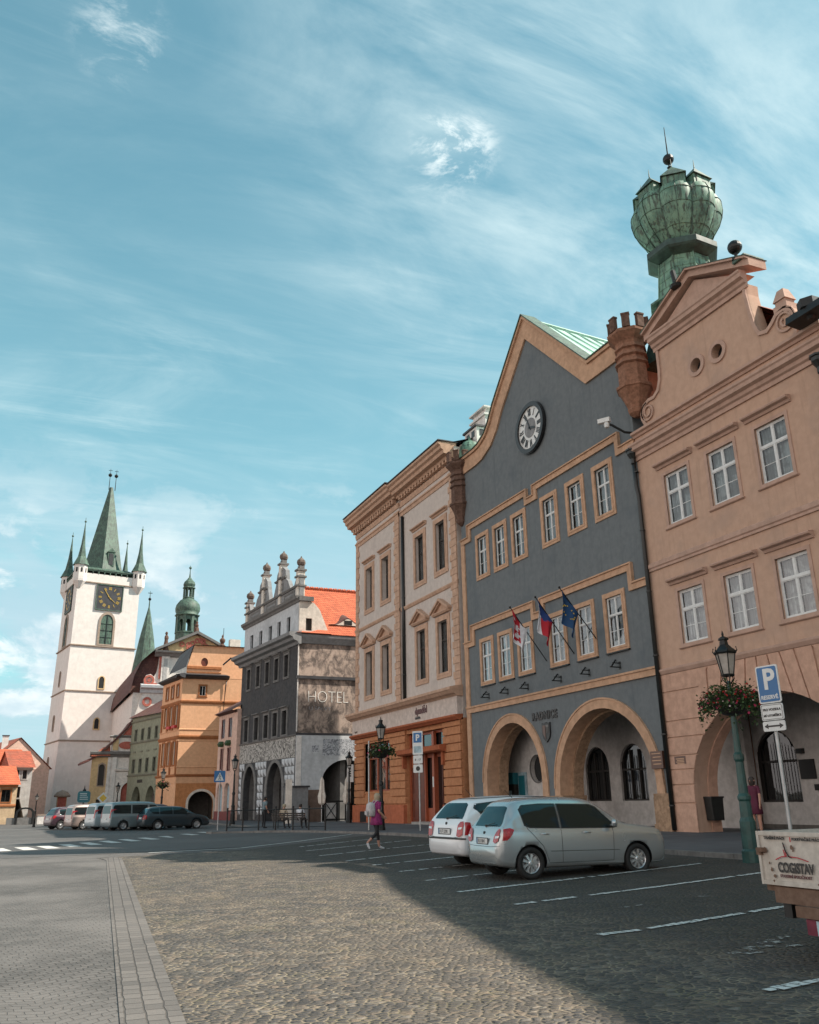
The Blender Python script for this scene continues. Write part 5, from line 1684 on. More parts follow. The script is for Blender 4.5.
    b.poly([(17.8, 61.55, 13.60), (20.6, 61.55, 13.60), (20.6, 62.5, 13.95), (18.3, 62.5, 13.95)])
    rf = b.build('roof', 'tile_new', t)
    b = MB(); b.tube([(18.9, 66.2, 18.15), (30.5, 66.2, 18.15)], .1, 6)
    for i in range(30): b.tube([(19.0 + i * .4, 66.2, 18.2), (19.3 + i * .4, 66.2, 18.22)], .13, 6)
    b.build('ridge_tiles', 'tile_new', rf)
    b = MB(); b.smooth = True                                       # eyebrow dormer
    n = 20; vs = []; 
    x0, x1 = 20.7, 23.7
    def roofz(y): return 13.56 + (y - 61.62) * (18.1 - 13.56) / (66.2 - 61.62)
    for j, k in enumerate((0.0, .0)):
        pass
    yb = 62.55
    for i in range(n + 1):
        q = i / n; x = x0 + (x1 - x0) * q
        h = .55 * math.exp(-((q - .5) / .2) ** 2)
        vs.append((x, yb - .12, roofz(yb) + .05 + h)); vs.append((x, yb + .12 + h * 1.9, roofz(yb + h * 1.9) + .1 + h * .03))
    b.add(vs, [(2 * i, 2 * i + 2, 2 * i + 3, 2 * i + 1) for i in range(n)])
    ey = b.build('eyebrow_dormer', 'tile_dark', rf)
    b = MB()
    b.add([(x0 + (x1 - x0) * i / n, yb - .1, roofz(yb) + .04) for i in range(n + 1)] + [(x0 + (x1 - x0) * i / n, yb - .1, roofz(yb) + .04 + .5 * math.exp(-((i / n - .5) / .2) ** 2)) for i in range(n + 1)],
          [(i, i + 1, n + 2 + i, n + 1 + i) for i in range(n)]); b.build('cheek', 'hotel_cream', ey)
    b = MB(); b.box(Fr((22.2, yb - .1), (1, 0), (0, -1)), -.32, .32, 0, .02, roofz(yb) + .08, roofz(yb) + .42); b.build('opening', 'black_paint', ey)
    b = MB(); b.box(HF, .1, .4, -12, -.5, 12, 13.6); b.box(HF, L - .4, L, -12, -.5, -.3, 16); b.box(HS, 29.6, 30, -13, -.4, -.3, 13.5); b.build('rear_wall', 'hotel_grey', t)
    b = MB(); b.tube([HF.P(L + .5, .9, 13.6), HF.P(L + 1.4, 1.3, 13.1)], .07, 6); b.build('gutter', 'slate', t)
    return t


hotel()
t = thing('antenna', 'thin antenna pole on the hotel\'s red roof', 'antenna', (24.3, 66.2, 18.1)); b = MB(); b.tube([(24.3, 66.2, 18.1), (24.3, 66.2, 20.1)], .03, 5)
b.build('pole', 'iron', t)

# ================================================================ PINK HOUSE with maroon shutters
PF = Fr((16.4, 75.5), HD, (-HD.y, HD.x))


def pink_house():
    t = thing('shuttered_house', 'small pink house with tall maroon windows between hotel and orange house', 'house', (16.4, 75.5, 0))
    L0, L1 = -1.2, 3.9
    uu = [.65, 2.6]
    holes = []
    for u in uu: holes += [rect(u - .5, u + .5, 6.95, 8.6), rect(u - .5, u + .5, 4.15, 6.1)]
    MB().prism(PF, rect(L0, L1, -.3, 9.2), -.4, 0, holes + [[(u - .75, .3), (u + .75, .3)] + arc(u, 2.6, .75, .6, 0, math.pi, 8) for u in (.8, 2.75)]).build('wall', 'house_pink', t)
    for u in uu:
        for z, h in ((6.95, 1.65), (4.15, 1.95)):
            w = window(t, PF, u, z, 1.0, h, cas='house_pink', cw=.08, proj=.03, frame='maroon_paint', style='mull', curt=None, dep=.05, glass='glass_dark')
        b = MB(); b.lathe(PF.P(u, .08, 6.45), [(.32, -.2), (.4, 0), (.25, .25)], 8); b.build('flower_box', 'leaf', t)
    b = MB()
    for u in (.8, 2.75):
        b.box(PF, u - .7, u + .7, -.36, -.3, .3, 3.1)
    b.build('shop_pane', 'poster_pale', t)
    b = MB(); b.box(PF, L0, L1, .001, .08, -.2, .9); b.build('plinth', 'maroon_paint', t)
    b = MB()
    P = PF.P
    b.poly([P(L0, .5, 9.1), P(L1, .5, 9.1), P(L1, -4.5, 11.9), P(L0, -4.5, 11.9)]); b.poly([P(L0, -9, 9.3), P(L1, -9, 9.3), P(L1, -4.5, 11.9), P(L0, -4.5, 11.9)])
    b.poly([P(L0, .5, 9.1), P(L1, .5, 9.1), P(L1, 0, 8.95), P(L0, 0, 8.95)])
    b.build('roof', 'tile_dark', t)
    return t


pink_house()

# ================================================================ ORANGE HOUSE, lit side wall
OS = Fr((0, 88.0), (1, 0), (0, -1))
OD = Vector((-0.15329, 0.98818)).normalized()
OF = Fr((13.88, 88.0), OD, (-OD.y, OD.x))


def orange_house():
    t = thing('orange_house', 'tall orange house with a sunlit side wall and an arch at its foot', 'house', (13.9, 88, 0))
    x0, x1 = 13.88, 24.0
    a = arc(16.35, 1.6, 1.2, 1.1, 0, math.pi, 16)
    MB().prism(OS, [(x0, 4.12), (x1, 4.12), (x1, 13.5), (x0, 13.5)], -.4, 0, [rect(15.6, 16.22, 11.8, 12.78)]).build('side_wall', 'house_orange', t)
    MB().prism(OS, [(x0, -.3), (15.15, -.3)] + a[::-1] + [(17.55, -.3), (x1, -.3), (x1, 4.119), (x0, 4.119)], -.4, .03).build('side_wall_low', 'house_orange_low', t)
    o = [(17.55 + .22, .2)] + arc(16.35, 1.6, 1.42, 1.32, 0, math.pi, 18) + [(15.15 - .22, .2), (15.15, .2)] + arc(16.35, 1.6, 1.2, 1.1, math.pi, 0, 18) + [(17.55, .2)]
    b = MB(); b.prism(OS, o, .02, .12); b.build('arch_surround', 'hotel_cream', t)
    b = MB(); b.box(OS, 15.0, 17.9, -3.4, -3.2, -.3, 3); b.box(OS, 14.9, 18, -3.4, -.4, 2.9, 3.1); b.box(OS, 14.9, 15.1, -3.2, -.4, -.3, 2.9); b.box(OS, 17.7, 17.9, -3.2, -.4, -.3, 2.9); b.build('passage', 'passage_dark', t)
    for z, h, d, ux in ((3.45, .62, .06, 1), (4.05, .22, .2, 1), (4.88, .12, .06, 1), (7.38, .12, .05, 1), (7.6, .3, .16, 1), (8.4, .12, .06, 1), (11.0, .28, .14, 1)):
        b = MB()
        for fr, u0, u1 in ((OS, x0 - .05, x1), (OF, -.05, 6.3)):
            b.sweep(fr, [(0, z), (d * .6, z), (d, z + h * .6), (d, z + h), (0, z + h + .04)], u0, u1)
        b.build('string_course', 'house_orange_trim' if h > .2 and z != 3.45 else 'house_orange', t)
    b = MB()
    for fr, u0, u1 in ((OS, x0 - .7, 18.45), (OF, -.7, 6.4)): b.sweep(fr, [(-.05, 13.42), (.1, 13.42), (.38, 13.52), (.52, 13.62), (.55, 13.74), (-.05, 13.86)], u0, u1)
    b.build('cornice', 'slate', t)
    window(t, OS, 15.91, 11.8, .6, .96, cas='house_orange_trim', cw=.14, proj=.06, frame='white_paint', style='mull', curt=None, dep=.15, sill='house_orange_trim', bars=.05)
    # narrow street face with rows of tall windows
    wu = [1.2, 2.9, 4.6]
    hz = [(1.6, 0), (5.2, 2.2), (9.0, 1.9), (11.75, 1.2)]
    holes = [rect(u - .38, u + .38, z, z + h) for u in wu for z, h in hz[1:]]
    MB().prism(OF, rect(0, 6.3, -.3, 13.5), -.4, -.001, holes).build('front_wall', 'house_orange', t)
    for u in wu:
        for z, h in hz[1:]: window(t, OF, u, z, .76, h, cas='house_orange_trim', cw=.14, proj=.06, frame='white_paint', style='mull', curt=None, dep=.12)
    for u in wu[:2]:
        b = MB(); b.box(OF, u - .5, u + .5, .05, .3, 8.7, 8.95); b.build('flower_box', 'petal_red', t)
    b = MB()
    for k, u in enumerate((.1, 1.95, 3.7, 5.6)):
        b.box(OF, u, u + .35, -.01, .1, 4.3, 7.4); b.box(OF, u, u + .35, -.01, .1, 8.5, 10.9)
    b.build('pilaster', 'house_orange_trim', t)
    # set-back attic and its roof
    AF = Fr((0, 89.2), (1, 0), (0, -1))
    MB().prism(AF, [(14.45, 13.7), (14.45, 14.9), (15.0, 16.85), (15.1, 17.0), (24, 17.0), (24, 13.7)], -.4, 0, [arc(16.15, 15.3, .36, .46, 0, 2 * math.pi, 16)[:-1]]).build('attic_wall', 'house_orange', t)
    b = MB(); b.prism(AF, arc(16.15, 15.3, .42, .52, 0, 2 * math.pi, 16)[:-1], -.2, -.1); b.build('attic_window', 'brown_door', t)
    b = MB(); b.sweep(AF, [(0, 14.55), (.12, 14.6), (.12, 14.85), (0, 14.9)], 14.4, 17.9); b.sweep(AF, [(0, 14.2), (.06, 14.22), (.06, 14.3), (0, 14.32)], 14.4, 17.9); b.build('attic_moulding', 'house_orange_trim', t)
    b = MB()
    b.poly([(14.9, 89.1, 16.95), (14.3, 89.1, 14.75), (13.4, 94.5, 14.6), (14.5, 94.5, 16.8)]); b.poly([(15.0, 88.9, 17.02), (24, 88.9, 17.02), (24, 94.5, 17.0), (14.5, 94.5, 17.0)])
    b.poly([(13.2, 87.3, 13.75), (18.4, 87.3, 13.75), (18.4, 89.3, 14.15), (14.2, 89.3, 14.15)]); b.poly([(13.2, 87.3, 13.75), (14.3, 89.3, 14.2), (13.4, 94.5, 14.2), (12.4, 94.5, 13.75)])
    b.build('roof', 'slate', t)
    b = MB(); b.box(OS, x1 - .3, x1, -6.3, -.4, -.3, 17); b.box(OS, 13.1, x1, -6.6, -6.3, -.3, 13.4); b.build('rear_wall', 'house_orange', t)
    b = MB(); b.box(Fr((19.3, 90), (1, 0), (0, -1)), -.55, .55, -.4, .4, 17, 17.9); b.build('chimney', 'hotel_cream', t)
    b = MB(); b.box(OS, 19.1, x1, .001, .5, 4.13, 13.4); 
    return t


orange_house()
downpipe('dark downpipe at the corner of the orange house', 'downpipe', [(18.2, 87.8, 13.3), (18.15, 87.85, 12.6), (18.0, 87.85, 9.3)], .06)['category'] = 'downpipe'
t = thing('stone_urn', 'dark stone urn on the parapet of the orange house', 'urn', (17.9, 89.4, 17.0))
b = MB(); b.lathe((17.9, 89.4, 17.0), [(.3, 0), (.3, .2), (.14, .3), (.28, .55), (.3, .75), (.16, .9), (.08, 1.0), (.12, 1.1), (.02, 1.3)], 10); b.build('body', 'turret_dark', t)
t = thing('antenna', 'thin antenna pole above the orange house', 'antenna', (18.2, 90.5, 17.0)); b = MB(); b.tube([(18.2, 90.5, 17), (18.2, 90.5, 19.2)], .03, 5); b.build('pole', 'iron', t)

# ================================================================ GREEN-GREY HOUSE at the corner of the square
GD = Vector((-0.223, 0.975)).normalized()
GF = Fr((14.2, 96.0), GD, (-GD.y, GD.x))


def green_house():
    t = thing('green_house', 'olive grey house with two pointed arches and small sign, left of the orange house', 'house', (14.2, 96, 0))
    L0, L1 = -1, 12.0
    wu = [4.0, 6.15, 8.25, 10.4]
    def parch(cu, hw=1.45):
        return [(cu + hw, 1.5)] + [(cu + hw * math.cos(a) * (1 - .12 * math.sin(a)), 1.5 + 2.0 * math.sin(a) ** .85) for a in [math.pi * k / 16 for k in range(1, 16)]] + [(cu - hw, 1.5)]
    A1, A2 = parch(8.85), parch(4.5)
    out = [(L0, 11.0), (L1, 11.2), (L1, -.3), (A1[0][0], -.3)] + A1 + [(A1[-1][0], -.3), (A2[0][0], -.3)] + A2 + [(A2[-1][0], -.3), (L0, -.3)]
    holes = [rect(u - .34, u + .34, 8.5, 9.75) for u in wu] + [rect(u - .36, u + .36, 5.0, 6.45) for u in wu]
    MB().prism(GF, out, -.7, 0, holes).build('wall', 'house_green', t)
    for u in wu:
        window(t, GF, u, 8.5, .68, 1.25, cas='house_green_trim', cw=.1, proj=.04, frame='dark_wood', style='mull', curt=None, dep=.12, glass='glass')
        window(t, GF, u, 5.0, .72, 1.45, cas='house_green_trim', cw=.1, proj=.04, frame='dark_wood', style='mull', curt=None, dep=.12, glass='glass')
    b = MB()
    for z in (4.6, 8.2, 10.6): b.sweep(GF, [(0, z), (.08, z), (.14, z + .12), (.14, z + .18), (0, z + .22)], L0, L1)
    for u in wu: b.box(GF, u - .4, u + .4, 0, .07, 7.2, 7.35)
    b.build('string_course', 'house_green_trim', t)
    b = MB(); b.box(GF, L0, L1, -3, -2.8, -.3, 4.2); b.box(GF, L0, L1, -3, -.7, 4.0, 4.2); b.build('arcade_wall', 'white_wash', t)
    text('letters', 'KRISTAL', .45, 'letter_dark', GF.P(8.75, .03, 3.9), -GF.d, (0, 0, 1), t, .01, 1.0, bold=.015)
    b = MB(); P = GF.P
    b.poly([P(L0, .4, 11.0), P(L1 + .2, .4, 11.2), P(L1 - .3, -5, 14.6), P(L0, -5, 14.6)]); b.poly([P(L0, -10, 11.0), P(L1, -10, 11.2), P(L1 - .3, -5, 14.6), P(L0, -5, 14.6)])
    b.poly([P(L1 + .2, .4, 11.2), P(L1, -10, 11.2), P(L1 - .3, -5, 14.6)])
    b.build('roof', 'tile_dark', t)
    b = MB(); b.box(GF, L1 - .4, L1, -10, -.7, -.3, 11); b.build('side_wall', 'house_green', t)


green_house()


# house deeper in the lane, its eaves shade the orange wall
t = thing('rear_house', 'plain ochre house in the lane behind the hotel', 'house', (24, 83, 0))
b = MB(); b.box(Fr((20.5, 79.5), (0, 1), (-1, 0)), 0, 7.0, -8, 0, -.3, 13.2); b.build('wall', 'house_ochre', t)
b = MB(); b.poly([(20.4, 79.3, 13.25), (20.4, 86.7, 13.25), (24.5, 86.7, 14.6), (24.5, 79.3, 14.6)]); b.poly([(28.6, 79.3, 13.25), (28.6, 86.7, 13.25), (24.5, 86.7, 14.6), (24.5, 79.3, 14.6)])
b.poly([(20.4, 79.3, 13.25), (28.6, 79.3, 13.25), (24.5, 79.3, 14.6)]); b.build('roof', 'tile_old', t)
# ================================================================ BAROQUE CHURCH, seen past the green and orange houses
def church():
    t = thing('church', 'baroque church with red and white gable front behind the olive grey house', 'church', (16, 108, 0))
    F = Fr((0, 108.0), (1, 0), (0, -1))
    # lower front: ochre bay left, white pilastered centre
    MB().prism(F, [(7.5, -.3), (9.5, -.3), (9.5, 6.9), (7.5, 6.9)], -.6, 0, [[(8.3, 3.7), (8.95, 3.7)] + arc(8.62, 5.7, .33, .33, 0, math.pi, 8), rect(8.3, 8.75, .4, 2.2)]).build('side_bay', 'church_ochre', t)
    b = MB(); b.box(F, 8.25, 9.0, -.4, -.25, 3.6, 6.1); b.box(F, 8.25, 8.8, -.4, -.25, .2, 2.3); b.build('side_opening', 'dark_wood', t)
    b = MB(); b.prism(F, [(8.2, 3.6), (9.05, 3.6), (9.05, 6.0), (8.62, 6.25), (8.2, 6.0)], 0, .06, [[(8.3, 3.7), (8.95, 3.7)] + arc(8.62, 5.7, .33, .33, 0, math.pi, 8)]); b.build('window_surround', 'tower_stone', t)
    a = arc(11.9, 3.0, 1.0, 1.1, 0, math.pi, 12)
    MB().prism(F, [(9.501, -.3), (10.9, -.3)] + a[::-1] + [(12.9, -.3), (24, -.3), (24, 15.0), (13.2, 15.0), (12.4, 14.2), (12.0, 12.5), (11.5, 10.8), (10.3, 9.1), (9.501, 9.0)], -.6, .1).build('front_wall', 'church_white', t)
    b = MB(); b.prism(F, [(10.2, .2), (10.9, .2)] + a[::-1] + [(12.9, .2), (13.6, .2), (13.6, 5.2), (10.2, 5.2)], .1, .25); b.sweep(F, [(.1, 5.2), (.4, 5.3), (.45, 5.5), (.1, 5.6)], 10.0, 13.8)
    b.build('portal', 'church_white', t)
    b = MB(); b.box(F, 10.9, 12.9, -.2, -.1, -.2, 4.0); b.build('door', 'church_red', t)
    b = MB(); b.box(F, 9.7, 10.15, .1, .3, .2, 6.8); b.box(F, 9.2, 9.5, 0, .2, .2, 6.8); b.build('pilaster', 'white_wash', t)
    b = MB()
    b.sweep(F, [(0, 6.8), (.2, 6.8), (.3, 7.0), (.55, 7.15), (.6, 7.4), (0, 7.5)], 7.2, 15)
    b.sweep(F, [(0, 9.0), (.15, 9.0), (.3, 9.15), (0, 9.3)], 9.2, 15)
    b.build('cornice', 'hotel_trim', t)
    b = MB(); b.prism(F, arc(11.1, 8.15, .85, .42, 0, 2 * math.pi, 20)[:-1], .1, .2); b.prism(F, [(10.6, 9.3), (12.6, 9.3), (12.2, 11.0), (11.6, 10.6)], .1, .18); b.build('red_field', 'church_red', t)
    b = MB(); b.box(F, 9.6, 10.2, .1, .22, 7.6, 8.9); b.build('attic_panel', 'church_ochre', t)
    # curved sweep of roof at the left wing
    b = MB(); sw = [(6.2, 6.2), (7.3, 6.7), (8.6, 7.7), (9.8, 8.9), (10.8, 10.0), (11.7, 11.4)]
    b.ribbon(F, sw, .22, -4, .35); b.build('curved_cornice', 'tile_dark', t)
    b = MB(); P = F.P
    b.poly([P(7.2, .5, 6.9), P(9.4, .5, 6.95), P(9.3, .0, 8.2), P(8.6, .0, 7.9)]); b.poly([P(7.1, .5, 6.85), P(8.6, .1, 8.0), P(8.6, -4, 8.0), P(7.1, -4, 6.85)]); b.build('side_roof', 'tile_old', t)
    # upper storey between orange roof and tower: entablature, volute, panel, pediment
    b = MB()
    b.sweep(F, [(.1, 14.2), (.3, 14.25), (.4, 14.6), (.8, 14.8), (.85, 15.1), (.1, 15.3)], 12.1, 24)
    b.build('entablature', 'hotel_white', t)
    up = [(24, 15.2), (12.5, 15.2), (12.45, 15.9), (12.7, 16.35), (13.2, 16.5), (13.6, 16.2), (13.9, 16.8), (14.05, 17.8), (14.1, 19.0), (24, 19.0)]
    MB().prism(F, up, -.6, 0).build('upper_wall', 'church_white', t)
    b = MB()
    o, i_ = ring(13.05, 15.75, .62, .38, 20); b.prism(F, o, .0, .2, [i_]); b.prism(F, arc(13.05, 15.75, .2, .2, 0, 2 * math.pi, 12)[:-1], 0, .2)
    b.box(F, 14.1, 14.35, .0, .15, 16, 18.6); b.prism(F, [(12.5, 15.2), (14.0, 15.2), (14.0, 15.4), (12.5, 15.4)], 0, .3)
    o, i_ = ring(13.0, 13.2, .55, .3, 20); b.prism(F, o, .1, .25, [i_])
    b.build('red_ornament', 'church_red', t)
    b = MB(); b.box(F, 14.35, 15.3, .0, .22, 15.3, 18.7); b.build('upper_pilaster', 'church_white', t)
    b = MB(); b.box(F, 14.6, 15.05, .22, .26, 15.6, 18.4); b.build('panel', 'house_grey', t)
    b = MB(); b.sweep(F, [(0, 18.6), (.3, 18.7), (.5, 18.95), (.9, 19.1), (.95, 19.3), (0, 19.4)], 13.5, 24); b.build('upper_cornice', 'hotel_trim', t)
    b = MB(); b.prism(F, [(13.7, 19.3), (23.1, 19.3), (18.4, 21.7)], -.5, 0); b.build('pediment', 'church_ochre', t)
    b = MB()
    for s_ in (1, -1):
        b.prism(F, [(18.4 + s_ * 4.9, 19.3), (18.4, 21.65), (18.4, 22.0), (18.4 + s_ * 4.9, 19.6)], -.6, .6)
    b.build('raking_cornice', 'hotel_trim', t)
    b = MB()
    rnd = random.Random(3)
    for k in range(16):
        u = 16.6 + rnd.random() * 3.6; z = 19.6 + rnd.random() * max(.2, (1.7 - abs(u - 18.4) * .5))
        o, i_ = ring(u, z, .34, .16, 10); b.prism(F, o, 0, .14 + .01 * k / 16, [i_])
    b.build('relief', 'church_red', t)
    for u, z, h in ((14.75, 19.7, 2.1), (18.35, 21.9, 1.4)):
        b = MB(); c = (u, 108.2, z)
        b.lathe(c, [(.42, -.4), (.42, 0), (.34, .1), (.28, .5), (.2, h * .5), (.26, h * .62), (.22, h * .72), (.1, h * .8), (.17, h * .88), (.13, h * .96), (.02, h)], 10, lobes=lambda a, r, z: 1 + .12 * math.sin(3 * a + 6 * z)); b.build('statue', 'turret_dark', t)
    # nave and dark red roof
    b = MB(); b.box(F, 11.4, 24, -30, -.6, -.3, 14.3); b.build('nave', 'church_white', t)
    b = MB()
    rr = [(11.0, 14.3), (11.3, 16.2), (12.0, 18.0), (13.3, 19.3), (15, 20.2), (18.4, 21.6)]
    for a_, c_ in zip(rr[:-1], rr[1:]):
        b.poly([P(a_[0], .2, a_[1]), P(c_[0], .2, c_[1]), P(c_[0], -28, c_[1]), P(a_[0], -28, a_[1])])
    b.poly([P(18.4, .2, 21.6), P(25.5, .2, 15), P(25.5, -28, 15), P(18.4, -28, 21.6)])
    b.poly([P(u, -28, z) for u, z in rr] + [P(25.5, -28, 15)]); b.poly([P(u, -.62, z) for u, z in rr] + [P(18.4, -.62, 14.2), P(11.0, -.62, 14.2)])
    b.build('roof', 'tile_dark', t)
    # octagonal copper bell tower
    c = (18.95, 120, 0); o8 = R_(22.5); kept = []
    b = MB(); b.lathe(c, [(1.75, 17), (1.75, 24.0), (1.85, 24.05), (1.85, 24.25), (1.65, 24.3)], 8, o8); tw = b.build('drum', 'copper_dark', t)
    for i in range(8):
        a = i * math.pi / 4 + o8
        b = MB(); x, y = c[0] + 1.55 * math.cos(a), c[1] + 1.55 * math.sin(a)
        b.box(Fr((x, y), (-math.sin(a), math.cos(a)), (math.cos(a), math.sin(a))), -.22, .22, -.2, .2, 24.25, 26.8); b.build('lantern_post', 'copper_dark', tw)
    b = MB()
    for i in range(8):                                              # arched heads between the posts
        a = i * math.pi / 4
        f = Fr((c[0] + 1.43 * math.cos(a), c[1] + 1.43 * math.sin(a)), (-math.sin(a), math.cos(a)), (math.cos(a), math.sin(a)))
        b.prism(f, [(-.6, 26.8), (-.6, 25.5), (-.38, 25.5)] + arc(0, 25.6, .38, .55, math.pi, 0, 8) + [(.38, 25.5), (.6, 25.5), (.6, 26.8)], -.1, .1)
    b.build('lantern_arch', 'copper_dark', tw)
    b = MB(); b.smooth = True
    b.lathe(c, [(1.6, 26.7), (2.0, 26.8), (2.0, 26.95), (1.7, 27.05), (1.95, 27.5), (2.0, 28.0), (1.85, 28.6), (1.45, 29.1), (1.0, 29.4), (.8, 29.6)], 8, o8); b.smooth = False; b.build('onion_dome', 'copper_dark', t)
    b = MB()
    for i in range(8):
        a = i * math.pi / 4 + o8; b.tube([(c[0] + .78 * math.cos(a), c[1] + .78 * math.sin(a), 29.5), (c[0] + .78 * math.cos(a), c[1] + .78 * math.sin(a), 31.2)], .13, 6)
    b.lathe(c, [(.9, 29.5), (.95, 29.6), (.9, 29.75)], 8, o8); b.build('upper_lantern', 'copper_dark', t)
    b = MB(); b.lathe(c, [(.7, 31.1), (1.05, 31.2), (1.0, 31.35), (.85, 31.4), (.98, 31.8), (.85, 32.2), (.45, 32.6), (.15, 33.0), (.08, 33.6), (.03, 34.9)], 8, o8); b.ball((c[0], c[1], 34.5), .22, 10); b.build('upper_dome', 'copper_dark', t)
    for o in t.children:                                        # proportions of the bell tower
        if o.name.split('.')[0] in ('drum', 'onion_dome', 'upper_lantern', 'upper_dome'):
            for q in [o] + list(o.children):
                for v in q.data.vertices:
                    v.co.x = (c[0] - 16) + (v.co.x - (c[0] - 16)) * .87; v.co.y = 12 + (v.co.y - 12) * .87
                    if v.co.z > 22: v.co.z = 22 + (v.co.z - 22) * .90


church()

t = thing('roof_turret', 'tall slim green copper spire rising from the church roof beside the white tower', 'spire', (14.4, 127, 14))
b = MB(); b.lathe((14.5, 126.5, 0), [(2.3, 14.5), (2.1, 17), (1.6, 20.5), (1.05, 24), (.45, 27), (.1, 28.6), (.03, 31)], 8, R_(22.5)); b.build('spire', 'copper_dark', t)
b = MB(); b.ball((14.5, 126.5, 29.8), .22, 10); b.tube([(14.2, 126.5, 30.7), (14.8, 126.5, 30.7)], .05, 4); b.build('finial', 'iron', t)

# ================================================================ WHITE CHURCH TOWER
TD = Vector((math.cos(R_(9)), math.sin(R_(9))))
TA = (4.35, 132.0)
TF = Fr(TA, TD, (TD.y, -TD.x))                                 # front
TL = Fr(TA, (-TD.y, TD.x), (-TD.x, -TD.y))                       # left face


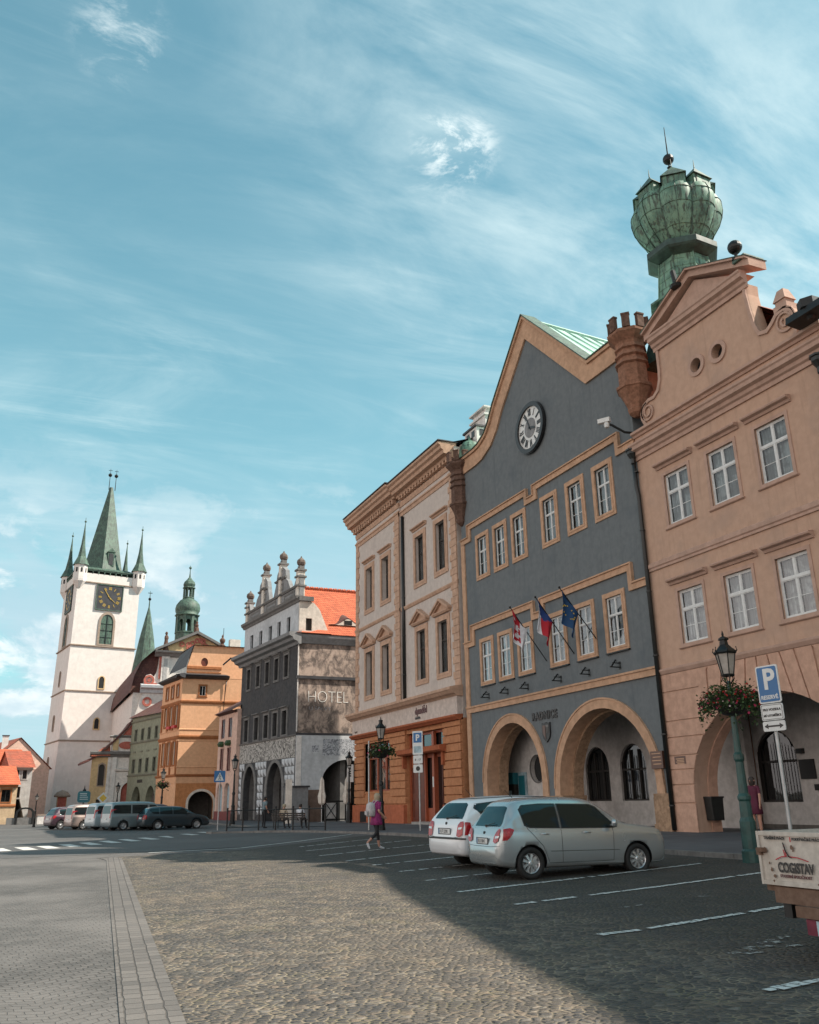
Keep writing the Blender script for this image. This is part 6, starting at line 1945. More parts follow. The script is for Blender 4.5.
def tower():
    t = thing('church_tower', 'white square church tower with green spire, four corner turrets and two clocks', 'tower', (TA[0], TA[1], 0))
    W_ = 9.1
    cc = TF.P(W_ / 2 + .3, -W_ / 2, 0)
    tiers = [(-.3, 10.2, .42, .22), (10.2, 17.1, .2, .1), (17.1, 23.6, .1, .02), (23.6, 34.4, 0, 0)]
    def corner(k, e): # e grows outward
        u = (-e, W_ + e)[k in (1, 2)]; d = (e, -W_ - e)[k >= 2]
        return u, d
    ox = .35
    for z0, z1, e0, e1 in tiers:
        b = MB()
        vs = []
        for z, e in ((z0, e0), (z1, e1)):
            for k in range(4):
                u, d = corner(k, e); vs.append(TF.P(u + ox, d, z))
        b.add(vs, [(0, 1, 5, 4), (1, 2, 6, 5), (2, 3, 7, 6), (3, 0, 4, 7), (4, 5, 6, 7)])
        b.build('wall', 'tower_white', t)
    b = MB()
    for z, e in ((10.2, .25), (17.1, .14), (23.6, .1), (33.0, .06)):
        vs = []
        for zz, ee in ((z - .12, e - .1), (z - .05, e + .1), (z + .08, e + .1), (z + .16, e - .1)):
            for k in range(4):
                u, d = corner(k, ee); vs.append(TF.P(u + ox, d, zz))
        b.add(vs, [(j * 4 + k, j * 4 + (k + 1) % 4, (j + 1) * 4 + (k + 1) % 4, (j + 1) * 4 + k) for j in range(3) for k in range(4)])
    b.build('string_course', 'tower_stone', t)
    LF = Fr(tuple(TF.P(ox, 0, 0)[:2]), TL.d, TL.n)
    b = MB()                                                       # dressed stone down the left corner
    b.sweep(TF, [(0, 23.6), (0, 33)], 0, 0) if False else None
    # openings: niche frame + dark
    def slit(fr, u, z, w, h, d=.02, e=0.0, nm='slit_window', mat='church_ochre', cw=.16):
        o = [(u - w / 2 - cw, z - cw), (u + w / 2 + cw, z - cw)] + arc(u, z + h - w / 2, w / 2 + cw, w / 2 + cw * 1.5, 0, math.pi, 8)
        i_ = [(u - w / 2, z), (u + w / 2, z)] + arc(u, z + h - w / 2, w / 2, w / 2 + .1, 0, math.pi, 8)
        b = MB(); b.mat(0).prism(fr, o, -.1, e + .07, [i_]); b.mat(1).prism(fr, i_, -.1, e + .015)
        return b.build(nm, [mat, 'room_dark'], t)
    slit(TF, 5.1, 17.6, .7, 1.55, e=.13); slit(TF, 4.95, 11.9, .6, 1.35, e=.24)
    for u, z, h, e in ((4.5, 18.2, 1.9, .12), (4.9, 11.9, 1.9, .24), (5.1, 5.9, 2.1, .36), (5.4, 2.0, 1.3, .4)):
        slit(LF, u, z, .5, h, e=e, mat='tower_stone')
    # bell window, pointed
    def pointed(u, z0, z1, hw): 
        zs = z1 - hw * 1.6
        return [(u - hw, z0), (u + hw, z0), (u + hw, zs)] + [(u + hw * math.cos(a) * 1.0, zs + hw * 1.6 * math.sin(a) ** .8) for a in [math.pi * k / 14 for k in range(1, 14)]] + [(u - hw, zs)]
    for fr, u in ((TF, 5.1), (LF, 4.6)):
        o, i_ = pointed(u, 23.8, 28.8, 1.2), pointed(u, 24.0, 28.4, .9)
        b = MB(); b.prism(fr, o, -.1, .12, [i_]); w = b.build('bell_window', 'tower_stone', t)
        b = MB(); b.prism(fr, i_, -.1, .03); b.build('louvre', 'copper_dark', w)
        b = MB(); b.box(fr, u - .05, u + .05, .03, .1, 24, 28.2)
        for z in (25, 26, 27): b.box(fr, u - .9, u + .9, .03, .08, z - .03, z + .03)
        b.build('bar', 'black_paint', w)
    # square clocks
    for fr, u, r_ in ((TF, 5.1, 1.95), (LF, 4.4, 1.95)):
        b = MB(); b.prism(fr, rect(u - r_, u + r_, 30.95 - r_, 30.95 + r_), 0, .14); ck = b.build('clock', 'slate', t)
        b = MB(); b.prism(fr, rect(u - r_, u + r_, 30.95 - r_, 30.95 + r_), .14, .2, [rect(u - r_ + .12, u + r_ - .12, 31.07 - r_, 30.83 + r_)]); b.build('frame', 'copper_dark', ck)
        sg = 1 if fr is TF else -1
        RN = [3, 1, 2, 3, 3, 1, 2, 3, 3, 2, 1, 2]
        b = MB()
        for k in range(12):
            a = math.pi / 2 - k * math.pi / 6
            rad = Vector((sg * math.cos(a), math.sin(a))); tan = Vector((-rad.y, rad.x)); c0 = Vector((u, 30.95))
            for q in range(RN[k]):
                off = (q - (RN[k] - 1) / 2) * .15
                A = c0 + rad * 1.15 + tan * off; B_ = c0 + rad * 1.6 + tan * off
                nn = tan * .04
                b.prism(fr, [tuple(A - nn), tuple(B_ - nn), tuple(B_ + nn), tuple(A + nn)], .14, .17)
        b.build('numeral', 'gold', ck)
        for nm, ang, L in (('hour_hand', R_(-40), 1.1), ('minute_hand', R_(125), 1.5)):
            rad = Vector((sg * math.cos(ang), math.sin(ang))); tan = Vector((-rad.y, rad.x)); c0 = Vector((u, 30.95))
            b = MB(); b.prism(fr, [tuple(c0 - rad * .3 - tan * .06), tuple(c0 + rad * L - tan * .03), tuple(c0 + rad * L + tan * .03), tuple(c0 - rad * .3 + tan * .06)], .18, .2); b.build(nm, 'gold', ck)
    # parapet with open gallery, corner turrets
    b = MB()
    for k in range(4):
        u0, d0 = corner(k, .0); u1, d1 = corner((k + 1) % 4, .0)
        a, c_ = TF.P(u0 + ox, d0, 0), TF.P(u1 + ox, d1, 0)
        dd = (c_ - a).normalized(); f = Fr((a.x, a.y), (dd.x, dd.y), (dd.y, -dd.x)); L = (c_ - a).length
        b.box(f, 0, L, -.3, .12, 34.95, 35.1)
        for i in range(9): b.box(f, 1.2 + i * (L - 2.4) / 8 - .06, 1.2 + i * (L - 2.4) / 8 + .06, -.2, .05, 34.4, 34.95)
    b.build('gallery', 'copper_dark', t)
    for k in range(4):
        u, d = corner(k, -.25)
        c = TF.P(u + ox, d, 0)
        b = MB(); b.lathe(c, [(.35, 32.0), (.95, 33.0), (.98, 33.3), (.98, 35.5)], 8, R_(22.5 + 9)); tt = b.build('corner_turret', 'tower_white', t)
        b = MB(); b.lathe(c, [(1.22, 35.45), (1.12, 35.6), (.58, 36.8), (.30, 38.6), (.11, 41.0), (.04, 42.2), (.03, 42.9)], 8, R_(22.5 + 9)); b.ball((c.x, c.y, 42.3), .17, 8); b.build('turret_spire', 'copper_dark', tt)
        b = MB()
        for i in range(8):
            a = R_(9 + 45 * i); b.box(Fr((c.x + .92 * math.cos(a), c.y + .92 * math.sin(a)), (-math.sin(a), math.cos(a)), (math.cos(a), math.sin(a))), -.13, .13, -.02, .015, 34.3, 34.95)
        b.build('loophole', 'room_dark', tt)
    # main spire: steep hipped wedge with a short ridge
    def ring_(e, z, ru):
        return [TF.P(W_ / 2 + ox + su * (ru if ru is not None else e), -W_ / 2 + sd * e, z) for su, sd in ((-1, 1), (1, 1), (1, -1), (-1, -1))]
    b = MB()
    ctr = TF.P(W_ / 2 + ox - .1, -W_ / 2, 0)
    R = [ring_(4.2, 34.9, None), ring_(3.1, 35.7, None)]
    vs = [p for r in R for p in r]
    b.add(vs, [(k, (k + 1) % 4, 4 + (k + 1) % 4, 4 + k) for k in range(4)] + [(4, 5, 6, 7)])
    b.lathe((ctr.x, ctr.y, 0), [(3.35, 35.6), (3.05, 36.6), (.30, 49.9)], 6, R_(9 + 75))
    sp = b.build('spire', 'copper_dark', t)
    b = MB()
    for su in (-.4, .4):
        p = TF.P(W_ / 2 + ox + su * 1.2, -W_ / 2, 49.5); b.tube([p, p + Vector((0, 0, 3.6))], [.07, .03], 6); b.ball(p + Vector((0, 0, 2.5)), .3, 10); 
        q = p + Vector((0, 0, 3.3)); b.tube([q - Vector((.3, 0, 0)), q + Vector((.3, 0, 0))], .04, 4)
    b.build('finial', 'iron', sp)
    b = MB(); f = Fr(tuple(TF.P(W_ / 2 + ox, -W_ / 2 + 3.2, 0)[:2]), TD, TF.n)
    b.box(f, -.2, .8, -2.2, -.5, 36.3, 38.6); b.prism(f, [(-.3, 38.55), (.9, 38.55), (.3, 39.2)], -2.6, -.4); b.build('dormer', 'copper_dark', sp)
    b = MB(); b.prism(f, rect(0, .6, 36.5, 38.3), -.5, -.46); b.build('shutter', 'slate', sp)
    # side building of the church behind (plain white)
    b = MB(); b.prism(TF, rect(W_ + ox, W_ + 8, -.3, 21), -12, -3); b.build('annex', 'tower_white', t)
    # porch at the foot with a small domed shrine
    s_ = thing('shrine', 'small domed wayside shrine with painted panels at the foot of the white tower', 'shrine', (5.3, 122, 0))
    b = MB(); b.lathe((5.3, 122, 0), [(.95, 0), (.95, .5), (.8, .55), (.8, 2.6), (.95, 2.65)], 4, R_(45)); b.build('base', 'church_ochre', s_)
    b = MB(); b.lathe((5.3, 122, 0), [(.95, 2.65), (1.0, 2.8), (.85, 3.0), (.65, 3.25), (.3, 3.4), (.05, 3.5)], 12); b.build('roof', 'tower_stone', s_)
    b = MB(); b.box(Fr((5.3, 121.42), (1, 0), (0, -1)), -.5, .5, 0, .04, .7, 2.6); b.build('painting', 'church_red', s_)


tower()

# ================================================================ HOUSES on the left, beyond the square


def plain_house(name, label, fr, u0, u1, ze, depth, wins, wall, tile, ridge=None, gable=False, mould=None, group=None, wh=1.3, ww=.8, sillmat=None):
    c = fr.P((u0 + u1) / 2, 0, 0)
    t = thing(name, label, 'house', (c.x, c.y, 0), group=group)
    holes = [rect(u - ww / 2, u + ww / 2, z, z + wh) for u, z in wins]
    if gable:
        um = (u0 + u1) / 2; out = [(u0, -.5), (u1, -.5), (u1, ze), (um, ridge), (u0, ze)]
    else: out = rect(u0, u1, -.5, ze)
    MB().prism(fr, out, -.4, 0, holes).build('wall', wall, t)
    b = MB(); b.box(fr, u0, u0 + .3, -depth, -.4, -.5, ze - .02); b.box(fr, u1 - .3, u1, -depth, -.4, -.5, ze - .02); b.box(fr, u0, u1, -depth, -depth + .3, -.5, ze - .02)
    b.build('side_wall', wall, t)
    for u, z in wins: window(t, fr, u, z, ww, wh, cas=mould or wall, cw=.12, proj=.04, frame='dark_wood', style='mull', curt=None, dep=.15, glass='glass_dark')
    b = MB(); P = fr.P
    if gable:
        um = (u0 + u1) / 2
        b.poly([P(u0 - .3, .2, ze - .15), P(um, .2, ridge + .1), P(um, -depth, ridge + .1), P(u0 - .3, -depth, ze - .15)]); b.poly([P(u1 + .3, .2, ze - .15), P(um, .2, ridge + .1), P(um, -depth, ridge + .1), P(u1 + .3, -depth, ze - .15)])
    else:
        r = ridge or ze + 3
        b.poly([P(u0 - .2, .4, ze), P(u1 + .2, .4, ze), P(u1 + .2, -depth / 2, r), P(u0 - .2, -depth / 2, r)]); b.poly([P(u0 - .2, -depth, ze), P(u1 + .2, -depth, ze), P(u1 + .2, -depth / 2, r), P(u0 - .2, -depth / 2, r)])
        b.poly([P(u0, 0, ze), P(u0, -depth, ze), P(u0, -depth / 2, r)]); b.poly([P(u1, 0, ze), P(u1, -depth, ze), P(u1, -depth / 2, r)])
    rf = b.build('roof', tile, t)
    b = MB(); b.sweep(fr, [(0, ze - .25), (.12, ze - .25), (.3, ze - .08), (.32, ze), (0, ze + .02)], u0, u1) if not gable else b.box(fr, u0, u1, 0, .06, ze - .2, ze - .05)
    b.build('eaves', mould or wall, t)
    return t, rf


d_ = Vector((0.10, 0.995)).normalized()
LFc = Fr((-2.0, 93), (.985, .17), (.17, -.985))                    # faces the square, slightly turned to the sun
t, rf = plain_house('corner_house', 'low ochre house with an orange roof at the left edge, arched window', LFc, -9, 2.05, 3.55, 7, [(-2.5, 2.0), (-.2, 2.0), (1.1, 2.0)], 'house_ochre', 'tile_new', 5.4, wh=1.1, mould='house_orange_trim')
b = MB(); b.sweep(LFc, [(0, 1.55), (.1, 1.6), (.1, 1.75), (0, 1.8)], -9, 2.05); b.build('string_course', 'house_orange_trim', t)
LG = Fr((-.75, 98), (.985, .17), (.17, -.985))
t, rf = plain_house('narrow_house', 'narrow pale grey house squeezed between ochre house and white tower', LG, -.1, 2.0, 5.3, 7, [(.55, 4.2), (1.3, 4.2), (.45, 2.4), (.85, 2.4)], 'house_grey', 'tile_old', 7.1, wh=1.05, ww=.4)
LH = Fr((-2.9, 116), (.97, .24), (.24, -.97))
t, rf = plain_house('gabled_house', 'sunlit cream gable with red roof behind the low ochre house', LH, -1.0, 6.4, 6.0, 14, [], 'house_pink', 'tile_old', 9.4, gable=True)
LI = Fr((-7.5, 124), (.97, .24), (.24, -.97))
t, rf = plain_house('gabled_house', 'farthest red roofed house with small white chimneys at the left edge', LI, -2.0, 7.0, 6.0, 14, [], 'white_wash', 'tile_old', 9.6, gable=False)
for k, (x, y, z) in enumerate(((-3.4, 120, 9.0), (-2.0, 119, 9.2))):
    c_ = thing('chimney', ('white chimney on the red roofs at the left edge, the %s of two' % ('left' if k == 0 else 'right')), 'chimney', (x, y, z))
    b = MB(); b.box(Fr((x, y), (1, 0), (0, -1)), -.35, .35, -.3, .3, z - 1.2, z + .6); b.build('stack', 'white_wash', c_)
    b = MB(); b.box(Fr((x, y), (1, 0), (0, -1)), -.42, .42, -.37, .37, z + .6, z + .7); b.build('cap', 'slate', c_)
LJ = Fr((-1.5, 104), (.97, .24), (.24, -.97))
t, rf = plain_house('dormer_house', 'small house with bright orange roof and white dormer, behind the low ochre house', LJ, -4.5, 2.2, 5.3, 7, [], 'house_pink', 'tile_new', 7.6)
b = MB(); b.box(LJ, .9, 2.0, -2.0, -.6, 5.6, 6.9); b.build('dormer', 'hotel_cream', t)
b = MB(); b.box(LJ, .8, 2.1, -2.2, -.45, 6.9, 7.0); b.build('dormer_roof', 'tile_new', t)
# low white wall with dark gate piers before the tower
t = thing('low_wall', 'low white wall with a dark arched gate in front of the white tower', 'wall', (2, 92, 0))
WFc = Fr((1.0, 90), (1, 0), (0, -1))
b = MB(); b.box(WFc, 1.0, 3.4, -.3, 0, -.2, .75); b.build('wall', 'white_wash', t)
b = MB(); b.box(WFc, .95, 3.45, -.35, .05, .75, .85); b.build('coping', 'tower_stone', t)
b = MB(); b.box(WFc, -1.6, 1.0, -.3, 0, -.2, .6); b.build('wall', 'hotel_trim', t)
b = MB(); b.prism(WFc, [(-.9, -.2), (.7, -.2), (.7, 1.0)] + arc(-.1, 1.0, .8, .5, 0, math.pi, 8) + [(-.9, 1.0)], .01, .1, [[(-.7, -.1), (.5, -.1), (.5, .95)] + arc(-.1, .95, .6, .4, 0, math.pi, 8) + [(-.7, .95)]]); b.build('gate', 'iron', t)
b = MB(); b.box(TF, -.2, 3.5, .42, .8, -.2, 1.1); b.build('plinth', 'brown_render', t)

# ================================================================ NEIGHBOUR right of the salmon house, mostly outside the frame


def neighbour():
    t = thing('neighbour_house', 'ochre house with dark gutter, cut off by the right edge of the picture', 'house', (21, 10, 0))
    Y0, Y1 = -10, 15.9
    wu = [13.2, 10.6, 8.0, 5.4, 2.8]
    holes = []
    for u in wu: holes += [rect(u - .6, u + .6, 6.6, 8.6), rect(u - .6, u + .6, 11, 12.9)]
    ar = []
    for cu in (12.4, 6.4, .4):
        ar += [(cu + 2.3, -.3)] + arc(cu, 2.2, 2.3, 2.1, 0, math.pi, 16) + [(cu - 2.3, -.3)]
    MB().prism(ROW, [(Y0, 15.0), (Y0, 21.5), (-2.0, 20.2), (2.0, 19.2), (8.7, 17.5), (13.8, 15.8), (14.2, 15.0), (Y1, 15.0), (Y1, -.3)] + ar + [(Y0, -.3)], -.5, -.02, holes).build('wall', 'church_ochre', t)
    for u in wu:
        for z, h in ((6.6, 2.0), (11, 1.9)): window(t, ROW, u, z, 1.2, h, cas='hotel_cream', cw=.15, proj=.03)
    b = MB(); b.sweep(ROW, [(-.02, 5.6), (.12, 5.7), (.12, 5.9), (-.02, 6.0)], Y0, Y1 - .05); b.sweep(ROW, [(-.02, 14.5), (.1, 14.5), (.3, 14.8), (.3, 15.0), (-.02, 15.1)], 13.9, Y1 - .08); b.build('string_course', 'hotel_cream', t)
    b = MB(); b.poly([(20.7, 13.6, 15.05), (20.7, Y1 - .1, 15.05), (26, Y1 - .1, 16.4), (26, 13.6, 16.4)]); b.poly([(21, Y0, 20.5), (21, 12.5, 15.4), (30, 12.5, 15.4), (30, Y0, 20.5)]); b.build('roof', 'tile_old', t)
    b = MB(); side_walls(b, ROW, Y0, Y1 - .02, 15, 14.9, 12, -.5); b.box(ROW, Y0, Y1 - .5, -5, -4.6, -.3, 5); b.box(ROW, Y0, Y1 - .5, -4.6, -.5, 5, 5.3); b.build('side_wall', 'passage_wall', t)
    return t


neighbour()
t = thing('gutter', 'dark gutter end and box hopper above the right edge of the salmon house', 'gutter', (20.6, 15.9, 15.3))
b = MB(); b.prism(Fr((0, 16.6), (1, 0), (0, -1)), [(20.15, 15.25), (20.75, 15.2), (20.8, 15.5), (20.2, 15.5)], -.0, 3.4)
b.build('trough', 'iron', t)
b = MB(); b.lathe((20.45, 15.9, 15.15), [(.1, 0), (.28, .3), (.34, .34), (.34, .62), (.1, .66)], 6); b.build('hopper', 'iron', t)
downpipe('dark downpipe at the right edge of the salmon house', 'downpipe', [(20.8, 16.15, 14.0), (20.85, 16.1, 13.2), (20.85, 15.98, 11), (20.85, 15.98, .4)], .1, hopper=(20.75, 16.15, 13.9))['category'] = 'downpipe'
# ================================================================ STREET FURNITURE


def street_lamp(label, x, y, h, zb, basket=True, scale=1.0, group='cast iron street lamps', detail=True, mat='green_iron', lean=0):
    t = thing('street_lamp', label, 'street lamp', (x, y, zb), group=group)
    b = MB(); b.smooth = False
    k = scale
    hp = h - 1.0 * k                                               # where the lantern begins
    prof = [(.20 * k, -.12), (.20 * k, .12), (.17 * k, .16), (.165 * k, .7), (.13 * k, .78), (.12 * k, 1.1), (.14 * k, 1.14), (.14 * k, 1.2), (.10 * k, 1.26), (.085 * k, 1.9), (.11 * k, 1.95), (.11 * k, 2.05), (.075 * k, 2.1), (.055 * k, hp - .35), (.075 * k, hp - .33), (.045 * k, hp - .25), (.04 * k, hp)]
    b.lathe((x, y, zb), [(r, min(z, hp)) for r, z in prof], 12 if detail else 8)
    b.build('post', mat, t)
    b = MB()
    for i in range(6):                                             # cradle arms, then lantern ribs
        a = i * math.pi / 3
        c, s_ = math.cos(a), math.sin(a)
        b.tube([(x + .03 * c, y + .03 * s_, zb + hp - .08), (x + .13 * k * c, y + .13 * k * s_, zb + hp + .04 * k), (x + .13 * k * c, y + .13 * k * s_, zb + hp + .12 * k)], .012 * k, 5)
        b.tube([(x + .13 * k * c, y + .13 * k * s_, zb + hp + .12 * k), (x + .22 * k * c, y + .22 * k * s_, zb + hp + .60 * k)], .012 * k, 5)
        b.tube([(x + .22 * k * c, y + .22 * k * s_, zb + hp + .6 * k), (x + .27 * k * c, y + .27 * k * s_, zb + hp + .66 * k), (x + .25 * k * c, y + .25 * k * s_, zb + hp + .74 * k)], .014 * k, 5)
    b.lathe((x, y, zb + hp), [(.14 * k, .1 * k), (.15 * k, .13 * k), (.13 * k, .15 * k)], 6, cap=False)
    b.build('lantern_frame', 'iron', t)
    b = MB(); b.lathe((x, y, zb + hp), [(.12 * k, .13 * k), (.21 * k, .60 * k)], 6); b.build('lantern_glass', 'lamp_glass', t)
    b = MB(); b.lathe((x, y, zb + hp), [(.24 * k, .59 * k), (.26 * k, .62 * k), (.24 * k, .66 * k), (.17 * k, .72 * k), (.10 * k, .80 * k), (.085 * k, .90 * k), (.12 * k, .91 * k), (.11 * k, .95 * k), (.05 * k, .98 * k), (.02 * k, 1.0 * k), (.03 * k, 1.03 * k), (.006, 1.12 * k)], 6); b.build('lantern_roof', 'iron', t)
    if basket:
        zc = zb + hp - .42 * k
        b = MB(); b.lathe((x, y, zc), [(.06, -.34), (.22, -.3), (.40, -.12), (.46, .04)], 14, cap=False); bk = b.build('flower_basket', 'dark_wood', t)
        rnd = random.Random(int(x * 100))
        b = MB()
        n = 2600 if detail else 350
        for i in range(n):
            a = rnd.random() * 2 * math.pi; rr = math.sqrt(rnd.random()) * (.64 + .10 * math.sin(3 * a + x)); zz = rnd.gauss(0.0, .12) - .30 * (rr / .7) ** 3 * rnd.random() + (.20 * (1 - rr / .7))
            if rr > .45 and rnd.random() < .25: zz -= rnd.random() * .22
            p = Vector((x + rr * math.cos(a), y + rr * math.sin(a), zc + zz))
            s_ = rnd.uniform(.022, .05) * (1 if detail else 2)
            u = Vector((rnd.gauss(0, 1), rnd.gauss(0, 1), rnd.gauss(0, .7))).normalized(); v = u.cross(Vector((rnd.random(), rnd.random(), 1))).normalized()
            b.cur = 0 if rnd.random() < .62 else 1
            b.poly([p - u * s_, p + v * s_ * .6, p + u * s_, p - v * s_ * .6])
        b.build('foliage', ['leaf', 'leaf_light'], bk, normals=False)
        b = MB()
        for i in range(150 if detail else 24):
            a = rnd.random() * 2 * math.pi; rr = .35 + .36 * rnd.random(); zz = rnd.gauss(.06, .13) - .12 * (rr > .6)
            p = Vector((x + rr * math.cos(a), y + rr * math.sin(a), zc + zz)); b.cur = rnd.choice([0, 0, 1, 1, 2])
            s_ = rnd.uniform(.018, .036) * (1 if detail else 1.8)
            for q in range(3):
                u = Vector((rnd.gauss(0, 1), rnd.gauss(0, 1), rnd.gauss(0, 1))).normalized(); v = u.cross(Vector((rnd.random(), rnd.random(), 1))).normalized()
                b.poly([p - u * s_, p + v * s_, p + u * s_, p - v * s_])
        b.build('blossom', ['petal_pink', 'petal_red', 'petal_white'], bk, normals=False)
    return t


street_lamp('green street lamp with a flower basket before the salmon arch', 14.15, 14.72, 4.62, gp(14.2, 14.7))
street_lamp('street lamp with a flower basket before the orange rusticated shop front', 15.15, 38.0, 4.85, gp(15, 38), mat='iron', detail=False)
street_lamp('slim black street lamp in front of the pink shuttered house', 13.75, 62, 4.55, gp(13.7, 62), basket=False, detail=False, mat='iron')
street_lamp('black street lamp before the dark arch in the hotel side wall', 19.8, 55.3, 4.4, gp(19, 55), basket=False, detail=False, mat='iron')
street_lamp('street lamp with a flower basket at the orange house corner behind parked cars', 12.1, 84, 4.5, .15, basket=True, detail=False, mat='iron')
street_lamp('small street lamp against the white church front', 10.2, 104, 3.9, 0, basket=False, detail=False, mat='iron')
street_lamp('short post lamp left of all cars before the white tower', 1.5, 77, 2.5, 0, basket=False, detail=False, mat='iron', scale=.55)


def vplane(cx, cy, face):
    """upright frame centred at (cx,cy) whose front looks along face"""
    f = Vector((face[0], face[1])).normalized()
    return Fr((cx, cy), (-f.y, f.x), (f.x, f.y))


def sign_text(name, body, size, mat, fr, u, d, z, t, sx=1.0, bold=0.0, align='CENTER'):
    # front seen from outside: reading direction is -u when the frame's u runs to the viewer's left
    right = -fr.d if fr.n.cross(fr.d).z < 0 else fr.d
    return text(name, body, size, mat, fr.P(u, d, z), right, (0, 0, 1), t, .002, sx, align, bold)


def rrect(w, h, r, cz=0, n=5):
    pts = []
    for cx, cy, a0 in ((w / 2 - r, h / 2 - r, 0), (-w / 2 + r, h / 2 - r, 90), (-w / 2 + r, -h / 2 + r, 180), (w / 2 - r, -h / 2 + r, 270)):
        for k in range(n + 1):
            a = R_(a0 + 90 * k / n); pts.append((cx + r * math.cos(a), cz + cy + r * math.sin(a)))
    return pts


# parking sign: blue P panel, a white text plate and an arrow plate on a grey pole
PX, PY = 12.13, 11.65
t = thing('parking_sign', 'blue P parking sign with two white plates on a grey pole behind the trailer', 'parking sign', (PX, PY, .12), group='blue and white parking signs')
fs = vplane(PX - .05, PY - .04, (-.995, -.10))
b = MB(); b.tube([(PX, PY, 0), (PX, PY, 3.66)], .033, 12); b.build('pole', 'steel', t)
w, h, zc = .46, .66, 3.37
b = MB(); b.prism(fs, rrect(w, h, .04, zc), 0, .02); pl = b.build('panel', 'sign_white', t)
b = MB(); b.prism(fs, rrect(w - .05, h - .05, .03, zc), .02, .024); b.build('field', 'sign_blue', pl)
sign_text('letter', 'P', .50, 'sign_white', fs, .03, .026, zc - .08, pl, bold=.014)
sign_text('lettering', 'RESERVÉ', .095, 'sign_white', fs, 0, .026, zc - .26, pl, bold=.003)
b = MB(); b.prism(fs, rrect(.46, .28, .03, 2.885), 0, .02); p2 = b.build('plate', 'sign_white', t)
b = MB(); b.prism(fs, rrect(.43, .25, .02, 2.885), .02, .022, [rrect(.415, .235, .02, 2.885)]); b.build('border', 'black_paint', p2)
sign_text('lettering', 'PRO VOZIDLA', .058, 'black_paint', fs, 0, .023, 2.91, p2, bold=.002)
sign_text('lettering', 'MÚ LITOMĚŘICE', .050, 'black_paint', fs, 0, .023, 2.81, p2, bold=.002)
b = MB(); b.prism(fs, rrect(.46, .17, .03, 2.645), 0, .02); p3 = b.build('plate', 'sign_white', t)
b = MB(); b.prism(fs, [(-.2, 2.645), (-.12, 2.690), (-.12, 2.660), (.12, 2.660), (.12, 2.690), (.2, 2.645), (.12, 2.600), (.12, 2.630), (-.12, 2.630), (-.12, 2.600)], .02, .023); b.build('arrow', 'black_paint', p3)

# second one in front of the shop
px, py = 15.9, 35.4
t = thing('parking_sign', 'tall parking sign with three plates on a pole before the shop door', 'parking sign', (px, py, gp(px, py)), group='blue and white parking signs')
f2 = vplane(px - .05, py, (-.75, -.66))
b = MB(); b.tube([(px, py, .1), (px, py, 4.35)], .035, 10); b.build('pole', 'steel', t)
b = MB(); b.prism(f2, rrect(.48, 1.0, .04, 3.9), 0, .02); pl = b.build('panel', 'sign_white', t)
b = MB(); b.prism(f2, rrect(.40, .42, .03, 4.12), .02, .024); b.build('field', 'sign_blue', pl)
sign_text('letter', 'P', .36, 'sign_white', f2, .0, .026, 4.0, pl, bold=.012)
b = MB(); b.prism(f2, rrect(.36, .28, .03, 3.62), .02, .024); b.build('field', 'poster_pale', pl)
b = MB(); b.prism(f2, rrect(.44, .34, .03, 3.2), 0, .02); p2 = b.build('plate', 'sign_white', t)
sign_text('lettering', '8 - 17', .12, 'black_paint', f2, 0, .022, 3.15, p2, bold=.003)
b = MB(); b.prism(f2, rrect(.44, .34, .03, 2.82), 0, .02); p3 = b.build('plate', 'sign_white', t)
b = MB(); b.prism(f2, arc(0, 2.82, .1, .1, 0, 2 * math.pi, 14)[:-1], .02, .023); b.build('symbol', 'black_paint', p3)

# white board on a post by the hotel lamp
t = thing('advert_sign', 'tall narrow white sign on a pole before the hotel side arch', 'sign', (20.4, 57, gp(20, 57)))
f3 = vplane(20.45, 56.9, (-.3, -.95))
b = MB(); b.tube([(20.5, 57, .1), (20.5, 57, 3.9)], .035, 8); b.build('pole', 'steel', t)
b = MB(); b.prism(f3, rect(-.22, .22, 2.75, 3.9), 0, .04); bd = b.build('board', 'sign_white', t)
b = MB()
for z in (3.1, 3.25, 3.4, 3.55): b.prism(f3, rect(-.06, .06, z, z + .1), .04, .045)
b.build('lettering', 'black_paint', bd)

# crossing sign
t = thing('crossing_sign', 'blue square pedestrian crossing sign beside the slim black lamp', 'traffic sign', (10.5, 51, .15))
fx = vplane(10.45, 50.9, (-.15, -.98))
b = MB(); b.tube([(10.5, 51, 0), (10.5, 51, 3.35)], .03, 8); b.build('pole', 'steel', t)
b = MB(); b.prism(fx, rrect(.62, .62, .04, 2.98), 0, .02); pl = b.build('panel', 'sign_blue', t)
b = MB(); b.prism(fx, [(-.24, 2.75), (.24, 2.75), (0, 3.2)], .02, .023); tr_ = b.build('triangle', 'sign_white', pl)
b = MB(); b.ball(fx.P(.0, .03, 3.08), .028, 8)
for a_, c_ in (((.0, 3.05), (.0, 2.93)), ((0, 2.93), (.07, 2.8)), ((0, 2.93), (-.06, 2.8)), ((0, 3.03), (.07, 2.95)), ((0, 3.03), (-.07, 2.97))): b.tube([fx.P(a_[0], .03, a_[1]), fx.P(c_[0], .03, c_[1])], .014, 5)
b.build('walking_figure', 'black_paint', tr_)

